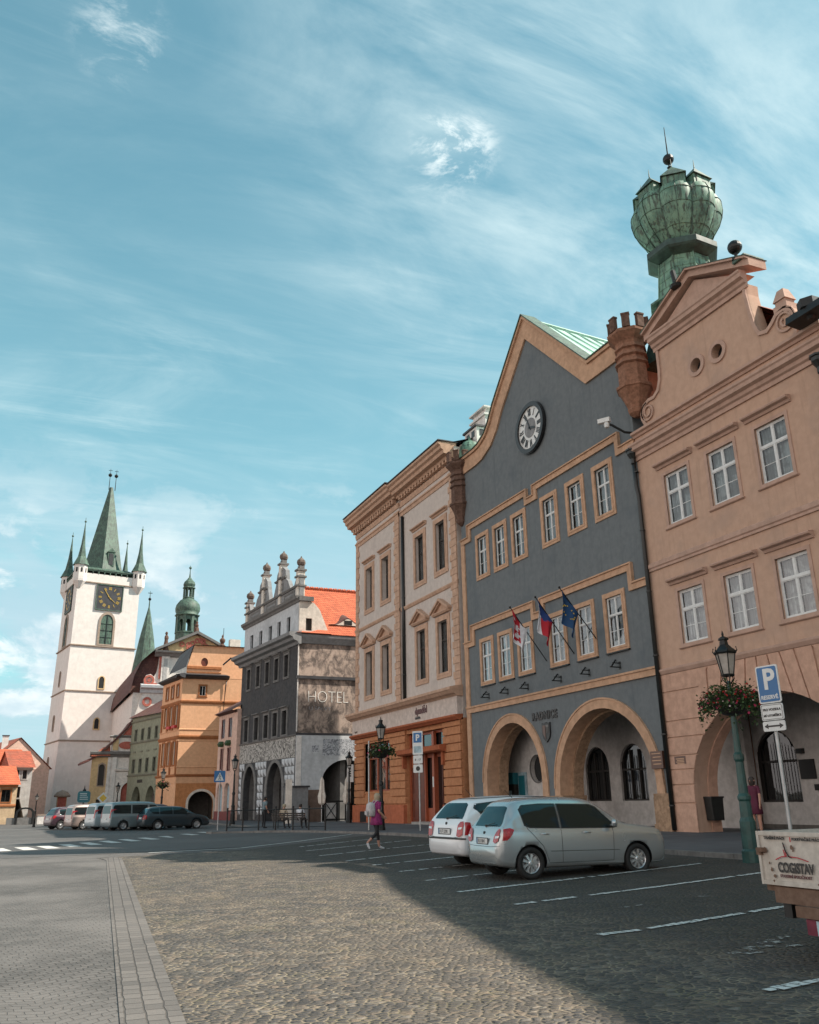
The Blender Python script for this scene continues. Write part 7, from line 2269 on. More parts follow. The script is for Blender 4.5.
# yellow diamond
t = thing('priority_sign', 'yellow diamond priority road sign on a pole behind the parked vans', 'traffic sign', (6.45, 77, 0))
fy_ = vplane(6.45, 76.9, (0, -1))
b = MB(); b.tube([(6.45, 77, 0), (6.45, 77, 2.5)], .03, 8); b.build('pole', 'steel', t)
b = MB(); b.prism(fy_, [(-.46, 2.1), (0, 1.64), (.46, 2.1), (0, 2.56)], 0, .02); pl = b.build('panel', 'sign_white', t)
b = MB(); b.prism(fy_, [(-.3, 2.1), (0, 1.8), (.3, 2.1), (0, 2.4)], .02, .024); b.build('field', 'sign_yellow', pl)

# teal information board with a finial
t = thing('information_board', 'teal information board on posts with a pointed black top, left of the vans', 'board', (4.85, 75, 0))
ft_ = vplane(4.85, 74.9, (0, -1))
b = MB(); b.tube([(4.85, 75, 0), (4.85, 75, 2.75)], .05, 8); b.lathe((4.85, 75, 2.6), [(.12, 0), (.14, .1), (.05, .2), (.01, .45)], 8); b.build('post', 'iron', t)
b = MB(); b.prism(ft_, rrect(.95, .85, .2, 2.2), 0, .05); pl = b.build('panel', 'teal_board', t)
b = MB()
for z in (2.0, 2.15, 2.3, 2.42): b.prism(ft_, rect(-.3, .3 - .1 * (z > 2.2), z, z + .04), .05, .055)
b.build('lettering', 'sign_white', pl)


# black railing along the pavement corner
def railing():
    pts = [Vector((10.15, 47.0)), Vector((11.5, 45.75)), Vector((12.8, 44.0)), Vector((13.7, 41.6))]
    t = thing('railing', 'low black iron railing along the pavement corner with people sitting behind', 'railing', (12, 45, .1))
    top = MB()
    for a, c in zip(pts[:-1], pts[1:]):
        za, zc = gp(a.x, a.y), gp(c.x, c.y)
        top.tube([(a.x, a.y, za + 1.0), (c.x, c.y, zc + 1.0)], .03, 6)
    top.build('top_rail', 'iron', t)
    low = MB()
    for a, c in zip(pts[:-1], pts[1:]):
        za, zc = gp(a.x, a.y), gp(c.x, c.y)
        low.tube([(a.x, a.y, za + .18), (c.x, c.y, zc + .18)], .02, 6)
    low.build('lower_rail', 'iron', t)
    for a, c in zip(pts[:-1], pts[1:]):
        n = 2
        for i in range(n + (c is pts[-1])):
            p = a.lerp(c, i / n)
            b = MB(); z = gp(p.x, p.y); b.tube([(p.x, p.y, z - .05), (p.x, p.y, z + 1.08)], .04, 8); b.ball((p.x, p.y, z + 1.1), .055, 8); b.build('post', 'iron', t)
railing()

# bench behind the railing
t = thing('bench', 'dark bench with backrest behind the black railing', 'bench', (13.1, 47.6, .2))
fb = Fr((13.4, 47.0), (.72, -.69), (-.69, -.72))
zg = gp(13.4, 47)
b = MB()
for k in range(4): b.box(fb, -1.0, 1.0, -.5 + k * .12, -.41 + k * .12, zg + .42, zg + .46)
b.build('seat', 'dark_wood', t)
b = MB()
for k in range(3): b.box(fb, -1.0, 1.0, .0, .03, zg + .50 + k * .11, zg + .57 + k * .11)
b.build('backrest', 'dark_wood', t)
for u in (-.85, .85):
    b = MB(); b.tube([fb.P(u, -.48, zg), fb.P(u, -.48, zg + .44), fb.P(u, .0, zg + .44), fb.P(u, .03, zg + .95)], .025, 6); b.tube([fb.P(u, 0, zg + .44), fb.P(u, .03, zg)], .025, 6); b.build('leg', 'iron', t)

# hoarding-like grey panel and white board at the hotel corner, parasols, gate
t = thing('menu_board', 'tall white menu board leaning before the hotel\'s right arch', 'board', (16.0, 57.0, .2))
fm = vplane(16.7, 58.6, (-.3, -.95))
b = MB(); b.box(fm, -.22, .22, -.05, .0, .2, 3.0); b.build('board', 'hotel_cream', t)
t = thing('market_cabinet', 'dark grey cabinet box standing at the hotel corner', 'cabinet', (17.6, 60.2, .2))
b = MB(); b.box(Fr((17.8, 60.4), (1, 0), (0, -1)), -.75, .75, -.5, .2, .15, 2.5); b.build('body', 'hotel_grey', t)
b = MB(); b.box(Fr((17.8, 60.4), (1, 0), (0, -1)), -.85, .85, -.6, .3, 2.5, 2.62); b.build('lid', 'slate', t)
for k, (x, y, lab) in enumerate(((18.9, 58.2, 'closed beige parasol left of the dark arch by the hotel'), (20.75, 58.4, 'closed beige parasol right, below the tall white sign by the hotel'))):
    t = thing('parasol', lab, 'parasol', (x, y, .2), group='closed beige parasols by the hotel lane')
    b = MB(); b.tube([(x, y, .1), (x, y, 3.15)], .03, 8); b.lathe((x, y, .15), [(.3, 0), (.3, .06), (.04, .1)], 10); b.build('pole', 'steel', t)
    b = MB(); b.lathe((x, y, 0), [(.10, 1.35), (.20, 1.45), (.24, 1.9), (.17, 2.2), (.15, 2.4), (.12, 2.9), (.03, 3.12)], 12, lobes=lambda a, r, z: 1 + .22 * math.cos(6 * a)); b.build('canopy', 'hotel_cream', t)
t = thing('gate', 'low grey gate with crossed bars in the arch of the hotel side wall', 'gate', (21, 61.5, .2))
fg = Fr((21.0, 61.2), (1, 0), (0, -1))
b = MB()
for u in (-.9, 0.0, .9): b.box(fg, u - .04, u + .04, 0, .06, .15, 1.6)
b.box(fg, -.9, .9, 0, .05, 1.5, 1.6); b.box(fg, -.9, .9, 0, .05, .3, .38)
b.build('frame', 'iron', t)
b = MB(); b.box(fg, -.84, -.06, .01, .03, .4, 1.45); b.build('panel', 'house_grey', t)
b = MB(); b.tube([fg.P(-.85, .05, .4), fg.P(-.05, .05, 1.45)], .03, 5); b.tube([fg.P(-.05, .05, .4), fg.P(-.85, .05, 1.45)], .03, 5); b.build('cross_bar', 'iron', t)

# steps of the lane etc: slim blue pole by the shop
t = thing('pole', 'thin pale pole in front of the shop window', 'pole', (14.95, 38.9, .2)); b = MB(); b.tube([(14.9, 38.9, .1), (14.9, 38.9, 4.2)], .035, 8); b.build('pole', 'steel', t)
t.name = 'thin_pole'
b = MB(); b.prism(vplane(14.86, 38.8, (-.7, -.7)), rrect(.35, .5, .05, 4.0), 0, .02); b.build('panel', 'sign_white', t)
b = MB(); b.prism(vplane(14.86, 38.8, (-.7, -.7)), rrect(.35, .35, .05, 2.5), 0, .02); b.build('plate', 'sign_white', t)


# ================================================================ TRAILER with the COGISTAV board
def trailer():
    X0, YL, YR = 6.95, 7.12, 5.0
    t = thing('trailer', 'dirty white flatbed trailer with firm lettering, cut off by the right edge', 'trailer', (X0, 6, 0))
    f = Fr((X0, 0), (0, 1), (-1, 0))
    zb, zt = .66, 1.155
    b = MB(); b.box(f, YR, YL, -.035, 0, zb, zt)
    for z in (zb, zt - .04): b.box(f, YR, YL, 0, .015, z, z + .04)
    b.box(f, YL - .03, YL, 0, .02, zb, zt); tg = b.build('tailgate', 'trailer_white', t)
    b = MB(); b.box(f, YL - .035, YL, -4.0, -.036, zb, zt); b.box(f, YR, YR + .035, -4, -.036, zb, zt); b.box(f, YR, YL, -4.03, -4, zb, zt + .5); b.build('side_board', 'trailer_white', t)
    b = MB(); b.box(f, YR, YL, -4.0, -.04, zb - .06, zb + .02); b.build('floor', 'rust_frame', t)
    b = MB(); b.box(f, YR, YL - .12, -.1, -.01, .50, .645); b.build('cross_beam', 'rust_frame', t)
    b = MB(); b.box(f, YR, YL - .42, -.02, .06, .40, .50); b.build('under_run_bar', 'rust_frame', t)
    b = MB(); b.box(f, YL - .22, YL - .12, -.3, -.1, .36, .6); b.box(f, YL - .5, YL - .4, -3.6, -.1, .42, .58); b.box(f, YR + .4, YR + .5, -3.6, -.1, .42, .58); b.build('bracket', 'black_paint', t)
    for y in (YL - .50, YR + .15):
        b = MB(); b.box(f, y - .38, y, -.04, .03, .255, .39); lt = b.build('tail_lamp', 'plum_lamp', t)
        b = MB(); b.box(f, y - .22, y - .12, .03, .035, .26, .385); b.build('lens', 'poster_pale', lt)
    for s_ in (YL - .02, YR + .02):
        for xx in (1.6, 2.45):
            b = MB(); b.lathe((X0 + xx, s_ - (.18 if s_ > 6 else -.18), .30), [(.18, -.09), (.29, -.08), (.31, -.04), (.31, .04), (.29, .08), (.18, .09)], 24, axis=Matrix.Rotation(R_(90), 4, 'X')); w_ = b.build('tyre', 'tyre_rubber', t)
            b = MB(); b.lathe((X0 + xx, s_ - (.18 if s_ > 6 else -.18), .30), [(.02, -.06), (.18, -.05), (.18, .05), (.02, .06)], 16, axis=Matrix.Rotation(R_(90), 4, 'X')); b.build('rim', 'steel', w_)
    b = MB(); b.lathe(f.P(YL - .05, .02, .98), [(.05, -.02), (.05, .02)], 8); b.box(f, YL - .05, YL + .015, -.05, .03, .93, .99); b.build('latch', 'rust_frame', tg)
    # lettering
    R = -f.d
    text('lettering', 'TESAŘSKÉ PRÁCE', .034, 'letter_dark', f.P(YL - .10, .018, 1.082), R, (0, 0, 1), tg, .001, 1.0, bold=.0015)
    text('lettering', '|', .046, 'red_paint', f.P(YL - .425, .018, 1.074), R, (0, 0, 1), tg, .001, 1.6, bold=.002)
    text('lettering', 'POKRÝVAČSKÉ PRÁCE', .034, 'letter_dark', f.P(YL - .455, .018, 1.078), R, (0, 0, 1), tg, .001, 1.0, bold=.0015)
    text('lettering', '|', .046, 'red_paint', f.P(YL - .86, .018, 1.070), R, (0, 0, 1), tg, .001, 1.6, bold=.002)
    text('lettering', 'COGISTAV', .125, 'letter_dark', f.P(YL - .235, .018, .785), R, (0, 0, 1), tg, .001, .72, bold=.005)
    text('lettering', 'STAVEBNÍ SPOLEČNOST', .036, 'letter_brown', f.P(YL - .25, .018, .738), R, (0, 0, 1), tg, .001, .98, bold=.0015)
    b = MB()
    def st(p, w_):
        q = [(YL - a_, z) for a_, z in p]
        for (a0, z0), (a1, z1) in zip(q[:-1], q[1:]):
            e = Vector((a1 - a0, z1 - z0)).normalized(); n = Vector((-e.y, e.x)) * w_
            b.prism(f, [(a0 - n.x, z0 - n.y), (a1 - n.x, z1 - n.y), (a1 + n.x, z1 + n.y), (a0 + n.x, z0 + n.y)], .016, .02)
    st([(.22, .895), (.30, .925), (.36, .93)], .004); st([(.38, .93), (.50, .922), (.62, .895)], .004)
    st([(.345, 1.03), (.36, .93)], .005); st([(.33, .99), (.345, .93)], .004)
    b.build('logo', 'red_cloth', tg)
    b = MB(); st([(.335, 1.055), (.36, .97), (.395, .925), (.42, .92)], .006)
    b.build('logo', 'letter_dark', tg)
    # rust spots, thin irregular flakes
    b = MB(); rnd = random.Random(5)
    for (a_, z, s_) in ((.44, 1.01, .022), (.45, .985, .013), (.09, .97, .03), (.13, .86, .012), (.15, .80, .018), (.18, .74, .02), (.16, .70, .012), (1.5, .95, .02), (.7, .70, .01)):
        b.prism(f, [(YL - a_ + s_ * math.cos(k * .785) * rnd.uniform(.6, 1.2), z + s_ * math.sin(k * .785) * rnd.uniform(.6, 1.3)) for k in range(8)], .015, .0175)
    b.build('rust_spot', 'rust_frame', tg)


MATS['trailer_white'] = plaster('trailer_white', (0.50, 0.46, 0.41), dirt=(0.28, 0.22, 0.17), amt=0.6, var=0.1, bump=0.1, rough=0.6, streak=0.6, scale=3)
plaster('rust_frame', (0.17, 0.11, 0.08), dirt=(0.10, 0.05, 0.03), amt=0.6, bump=0.2, scale=4)
simple('plum_lamp', (0.13, 0.015, 0.035), 0.35, var=0.3)
simple('tyre_rubber', (0.012, 0.012, 0.012), 0.75, var=0.2)
trailer()
# ================================================================ CARS


def catmull(P, n):
    """smooth open curve through points"""
    P = [np.array(p, float) for p in P]
    out = []
    m = len(P) - 1
    for k in range(n):
        t = k / (n - 1) * m; i = min(int(t), m - 1); f = t - i
        p0 = P[max(i - 1, 0)]; p1 = P[i]; p2 = P[i + 1]; p3 = P[min(i + 2, m)]
        out.append(.5 * (2 * p1 + (p2 - p0) * f + (2 * p0 - 5 * p1 + 4 * p2 - p3) * f * f + (3 * p1 - p0 - 3 * p2 + p3) * f ** 3))
    return out


HATCH = dict(L=4.0, W=.83, axles=(.70, 3.22), R=.305, st=[
    (0.00, .36, .60, .62, .62), (.015, .30, .66, .68, .70), (.05, .27, .80, .83, .755), (.11, .25, .93, .97, .785), (.18, .24, .965, 1.05, .80), (.30, .22, .965, 1.24, .815), (.42, .21, .96, 1.39, .82), (.56, .20, .955, 1.455, .826),
    (.85, .20, .95, 1.487, .83), (1.3, .20, .94, 1.50, .83), (1.8, .20, .925, 1.495, .83), (2.15, .20, .91, 1.47, .83), (2.38, .20, .905, 1.405, .83), (2.62, .20, .90, 1.27, .83), (2.85, .20, .90, 1.115, .828), (3.0, .20, .90, 1.03, .826),
    (3.2, .20, .895, .998, .824), (3.5, .20, .87, .965, .815), (3.74, .21, .83, .925, .795), (3.88, .22, .78, .875, .765), (3.96, .24, .70, .80, .72), (4.0, .30, .56, .66, .64)],
    sides=[[(.50, 1.36), (.42, 1.30), (.33, 1.12), (.36, .995), (.98, .985), (1.22, .98), (1.22, 1.40), (.8, 1.405)][::-1] and [(.66, 1.385), (.56, 1.30), (.62, 1.03), (.74, .985), (1.38, .965), (1.38, 1.405), (1.0, 1.41)], [(1.46, .962), (2.62, .945), (2.76, .96), (2.60, 1.10), (2.36, 1.33), (2.22, 1.38), (1.46, 1.405)]],
    rear=[(-.58, 1.00), (.58, 1.00), (.60, 1.06), (.50, 1.36), (.40, 1.385), (-.40, 1.385), (-.50, 1.36), (-.60, 1.06)],
    lamp=[(.50, .72), (.60, .68), (.715, .73), (.73, .82), (.725, .93), (.66, .965), (.57, .90), (.52, .80)], lamp_side=[(.09, .74), (.20, .75), (.30, .85), (.35, .94), (.27, .975), (.13, .955)],
    doors=[[(1.42, 1.41), (1.42, .30)], [(.60, 1.39), (.62, 1.03), (.66, .95), (.98, .62), (1.12, .30)], [(2.66, .95), (2.62, .30)], [(1.12, .30), (2.62, .30)]],
    handles=[(1.02, .84), (2.0, .85)], plate=(-.16, .72), rim_spokes=9)
ESTATE = dict(L=4.45, W=.85, axles=(.95, 3.5), R=.31, st=[
    (0.00, .36, .58, .60, .62), (.02, .30, .66, .68, .72), (.06, .27, .82, .86, .78), (.12, .25, .93, .98, .81), (.22, .24, .95, 1.12, .82), (.36, .22, .945, 1.29, .835), (.50, .21, .94, 1.37, .84), (.72, .20, .935, 1.41, .845),
    (1.2, .20, .925, 1.44, .85), (1.9, .20, .91, 1.445, .85), (2.4, .20, .90, 1.42, .85), (2.7, .20, .89, 1.35, .85), (3.0, .20, .885, 1.20, .845), (3.25, .20, .88, 1.04, .84), (3.42, .20, .87, .955, .835),
    (3.7, .20, .82, .90, .82), (4.05, .21, .75, .82, .79), (4.25, .22, .67, .74, .74), (4.38, .25, .56, .62, .67), (4.45, .32, .46, .50, .55)],
    sides=[[(.98, 1.325), (.46, 1.27), (.40, 1.18), (.62, 1.0), (.98, .98)][::-1], [(1.06, .975), (1.85, .96), (1.85, 1.35), (1.06, 1.335)], [(1.93, .955), (2.95, .94), (3.0, .99), (2.7, 1.24), (2.55, 1.31), (1.93, 1.35)]],
    rear=[(-.60, .99), (.60, .99), (.60, 1.05), (.50, 1.27), (.40, 1.31), (-.40, 1.31), (-.50, 1.27), (-.60, 1.05)],
    lamp=[(.54, .65), (.66, .63), (.755, .67), (.76, .74), (.755, .90), (.72, .94), (.60, .93), (.54, .86)], lamp_side=[(.07, .67), (.18, .68), (.22, .80), (.20, .92), (.10, .93)],
    doors=[[(1.89, 1.35), (1.89, .30)], [(1.02, 1.33), (1.04, .92), (1.22, .60), (1.36, .30)], [(2.98, .94), (2.95, .30)], [(1.36, .30), (2.95, .30)]],
    handles=[(1.35, .83), (2.3, .83)], plate=(-.14, .74), rim_spokes=7)
VAN = dict(L=4.85, W=.94, axles=(1.0, 3.95), R=.33, st=[
    (0.00, .38, .62, .64, .70), (.02, .30, .80, .84, .82), (.05, .28, 1.05, 1.20, .88), (.10, .26, 1.08, 1.62, .90), (.18, .24, 1.08, 1.84, .91), (.35, .22, 1.08, 1.92, .925), (1.0, .20, 1.08, 1.95, .94), (2.2, .20, 1.07, 1.95, .94),
    (3.1, .20, 1.06, 1.92, .94), (3.4, .20, 1.05, 1.82, .94), (3.7, .20, 1.04, 1.58, .935), (3.95, .20, 1.03, 1.34, .93), (4.15, .20, 1.0, 1.16, .92), (4.4, .21, .92, 1.04, .90), (4.65, .22, .80, .92, .86), (4.78, .26, .66, .76, .78), (4.85, .34, .52, .60, .64)],
    sides=[[(.25, 1.16), (1.5, 1.14), (1.5, 1.72), (.32, 1.72), (.22, 1.6)], [(1.6, 1.14), (2.75, 1.12), (2.75, 1.72), (1.6, 1.72)], [(2.9, 1.12), (3.95, 1.10), (3.6, 1.52), (3.35, 1.70), (2.9, 1.72)]],
    rear=[(-.68, 1.15), (.68, 1.15), (.64, 1.68), (-.64, 1.68)],
    lamp=[(.72, .85), (.84, .85), (.84, 1.45), (.76, 1.45)],
    doors=[[(2.82, 1.75), (2.82, .32)], [(1.55, 1.75), (1.55, .32)], [(3.9, 1.08), (3.85, .32)]],
    handles=[(1.72, .98), (3.0, .98)], plate=(-.16, .80), rim_spokes=8)


def car(name, label, spec, x, y, z, head, paint, cat='car', group=None, detail=True, cheap=False, scale=1.0, hw=1.0):
    """x,y,z: middle of the rear bumper on the ground; local +x runs forward"""
    t = thing(name, label, cat, (x, y, z), R_(head), group)
    ns, nc = (110, 46) if detail else (56, 26)
    st = np.array(spec['st'], float)
    xs = np.concatenate([np.interp(np.linspace(0, 1, ns), np.linspace(0, 1, len(st)), st[:, 0])])
    if spec is HATCH: st[:, 3] = np.where(st[:, 3] > 1.0, 1 + (st[:, 3] - 1) * 1.10, st[:, 3])
    col = lambda c: np.array([p[0] for p in catmull([(q,) for q in st[:, c]], ns)])
    zb, zbelt, zt, w = col(1), col(2), col(3), col(4)
    w = np.minimum(w, spec['W'])
    vs = []
    half = nc
    for i in range(ns):
        dz = max(.01, zt[i] - zbelt[i]); k = min(1, dz / .35)
        wt = w[i] * (.955 - .02 * (1 - k)) - .30 * dz * (1 if spec is not VAN else .45)
        mid = zb[i] + (zbelt[i] - zb[i]) * .5
        P = [(0, zb[i]), (.6 * w[i], zb[i]), (.88 * w[i], zb[i] + .01), (.965 * w[i], zb[i] + .08), (.99 * w[i], zb[i] + .3 * (zbelt[i] - zb[i])), (w[i], mid), (.995 * w[i], zbelt[i] - .12 * (zbelt[i] - zb[i])), (.96 * w[i], zbelt[i]),
             ((.96 * w[i] + wt) / 2 + .006, zbelt[i] + dz * .45), (wt + .005, zt[i] - .13 * k * min(1, dz / .3) - .015), (wt - .07 * k - .01, zt[i] - .045 * k), (wt * .70, zt[i] - .006), (wt * .35, zt[i] + .008 * k), (0, zt[i] + .012 * k)]
        c = catmull(P, half)
        loop = [(-q[0], q[1]) for q in c[::-1]][:-1] + [(q[0], q[1]) for q in c]      # top centre, round by the left, to the top again
        loop = loop[:-1]
        for q in loop: vs.append((xs[i], q[0], q[1]))
    m = len(loop)
    fs = []
    for i in range(ns - 1):
        for j in range(m):
            j2 = (j + 1) % m; fs.append((i * m + j, i * m + j2, (i + 1) * m + j2, (i + 1) * m + j))
    fs.append(tuple(reversed(range(m)))); fs.append(tuple((ns - 1) * m + j for j in range(m)))
    bvh = BVHTree.FromPolygons([Vector(v) for v in vs], fs)
    b = MB(); b.smooth = True; b.add(vs, fs); body = b.build('body', paint, t, local=True)
    # wheel arches are cut out
    R = spec['R'] * 1.16
    cut = MB()
    for ax in spec['axles']:
        for s_ in (-1, 1):
            n = 28
            ring0 = [(ax + R * math.cos(2 * math.pi * q / n), s_ * (spec['W'] - .26), spec['R'] + R * math.sin(2 * math.pi * q / n)) for q in range(n)]
            ring1 = [(p[0], s_ * (spec['W'] + .3), p[2]) for p in ring0]
            cut.add(ring0 + ring1, [(q, (q + 1) % n, n + (q + 1) % n, n + q) for q in range(n)] + [tuple(range(n)), tuple(range(2 * n - 1, n - 1, -1))])
    co = cut.build('cut', 'black_paint', None)
    co.parent = t
    md = body.modifiers.new('b', 'BOOLEAN'); md.operation = 'DIFFERENCE'; md.object = co; md.solver = 'EXACT'
    body.data.materials.append(MATS['black_paint'])
    bpy.context.view_layer.update()
    dg = bpy.context.evaluated_depsgraph_get()
    me = bpy.data.meshes.new_from_object(body.evaluated_get(dg))
    body.modifiers.clear(); old = body.data; body.data = me; bpy.data.meshes.remove(old)
    bm = bmesh.new(); bm.from_mesh(me)
    bmesh.ops.remove_doubles(bm, verts=bm.verts, dist=.0015); bmesh.ops.dissolve_degenerate(bm, edges=bm.edges, dist=.0015)
    bmesh.ops.recalc_face_normals(bm, faces=bm.faces)
    bm.to_mesh(me); bm.free()
    body.data.materials.clear(); body.data.materials.append(MATS[paint]); body.data.materials.append(MATS['black_paint'])
    for p in me.polygons:
        c = p.center
        inner = any((c.x - ax) ** 2 + (c.z - spec['R']) ** 2 < (R + .004) ** 2 for ax in spec['axles']) and abs(c.y) > spec['W'] - .27
        p.material_index = 1 if (inner and (abs(p.normal.y) < .5 or abs(c.y) < spec['W'] - .2)) or c.z < .215 else 0
        p.use_smooth = not inner
    bpy.data.objects.remove(co)

    def drape(nm, poly, mat, parent, view, side=1, off=.004, thick=0.0, step=.05):
        """a shape drawn in side view (x,z) or rear view (y,z) laid onto the body"""
        pts = []
        for a, c in zip(poly, poly[1:] + poly[:1]):
            a, c = Vector(a), Vector(c); k = max(1, int((c - a).length / step)); pts += [a.lerp(c, q / k) for q in range(k)]
        n = len(pts)
        inn = []
        x0, x1 = min(p.x for p in pts), max(p.x for p in pts); y0, y1 = min(p.y for p in pts), max(p.y for p in pts)
        pp = [(p.x, p.y) for p in pts]
        xx = x0 + step
        while xx < x1 - step * .3:
            yy = y0 + step
            while yy < y1 - step * .3:
                if inside((xx, yy), pp): inn.append(Vector((xx, yy)))
                yy += step
            xx += step
        r = geometry.delaunay_2d_cdt(pts + inn, [(q, (q + 1) % n) for q in range(n)], [list(range(n))], 1, 1e-4)
        V = []
        for p in r[0]:
            if view == 'side': o = Vector((p.x, side * 2, p.y)); d = Vector((0, -side, 0))
            elif view == 'rear': o = Vector((-2, p.x, p.y)); d = Vector((1, 0, 0))
            else: o = Vector((9, p.x, p.y)); d = Vector((-1, 0, 0))
            h = bvh.ray_cast(o, d)
            if h[0] is None: h = bvh.find_nearest(o + d * 1.4)
            nn = h[1]
            if nn.dot(d) > 0: nn = -nn
            V.append(h[0] + nn * off)
        b = MB(); b.smooth = True; b.add(V, [list(f) for f in r[2]])
        return b.build(nm, mat, parent, local=True, normals=False)

    def strip(nm, line, mat, parent, w_=.006, side=1, off=.003, view='side'):
        b = MB()
        P = []
        for a, c in zip(line[:-1], line[1:]):
            a, c = Vector(a), Vector(c); k = max(1, int((c - a).length / .04)); P += [a.lerp(c, q / k) for q in range(k)]
        P.append(Vector(line[-1]))
        V = []
        for p in P:
            if view == 'side': h = bvh.ray_cast(Vector((p.x, side * 2, p.y)), Vector((0, -side, 0)))
            else: h = bvh.ray_cast(Vector((-2, p.x, p.y)), Vector((1, 0, 0)))
            if h[0]: V.append(h[0] + (Vector((0, side * off, 0)) if view == 'side' else Vector((-off, 0, 0))))
        if len(V) > 1: b.tube(V, w_, 5); return b.build(nm, mat, parent, local=True)

    for s_ in (1, -1):
        if 'lamp_side' in spec: drape('tail_light', spec['lamp_side'], 'lamp_red', t, 'side', s_, .010, step=.02)
        for g in spec['sides']:
            gx = sum(p[0] for p in g) / len(g); gz_ = sum(p[1] for p in g) / len(g)
            if detail: drape('window_seal', [(gx + (p[0] - gx) * 1.0 + (.028 if p[0] > gx else -.028), gz_ + (p[1] - gz_) + (.022 if p[1] > gz_ else -.022)) for p in g], 'black_paint', t, 'side', s_, .002)
            drape('side_window', g, 'car_glass', t, 'side', s_, .006)
        drape('tail_light', [(p[0] * s_, p[1]) for p in (spec['lamp'] if s_ > 0 else spec['lamp'][::-1])], 'lamp_red', t, 'rear', 1, .016, step=.02)
        if detail:
            for d_ in spec['doors']: strip('door_seam', d_, 'black_paint', body, .0055, s_, .0)
            for hx, hz in spec['handles']:
                h = bvh.ray_cast(Vector((hx, s_ * 2, hz)), Vector((0, -s_, 0)))[0]
                b = MB(); b.smooth = True; b.tube([h + Vector((-.09, s_ * .012, 0)), h + Vector((-.05, s_ * .035, .008)), h + Vector((.05, s_ * .035, .008)), h + Vector((.09, s_ * .012, 0))], .013, 7); b.build('door_handle', 'alloy', t, local=True)
            strip('rub_strip', [(spec['axles'][0] + .45, .52), (spec['axles'][1] - .45, .50)], 'black_paint', body, .006, s_, -.002)
        # mirror
        fx = spec['sides'][-1][1][0] - .12 if spec is not HATCH else 2.62
        hz = spec['sides'][-1][1][1] + .03
        h = bvh.ray_cast(Vector((fx, s_ * 2, hz)), Vector((0, -s_, 0)))[0]
        b = MB(); b.smooth = True; b.tube([h, h + Vector((0, s_ * .10, .02))], .02, 6); b.lathe(h + Vector((0, s_ * .16, .05)), [(.001, -.07), (.05, -.06), (.07, 0), (.06, .05), (.001, .075)], 10); b.build('mirror', paint, t, local=True)
        drape('headlight', [(.38 * s_, .60), (.66 * s_, .62), (.66 * s_, .74), (.42 * s_, .72)], 'lamp_clear', t, 'front', 1, .006, step=.04)
    if spec is HATCH and detail:
        for s_ in (1, -1):
            pts = [(.42 * s_ + 0, .0)]
    drape('rear_window', spec['rear'], 'car_glass', t, 'rear', 1, .004)
    wsz0, wsz1 = (1.0, 1.40) if spec is HATCH else ((.98, 1.34) if spec is ESTATE else (1.2, 1.80))
    drape('windscreen', [(-.66, wsz0), (.66, wsz0), (.52, wsz1), (-.52, wsz1)], 'car_glass', t, 'front', 1, .004)
    # plate, wiper, bumper details
    py, pz = spec['plate']
    h = bvh.ray_cast(Vector((-2, 0, pz)), Vector((1, 0, 0)))[0]
    b = MB(); fr = Fr((h.x - .012, 0), (0, -1), (-1, 0)); b.box(fr, -.26, .26, -.01, .008, pz - .055, pz + .055)
    pl = b.build('number_plate', 'sign_white', t, local=True)
    if detail:
        b = MB(); b.prism(fr, rect(-.27, .27, pz - .065, pz + .065), 0, .010, [rect(-.253, .253, pz - .05, pz + .05)]); b.build('plate_frame', 'black_paint', pl, local=True)
        b = MB(); b.box(fr, -.255, -.215, .008, .0095, pz - .05, pz + .05); b.build('plate_band', 'sign_blue', pl, local=True)
        tx = text('lettering', '3U5 8841' if spec is HATCH else '1U7 2290', .095, 'black_paint', (h.x - .022, .20, pz - .033), (0, -1, 0), (0, 0, 1), None, .0005, .92, bold=.001)
        tx.parent = pl
        h2 = bvh.ray_cast(Vector((-2, .0, spec['rear'][0][1] + .01)), Vector((1, 0, 0)))[0]
        b = MB(); b.tube([h2 + Vector((-.02, .02, 0)), h2 + Vector((.0, -.36, .06))], .009, 5); b.lathe(h2 + Vector((-.015, .02, 0)), [(.03, -.02), (.03, .02)], 8); b.build('wiper', 'black_paint', t, local=True)
        b = MB(); hx = 1.0; hh = bvh.ray_cast(Vector((hx, 0, 3)), Vector((0, 0, -1)))[0]; b.tube([hh - Vector((.25, 0, .0)), hh + Vector((-.42, 0, .16))], [.008, .004], 5); b.build('aerial', 'black_paint', t, local=True)
        h3 = bvh.ray_cast(Vector((-2, 0, pz + .15)), Vector((1, 0, 0)))[0]
        b = MB(); b.tube([h3 + Vector((-.008, 0, 0)), h3 + Vector((.01, 0, 0))], .038, 14); b.build('badge', 'iron', t, local=True)
        strip('bumper_seam', [(-.74, .64), (-.4, .62), (.4, .62), (.74, .64)], 'black_paint', body, .005, 1, .0, 'rear')
        if spec is ESTATE: strip('bumper_strip', [(-.80, .60), (-.4, .60), (.4, .60), (.80, .60)], 'black_paint', t, .022, 1, .0, 'rear')
        for s_ in (1, -1):
            if spec is ESTATE: strip('roof_rail', [(.5, 1.39), (1.5, 1.43), (2.4, 1.41)], 'black_paint', t, .012, s_, .0)
            drape('light_band', [(s_ * .58, .775), (s_ * .72, .785), (s_ * .74, .825), (s_ * .60, .82)] if s_ > 0 else [(s_ * .60, .82), (s_ * .74, .825), (s_ * .72, .785), (s_ * .58, .775)], 'lamp_clear', t, 'rear', 1, .024, step=.02)
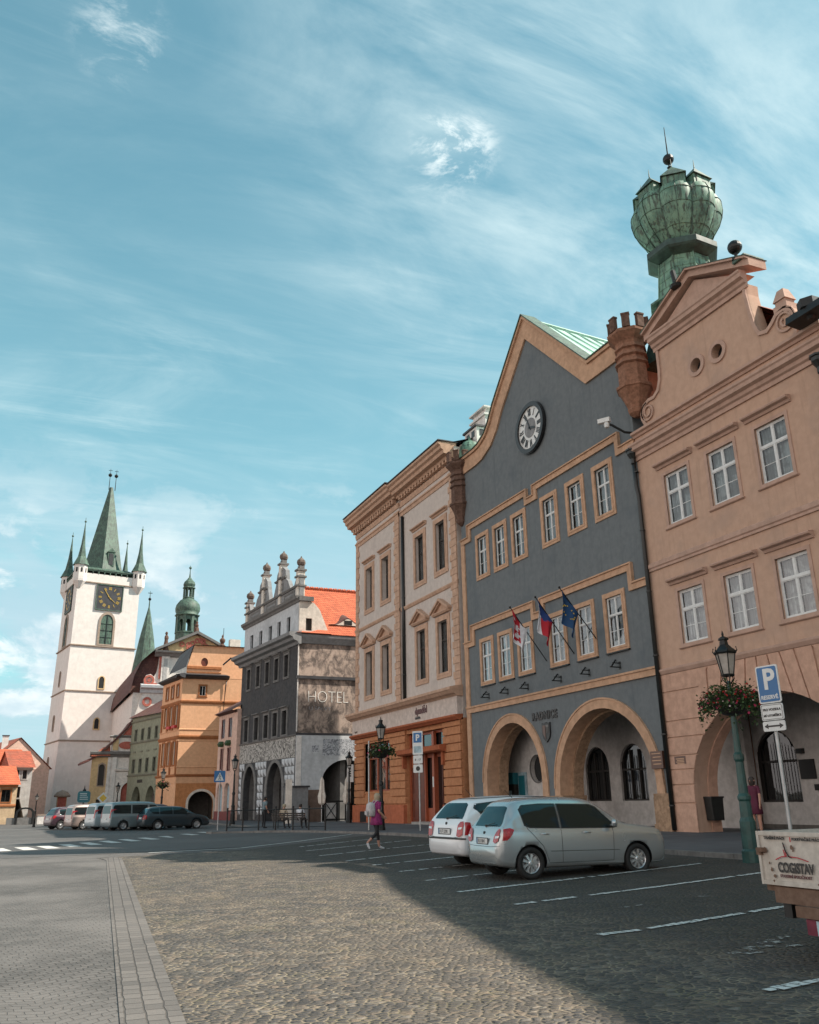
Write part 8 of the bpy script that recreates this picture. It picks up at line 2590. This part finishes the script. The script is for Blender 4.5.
    # wheels
    for ax in spec['axles']:
        for s_ in (1, -1):
            c = Vector((ax, s_ * (spec['W'] - .115), spec['R']))
            RX = Matrix.Rotation(R_(-90 * s_), 4, 'X')                        # local +z of the profile points outwards
            r = spec['R']
            b = MB(); b.smooth = True
            b.lathe(c, [(r * .64, -.095), (r * .90, -.10), (r * .985, -.075), (r, -.02), (r, .04), (r * .985, .08), (r * .93, .098), (r * .80, .102), (r * .66, .085), (r * .64, .07)], 40 if detail else 24, axis=RX, cap=False); wl = b.build('wheel', 'tyre_rubber', t, local=True)
            b = MB(); b.lathe(c, [(r * .66, .06), (r * .62, .082), (r * .585, .07), (r * .57, .0), (r * .2, -.02), (.001, -.02)], 32 if detail else 18, axis=RX, cap=False)
            b.smooth = False
            b.lathe(c, [(r * .17, .0), (r * .17, .07), (r * .10, .08), (.001, .08)], 12, axis=RX, cap=False)
            ns_ = spec['rim_spokes']
            for q in range(ns_):
                a = 2 * math.pi * q / ns_
                def pt(rad, tt, h_):
                    v = RX @ Vector((math.cos(a) * rad - math.sin(a) * tt, math.sin(a) * rad + math.cos(a) * tt, h_)); return c + v
                P = [pt(r * .12, -.016, .066), pt(r * .60, -.028, .058), pt(r * .60, .028, .058), pt(r * .12, .016, .066), pt(r * .12, -.016, .03), pt(r * .60, -.028, .03), pt(r * .60, .028, .03), pt(r * .12, .016, .03)]
                b.add(P, [(0, 1, 2, 3), (0, 4, 5, 1), (2, 6, 7, 3), (1, 5, 6, 2)])
            b.build('rim', 'alloy', wl, local=True)
            b = MB(); b.lathe(c, [(.001, -.03), (r * .6, -.03)], 20, axis=RX, cap=False); b.build('brake_disc', 'black_paint', wl, local=True)
    t.scale = (scale, scale, scale)
    return t


def carpaint(name, col, metal=0.35, rough=0.34):
    m, t = newmat(name)
    tc = t.n('TexCoord').outputs['Object']
    d = t.noise(tc, 2.2, 2, 0.5); fl = t.noise(tc, 900, 1, 0.5)
    sp = t.n('SeparateXYZ', {0: tc}).outputs
    low = t.ramp(sp[2], 0.55, 0.15, 0, .55)                       # road dirt on the lower sills
    c = t.mix(t.math('MULTIPLY', d, t.math('ADD', low, .08)), col, (0.13, 0.115, 0.10))
    p = t.n('BsdfPrincipled', {'Base Color': c, 'Metallic': metal, 'Roughness': t.math('ADD', t.math('MULTIPLY', d, .16), rough - .08)})
    p.inputs['Coat Weight'].default_value = .7; p.inputs['Coat Roughness'].default_value = .04
    finish(t, p.outputs[0])


carpaint('paint_silver', (0.44, 0.475, 0.485), .6, .24)
carpaint('paint_white', (0.74, 0.76, 0.78), .05)
carpaint('paint_navy', (0.018, 0.035, 0.045), .3)
carpaint('paint_plum', (0.055, 0.030, 0.045), .3)
carpaint('paint_beige', (0.36, 0.28, 0.25), .4)
carpaint('paint_sky', (0.36, 0.43, 0.46), .2)
carpaint('paint_greyblue', (0.20, 0.25, 0.265), .4)
simple('lamp_red', (0.36, 0.006, 0.012), 0.25, var=0.3, coat=.3, scale=14)
simple('lamp_clear', (0.5, 0.5, 0.5), 0.1, metal=.4, coat=1.0)
simple('alloy', (0.55, 0.56, 0.57), 0.3, metal=0.75, var=0.1)

car('parked_car', 'silver hatchback with red tail lights and spoked wheels, nearest parked car', HATCH, 8.48, 15.95, gz(9, 15.7) + .0, -3, 'paint_silver', group='cars parked nose-in before the town hall', scale=.95)
car('parked_car', 'white estate car parked behind the silver hatchback, black bumper strip', ESTATE, 9.0, 18.75, gz(9.3, 18.6), 3, 'paint_white', group='cars parked nose-in before the town hall', scale=1.05)
FG = 'cars parked along the far side of the square'
car('parked_car', 'dark teal estate car parked sideways, nearest of the far row', ESTATE, 7.2, 58.6, .02, 9, 'paint_navy', group=FG, detail=False, scale=.97)
car('parked_car', 'small black car partly hidden between grey van and dark estate', HATCH, 6.95, 61.8, .02, 18, 'paint_plum', group=FG, detail=False)
car('parked_van', 'grey-blue van with dark windows next to the small black car', VAN, 5.30, 60.4, .0, 17, 'paint_greyblue', cat='van', group=FG, detail=False, scale=.89)
car('parked_van', 'pale blue van between the beige and the grey-blue van', VAN, 4.55, 63.2, .0, 20, 'paint_sky', cat='van', group=FG, detail=False, scale=.87)
car('parked_van', 'beige minibus, the leftmost of the three vans', VAN, 3.35, 65.8, .0, 17, 'paint_beige', cat='van', group=FG, detail=False, scale=.83)
car('parked_car', 'small plum coloured hatchback, leftmost car of the far row', HATCH, 2.15, 68.0, .0, 20, 'paint_plum', group=FG, detail=False, scale=.95)

# ================================================================ PEOPLE


def person(label, loc, rz, J, colors, extras=None, group=None):
    """J: joints {name: (x,y,z)}, x forward, y left; one skinned surface, clothes by nearest bone"""
    t = thing('person', label, 'person', loc, R_(rz), group)
    bones = [('pelvis', 'waist'), ('waist', 'chest'), ('chest', 'neck'), ('neck', 'headlow'), ('headlow', 'head'), ('head', 'headtop')]
    for s_ in 'lr':
        bones += [('chest', s_ + 'sh'), (s_ + 'sh', s_ + 'el'), (s_ + 'el', s_ + 'wr'), (s_ + 'wr', s_ + 'palm')]
        bones += [('pelvis', s_ + 'hip'), (s_ + 'hip', s_ + 'kn'), (s_ + 'kn', s_ + 'an'), (s_ + 'an', s_ + 'ball'), (s_ + 'ball', s_ + 'toe')]
    rad = dict(pelvis=.125, waist=.11, chest=.125, neck=.052, headlow=.066, head=.088, headtop=.06, sh=.055, el=.04, wr=.028, palm=.032, hip=.095, kn=.058, an=.038, ball=.036, toe=.026)
    J = dict(J)
    for s_ in 'lr':
        w_, e_ = Vector(J[s_ + 'wr']), Vector(J[s_ + 'el']); d = (w_ - e_).normalized()
        J[s_ + 'palm'] = w_ + d * .07
        sd = d.cross(Vector((0, 1, 0.2))).normalized()
        for k, (of, L) in enumerate(((-.028, .062), (-.010, .072), (.010, .068), (.028, .054))):   # four fingers, slightly curled
            b0 = w_ + d * .075 + sd * of; m_ = b0 + d * L * .5 + sd * of * .3; e2 = m_ + (d * .6 + Vector((0, 0, -.5))).normalized() * L * .5
            J[f'{s_}f{k}a'] = b0; J[f'{s_}f{k}b'] = m_; J[f'{s_}f{k}c'] = e2
            bones += [(s_ + 'palm', f'{s_}f{k}a'), (f'{s_}f{k}a', f'{s_}f{k}b'), (f'{s_}f{k}b', f'{s_}f{k}c')]
            rad.update({f'f{k}a': .010, f'f{k}b': .009, f'f{k}c': .007})
        J[s_ + 'ta'] = w_ + d * .03 - sd * .04; J[s_ + 'tb'] = w_ + d * .07 - sd * .055
        bones += [(s_ + 'palm', s_ + 'ta'), (s_ + 'ta', s_ + 'tb')]; rad.update(ta=.012, tb=.009)
    names = list(J)
    me = bpy.data.meshes.new('body')
    me.from_pydata([tuple(J[n]) for n in names], [(names.index(a), names.index(b)) for a, b in bones], [])
    o = bpy.data.objects.new('body', me); C.objects.link(o)
    sk = o.modifiers.new('s', 'SKIN'); sk.use_smooth_shade = True
    for n, v in zip(names, me.skin_vertices[0].data if me.skin_vertices else []): pass
    if not me.skin_vertices:
        bm = bmesh.new(); bm.from_mesh(me); bm.verts.layers.skin.verify(); bm.to_mesh(me); bm.free()
    for n, v in zip(names, me.skin_vertices[0].data):
        k = n if n in rad else n[1:]
        r = rad[k]; v.radius = (r, r); v.use_root = (n == 'pelvis')
    sb = o.modifiers.new('u', 'SUBSURF'); sb.levels = 2; sb.render_levels = 2
    bpy.context.view_layer.update()
    ev = bpy.data.meshes.new_from_object(o.evaluated_get(bpy.context.evaluated_depsgraph_get()))
    bpy.data.objects.remove(o); 
    def region(p):
        best, bn = 9, None
        for a, b in bones:
            A, B = Vector(J[a]), Vector(J[b]); q = geometry.intersect_point_line(p, A, B); f = min(1, max(0, q[1])); c = A.lerp(B, f)
            d = (p - c).length - .6 * rad[b if b in rad else b[1:]]
            if d < best: best, bn = d, (a, b, f)
        a, b, f = bn
        nm = b[1:] if b[0] in 'lr' and b not in rad else b
        if nm in ('neck', 'headlow', 'head', 'headtop'): return 'skin'
        if nm in ('palm', 'ta', 'tb') or nm.startswith('f'): return 'skin'
        if nm == 'wr': return 'forearm'
        if nm == 'el': return 'sleeve' if f < .8 else 'forearm'
        if nm == 'an': return 'trousers' if f < colors.get('_leg', 1) else 'skin'
        if nm in ('kn', 'hip', 'pelvis'): return 'trousers'
        if nm in ('ball', 'toe'): return 'shoes'
        return 'top'
    cl = {k: v for k, v in colors.items() if not k.startswith('_')}
    ev.materials.clear(); keys = list(dict.fromkeys(cl.values()))
    for k in keys: ev.materials.append(MATS[k])
    for p in ev.polygons:
        p.material_index = keys.index(cl[region(p.center)]); p.use_smooth = True
    ob = bpy.data.objects.new('body', ev); C.objects.link(ob); ob.parent = t
    # face and hair
    H = Vector(J['head']); fwd = Vector(J.get('_face', (1, 0, 0))) if '_face' in J else Vector((1, 0, 0))
    b = MB(); b.smooth = True
    b.lathe(H + Vector((.095, 0, -.01)), [(.001, -.02), (.012, -.014), (.008, .012), (.001, .03)], 6); b.build('nose', cl['skin'], t, local=True)
    for s_ in (1, -1):
        b = MB(); b.ball(H + Vector((.082, s_ * .032, .015)), .010, 6); b.build('eye', 'black_paint', t, local=True)
        b = MB(); b.ball(H + Vector((0, s_ * .088, -.005)), .022, 8); b.build('ear', cl['skin'], t, local=True)
    b = MB(); b.tube([H + Vector((.086, -.022, -.045)), H + Vector((.092, 0, -.047)), H + Vector((.086, .022, -.045))], .005, 5); b.build('mouth', 'red_frame', t, local=True)
    return t, J, H


simple('skin', (0.42, 0.22, 0.155), 0.5, var=0.06)
simple('magenta_cloth', (0.22, 0.018, 0.11), 0.8, var=0.45, scale=26)
simple('black_cloth', (0.014, 0.014, 0.016), 0.8)
simple('hair_blond', (0.36, 0.29, 0.20), 0.7, var=0.3, scale=40)
simple('hair_dark', (0.03, 0.022, 0.018), 0.6, var=0.3, scale=40)
simple('pale_cloth', (0.45, 0.42, 0.42), 0.85, var=0.15, scale=12)
simple('blue_shirt', (0.14, 0.19, 0.21), 0.85, var=0.15, scale=12)
simple('tan_cloth', (0.38, 0.30, 0.22), 0.85, var=0.15, scale=12)
simple('wine_cloth', (0.085, 0.01, 0.03), 0.8, var=0.15, scale=12)


def walkJ(st=1.0):
    return dict(pelvis=(0, 0, .93), waist=(0, 0, 1.08), chest=(.02, 0, 1.30), neck=(.03, 0, 1.44), headlow=(.05, 0, 1.50), head=(.06, 0, 1.56), headtop=(.06, 0, 1.62),
                lsh=(.02, .165, 1.36), lel=(.10, .215, 1.13), lwr=(.27, .20, 1.02), rsh=(.02, -.165, 1.36), rel=(-.03, -.23, 1.12), rwr=(.14, -.24, .98),
                lhip=(0, .085, .88), lkn=(.10, .09, .50), lan=(-.02 + .18, .09, .10), lball=(.27, .09, .04), ltoe=(.35, .09, .035),
                rhip=(0, -.085, .88), rkn=(-.03, -.09, .48), ran=(-.36, -.09, .22), rball=(-.31, -.09, .10), rtoe=(-.27, -.09, .045))


wx, wy = 10.35, 26.4
wp, J, H = person('woman in a magenta dress and black leggings walking with a pale backpack', (wx, wy, gz(wx, wy)), 8, walkJ(),
                  dict(skin='skin', top='magenta_cloth', sleeve='magenta_cloth', forearm='skin', trousers='black_cloth', shoes='white_cloth', _leg=.55))
b = MB(); b.smooth = True
b.lathe((0.01, 0, 0), [(.165, .72), (.19, .74), (.175, .85), (.15, .98), (.128, 1.10), (.138, 1.22), (.145, 1.32), (.10, 1.40), (.055, 1.43)], 20, lobes=lambda a, r, z: (1.12 if abs(math.sin(a)) > .6 else .92) * (1 + .05 * math.cos(6 * a) * max(0, 1.05 - z) * 3)); b.build('dress', 'magenta_cloth', wp, local=True)
b = MB(); b.smooth = True; b.lathe(H + Vector((-.02, 0, .0)), [(.03, -.19), (.085, -.12), (.098, 0), (.095, .05), (.06, .095), (.001, .11)], 14); b.build('hair', 'hair_blond', wp, local=True)
b = MB(); b.smooth = True; b.lathe((-.19, 0, 1.18), [(.10, -.21), (.135, -.18), (.14, 0), (.12, .15), (.06, .21), (.001, .22)], 16, lobes=lambda a, r, z: 1 / max(abs(math.cos(a)) * 1.25, abs(math.sin(a)) * .95)); bp = b.build('backpack', 'pale_cloth', wp, local=True)
for s_ in (1, -1):
    b = MB(); b.tube([(-.10, s_ * .09, 1.02), (.02, s_ * .12, 1.0), (.12, s_ * .10, 1.18), (.10, s_ * .10, 1.36), (-.02, s_ * .10, 1.45), (-.12, s_ * .08, 1.34)], .016, 6); b.build('strap', 'pale_cloth', bp, local=True)
b = MB(); b.box(Fr((-.335, 0), (0, 1), (-1, 0)), -.07, .07, 0, .03, 1.02, 1.14); b.build('pocket', 'pale_cloth', bp, local=True)


def sitJ(lean=0.0):
    return dict(pelvis=(0, 0, .50), waist=(.0 + lean * .3, 0, .66), chest=(.02 + lean * .8, 0, .88), neck=(.03 + lean, 0, 1.02), headlow=(.05 + lean, 0, 1.08), head=(.07 + lean, 0, 1.14), headtop=(.07 + lean, 0, 1.20),
                lsh=(.02 + lean * .8, .17, .94), lel=(.12, .23, .70), lwr=(.32, .15, .60), rsh=(.02 + lean * .8, -.17, .94), rel=(.12, -.23, .70), rwr=(.32, -.12, .60),
                lhip=(.02, .09, .48), lkn=(.42, .12, .50), lan=(.46, .12, .10), lball=(.54, .12, .04), ltoe=(.62, .12, .035),
                rhip=(.02, -.09, .48), rkn=(.42, -.12, .50), ran=(.50, -.13, .10), rball=(.58, -.13, .04), rtoe=(.66, -.13, .035))


zb_ = gp(13.4, 47)
for (x, y, rz, lab, cols, hair, ln) in (
        (13.75, 46.45, 46, 'person in a pale shirt sitting on the right half of the bench, dark hair', dict(skin='skin', top='white_cloth', sleeve='white_cloth', forearm='skin', trousers='black_cloth', shoes='black_paint'), 'hair_dark', 0),
        (13.0, 47.15, 46, 'person in a tan shirt leaning forward on the bench beside the pale shirt', dict(skin='skin', top='tan_cloth', sleeve='tan_cloth', forearm='skin', trousers='black_cloth', shoes='black_paint'), 'hair_blond', .12)):
    t, J, H = person(lab, (x + .18, y + .18, zb_), rz, sitJ(ln), cols, group='people sitting behind the railing')
    b = MB(); b.smooth = True; b.lathe(H + Vector((-.02, 0, .0)), [(.05, -.09), (.09, -.04), (.098, .02), (.085, .07), (.05, .10), (.001, .11)], 12); b.build('hair', hair, t, local=True)
def standJ():
    J = walkJ()
    J.update(lkn=(.02, .09, .49), lan=(0, .09, .09), lball=(.10, .09, .04), ltoe=(.18, .09, .035), rkn=(.02, -.09, .49), ran=(0, -.09, .09), rball=(.10, -.09, .04), rtoe=(.18, -.09, .035), lwr=(.16, .22, .90), rwr=(.10, -.24, .90))
    return J
x, y = 12.75, 49.6
t, J, H = person('person in a grey-blue shirt standing left of the bench behind the railing', (x, y, gp(x, y)), 20, standJ(), dict(skin='skin', top='blue_shirt', sleeve='blue_shirt', forearm='skin', trousers='black_cloth', shoes='black_paint'))
b = MB(); b.smooth = True; b.lathe(H + Vector((-.02, 0, 0)), [(.05, -.09), (.09, -.04), (.098, .02), (.085, .07), (.05, .10), (.001, .11)], 12); b.build('hair', 'hair_dark', t, local=True)
x, y = 19.8, 20.2
t, J, H = person('woman in a wine red dress standing half hidden behind the green lamp post', (x, y, gp(x, y)), 200, standJ(), dict(skin='skin', top='wine_cloth', sleeve='wine_cloth', forearm='skin', trousers='skin', shoes='black_paint'))
b = MB(); b.smooth = True; b.lathe((0.01, 0, 0), [(.15, .62), (.17, .64), (.16, .85), (.145, .98), (.122, 1.10), (.132, 1.22), (.14, 1.32), (.10, 1.40), (.055, 1.43)], 18, lobes=lambda a, r, z: (1.15 if abs(math.sin(a)) > .6 else .95)); b.build('dress', 'wine_cloth', t, local=True)
b = MB(); b.smooth = True; b.lathe(H + Vector((-.02, 0, .0)), [(.03, -.19), (.085, -.12), (.098, 0), (.095, .05), (.06, .095), (.001, .11)], 14); b.build('hair', 'hair_dark', t, local=True)


# ================================================================ every far-apart piece of a part becomes a part of its own
def islands(me):
    n = len(me.vertices); par = list(range(n))
    def fd(a):
        while par[a] != a: par[a] = par[par[a]]; a = par[a]
        return a
    for e in me.edges:
        a, b = fd(e.vertices[0]), fd(e.vertices[1])
        if a != b: par[a] = b
    return np.array([fd(i) for i in range(n)])


def split_far_pieces():
    for o in list(bpy.data.objects):
        if o.type != 'MESH' or o.parent is None or len(o.data.vertices) > 20000: continue
        if any(k in o.name for k in ('foliage', 'blossom', 'lettering', 'letter', 'relief.', 'body')): continue
        me = o.data
        if me.users > 1: continue
        isl = islands(me); ids, inv = np.unique(isl, return_inverse=True); k = len(ids)
        if k < 2 or k > 400: continue
        co = np.empty(len(me.vertices) * 3); me.vertices.foreach_get('co', co); co = co.reshape(-1, 3)
        lo = np.full((k, 3), 1e9); hi = np.full((k, 3), -1e9)
        np.minimum.at(lo, inv, co); np.maximum.at(hi, inv, co)
        size = (hi - lo).max(axis=1)
        gap = np.maximum(0, np.maximum(lo[:, None] - hi[None], lo[None] - hi[:, None]))
        near = np.sqrt((gap ** 2).sum(axis=2)) <= np.maximum(0.02, 0.5 * np.maximum(size[:, None], size[None]))
        lab = np.arange(k)
        for _ in range(k):
            new = np.array([lab[near[i]].min() for i in range(k)])
            if (new == lab).all(): break
            lab = new
        groups = sorted(set(lab))
        if len(groups) < 2 or len(groups) > 40: continue
        vg = lab[inv]
        base = o.name.split('.')[0]
        fg = np.array([vg[p.vertices[0]] for p in me.polygons])
        for gi, g in enumerate(groups):
            keep = np.where(vg == g)[0]; mp = -np.ones(len(vg), int); mp[keep] = np.arange(len(keep))
            polys = [p for p, q in zip(me.polygons, fg) if q == g]
            nm = bpy.data.meshes.new(base)
            nm.from_pydata([tuple(co[i]) for i in keep], [], [[int(mp[v]) for v in p.vertices] for p in polys])
            for m in me.materials: nm.materials.append(m)
            nm.polygons.foreach_set('material_index', [p.material_index for p in polys]); nm.polygons.foreach_set('use_smooth', [p.use_smooth for p in polys]); nm.update()
            if gi == 0: first = nm; continue
            q = bpy.data.objects.new(base, nm); C.objects.link(q); q.parent = o.parent; q.matrix_local = o.matrix_local.copy()
        o.data = first


split_far_pieces()
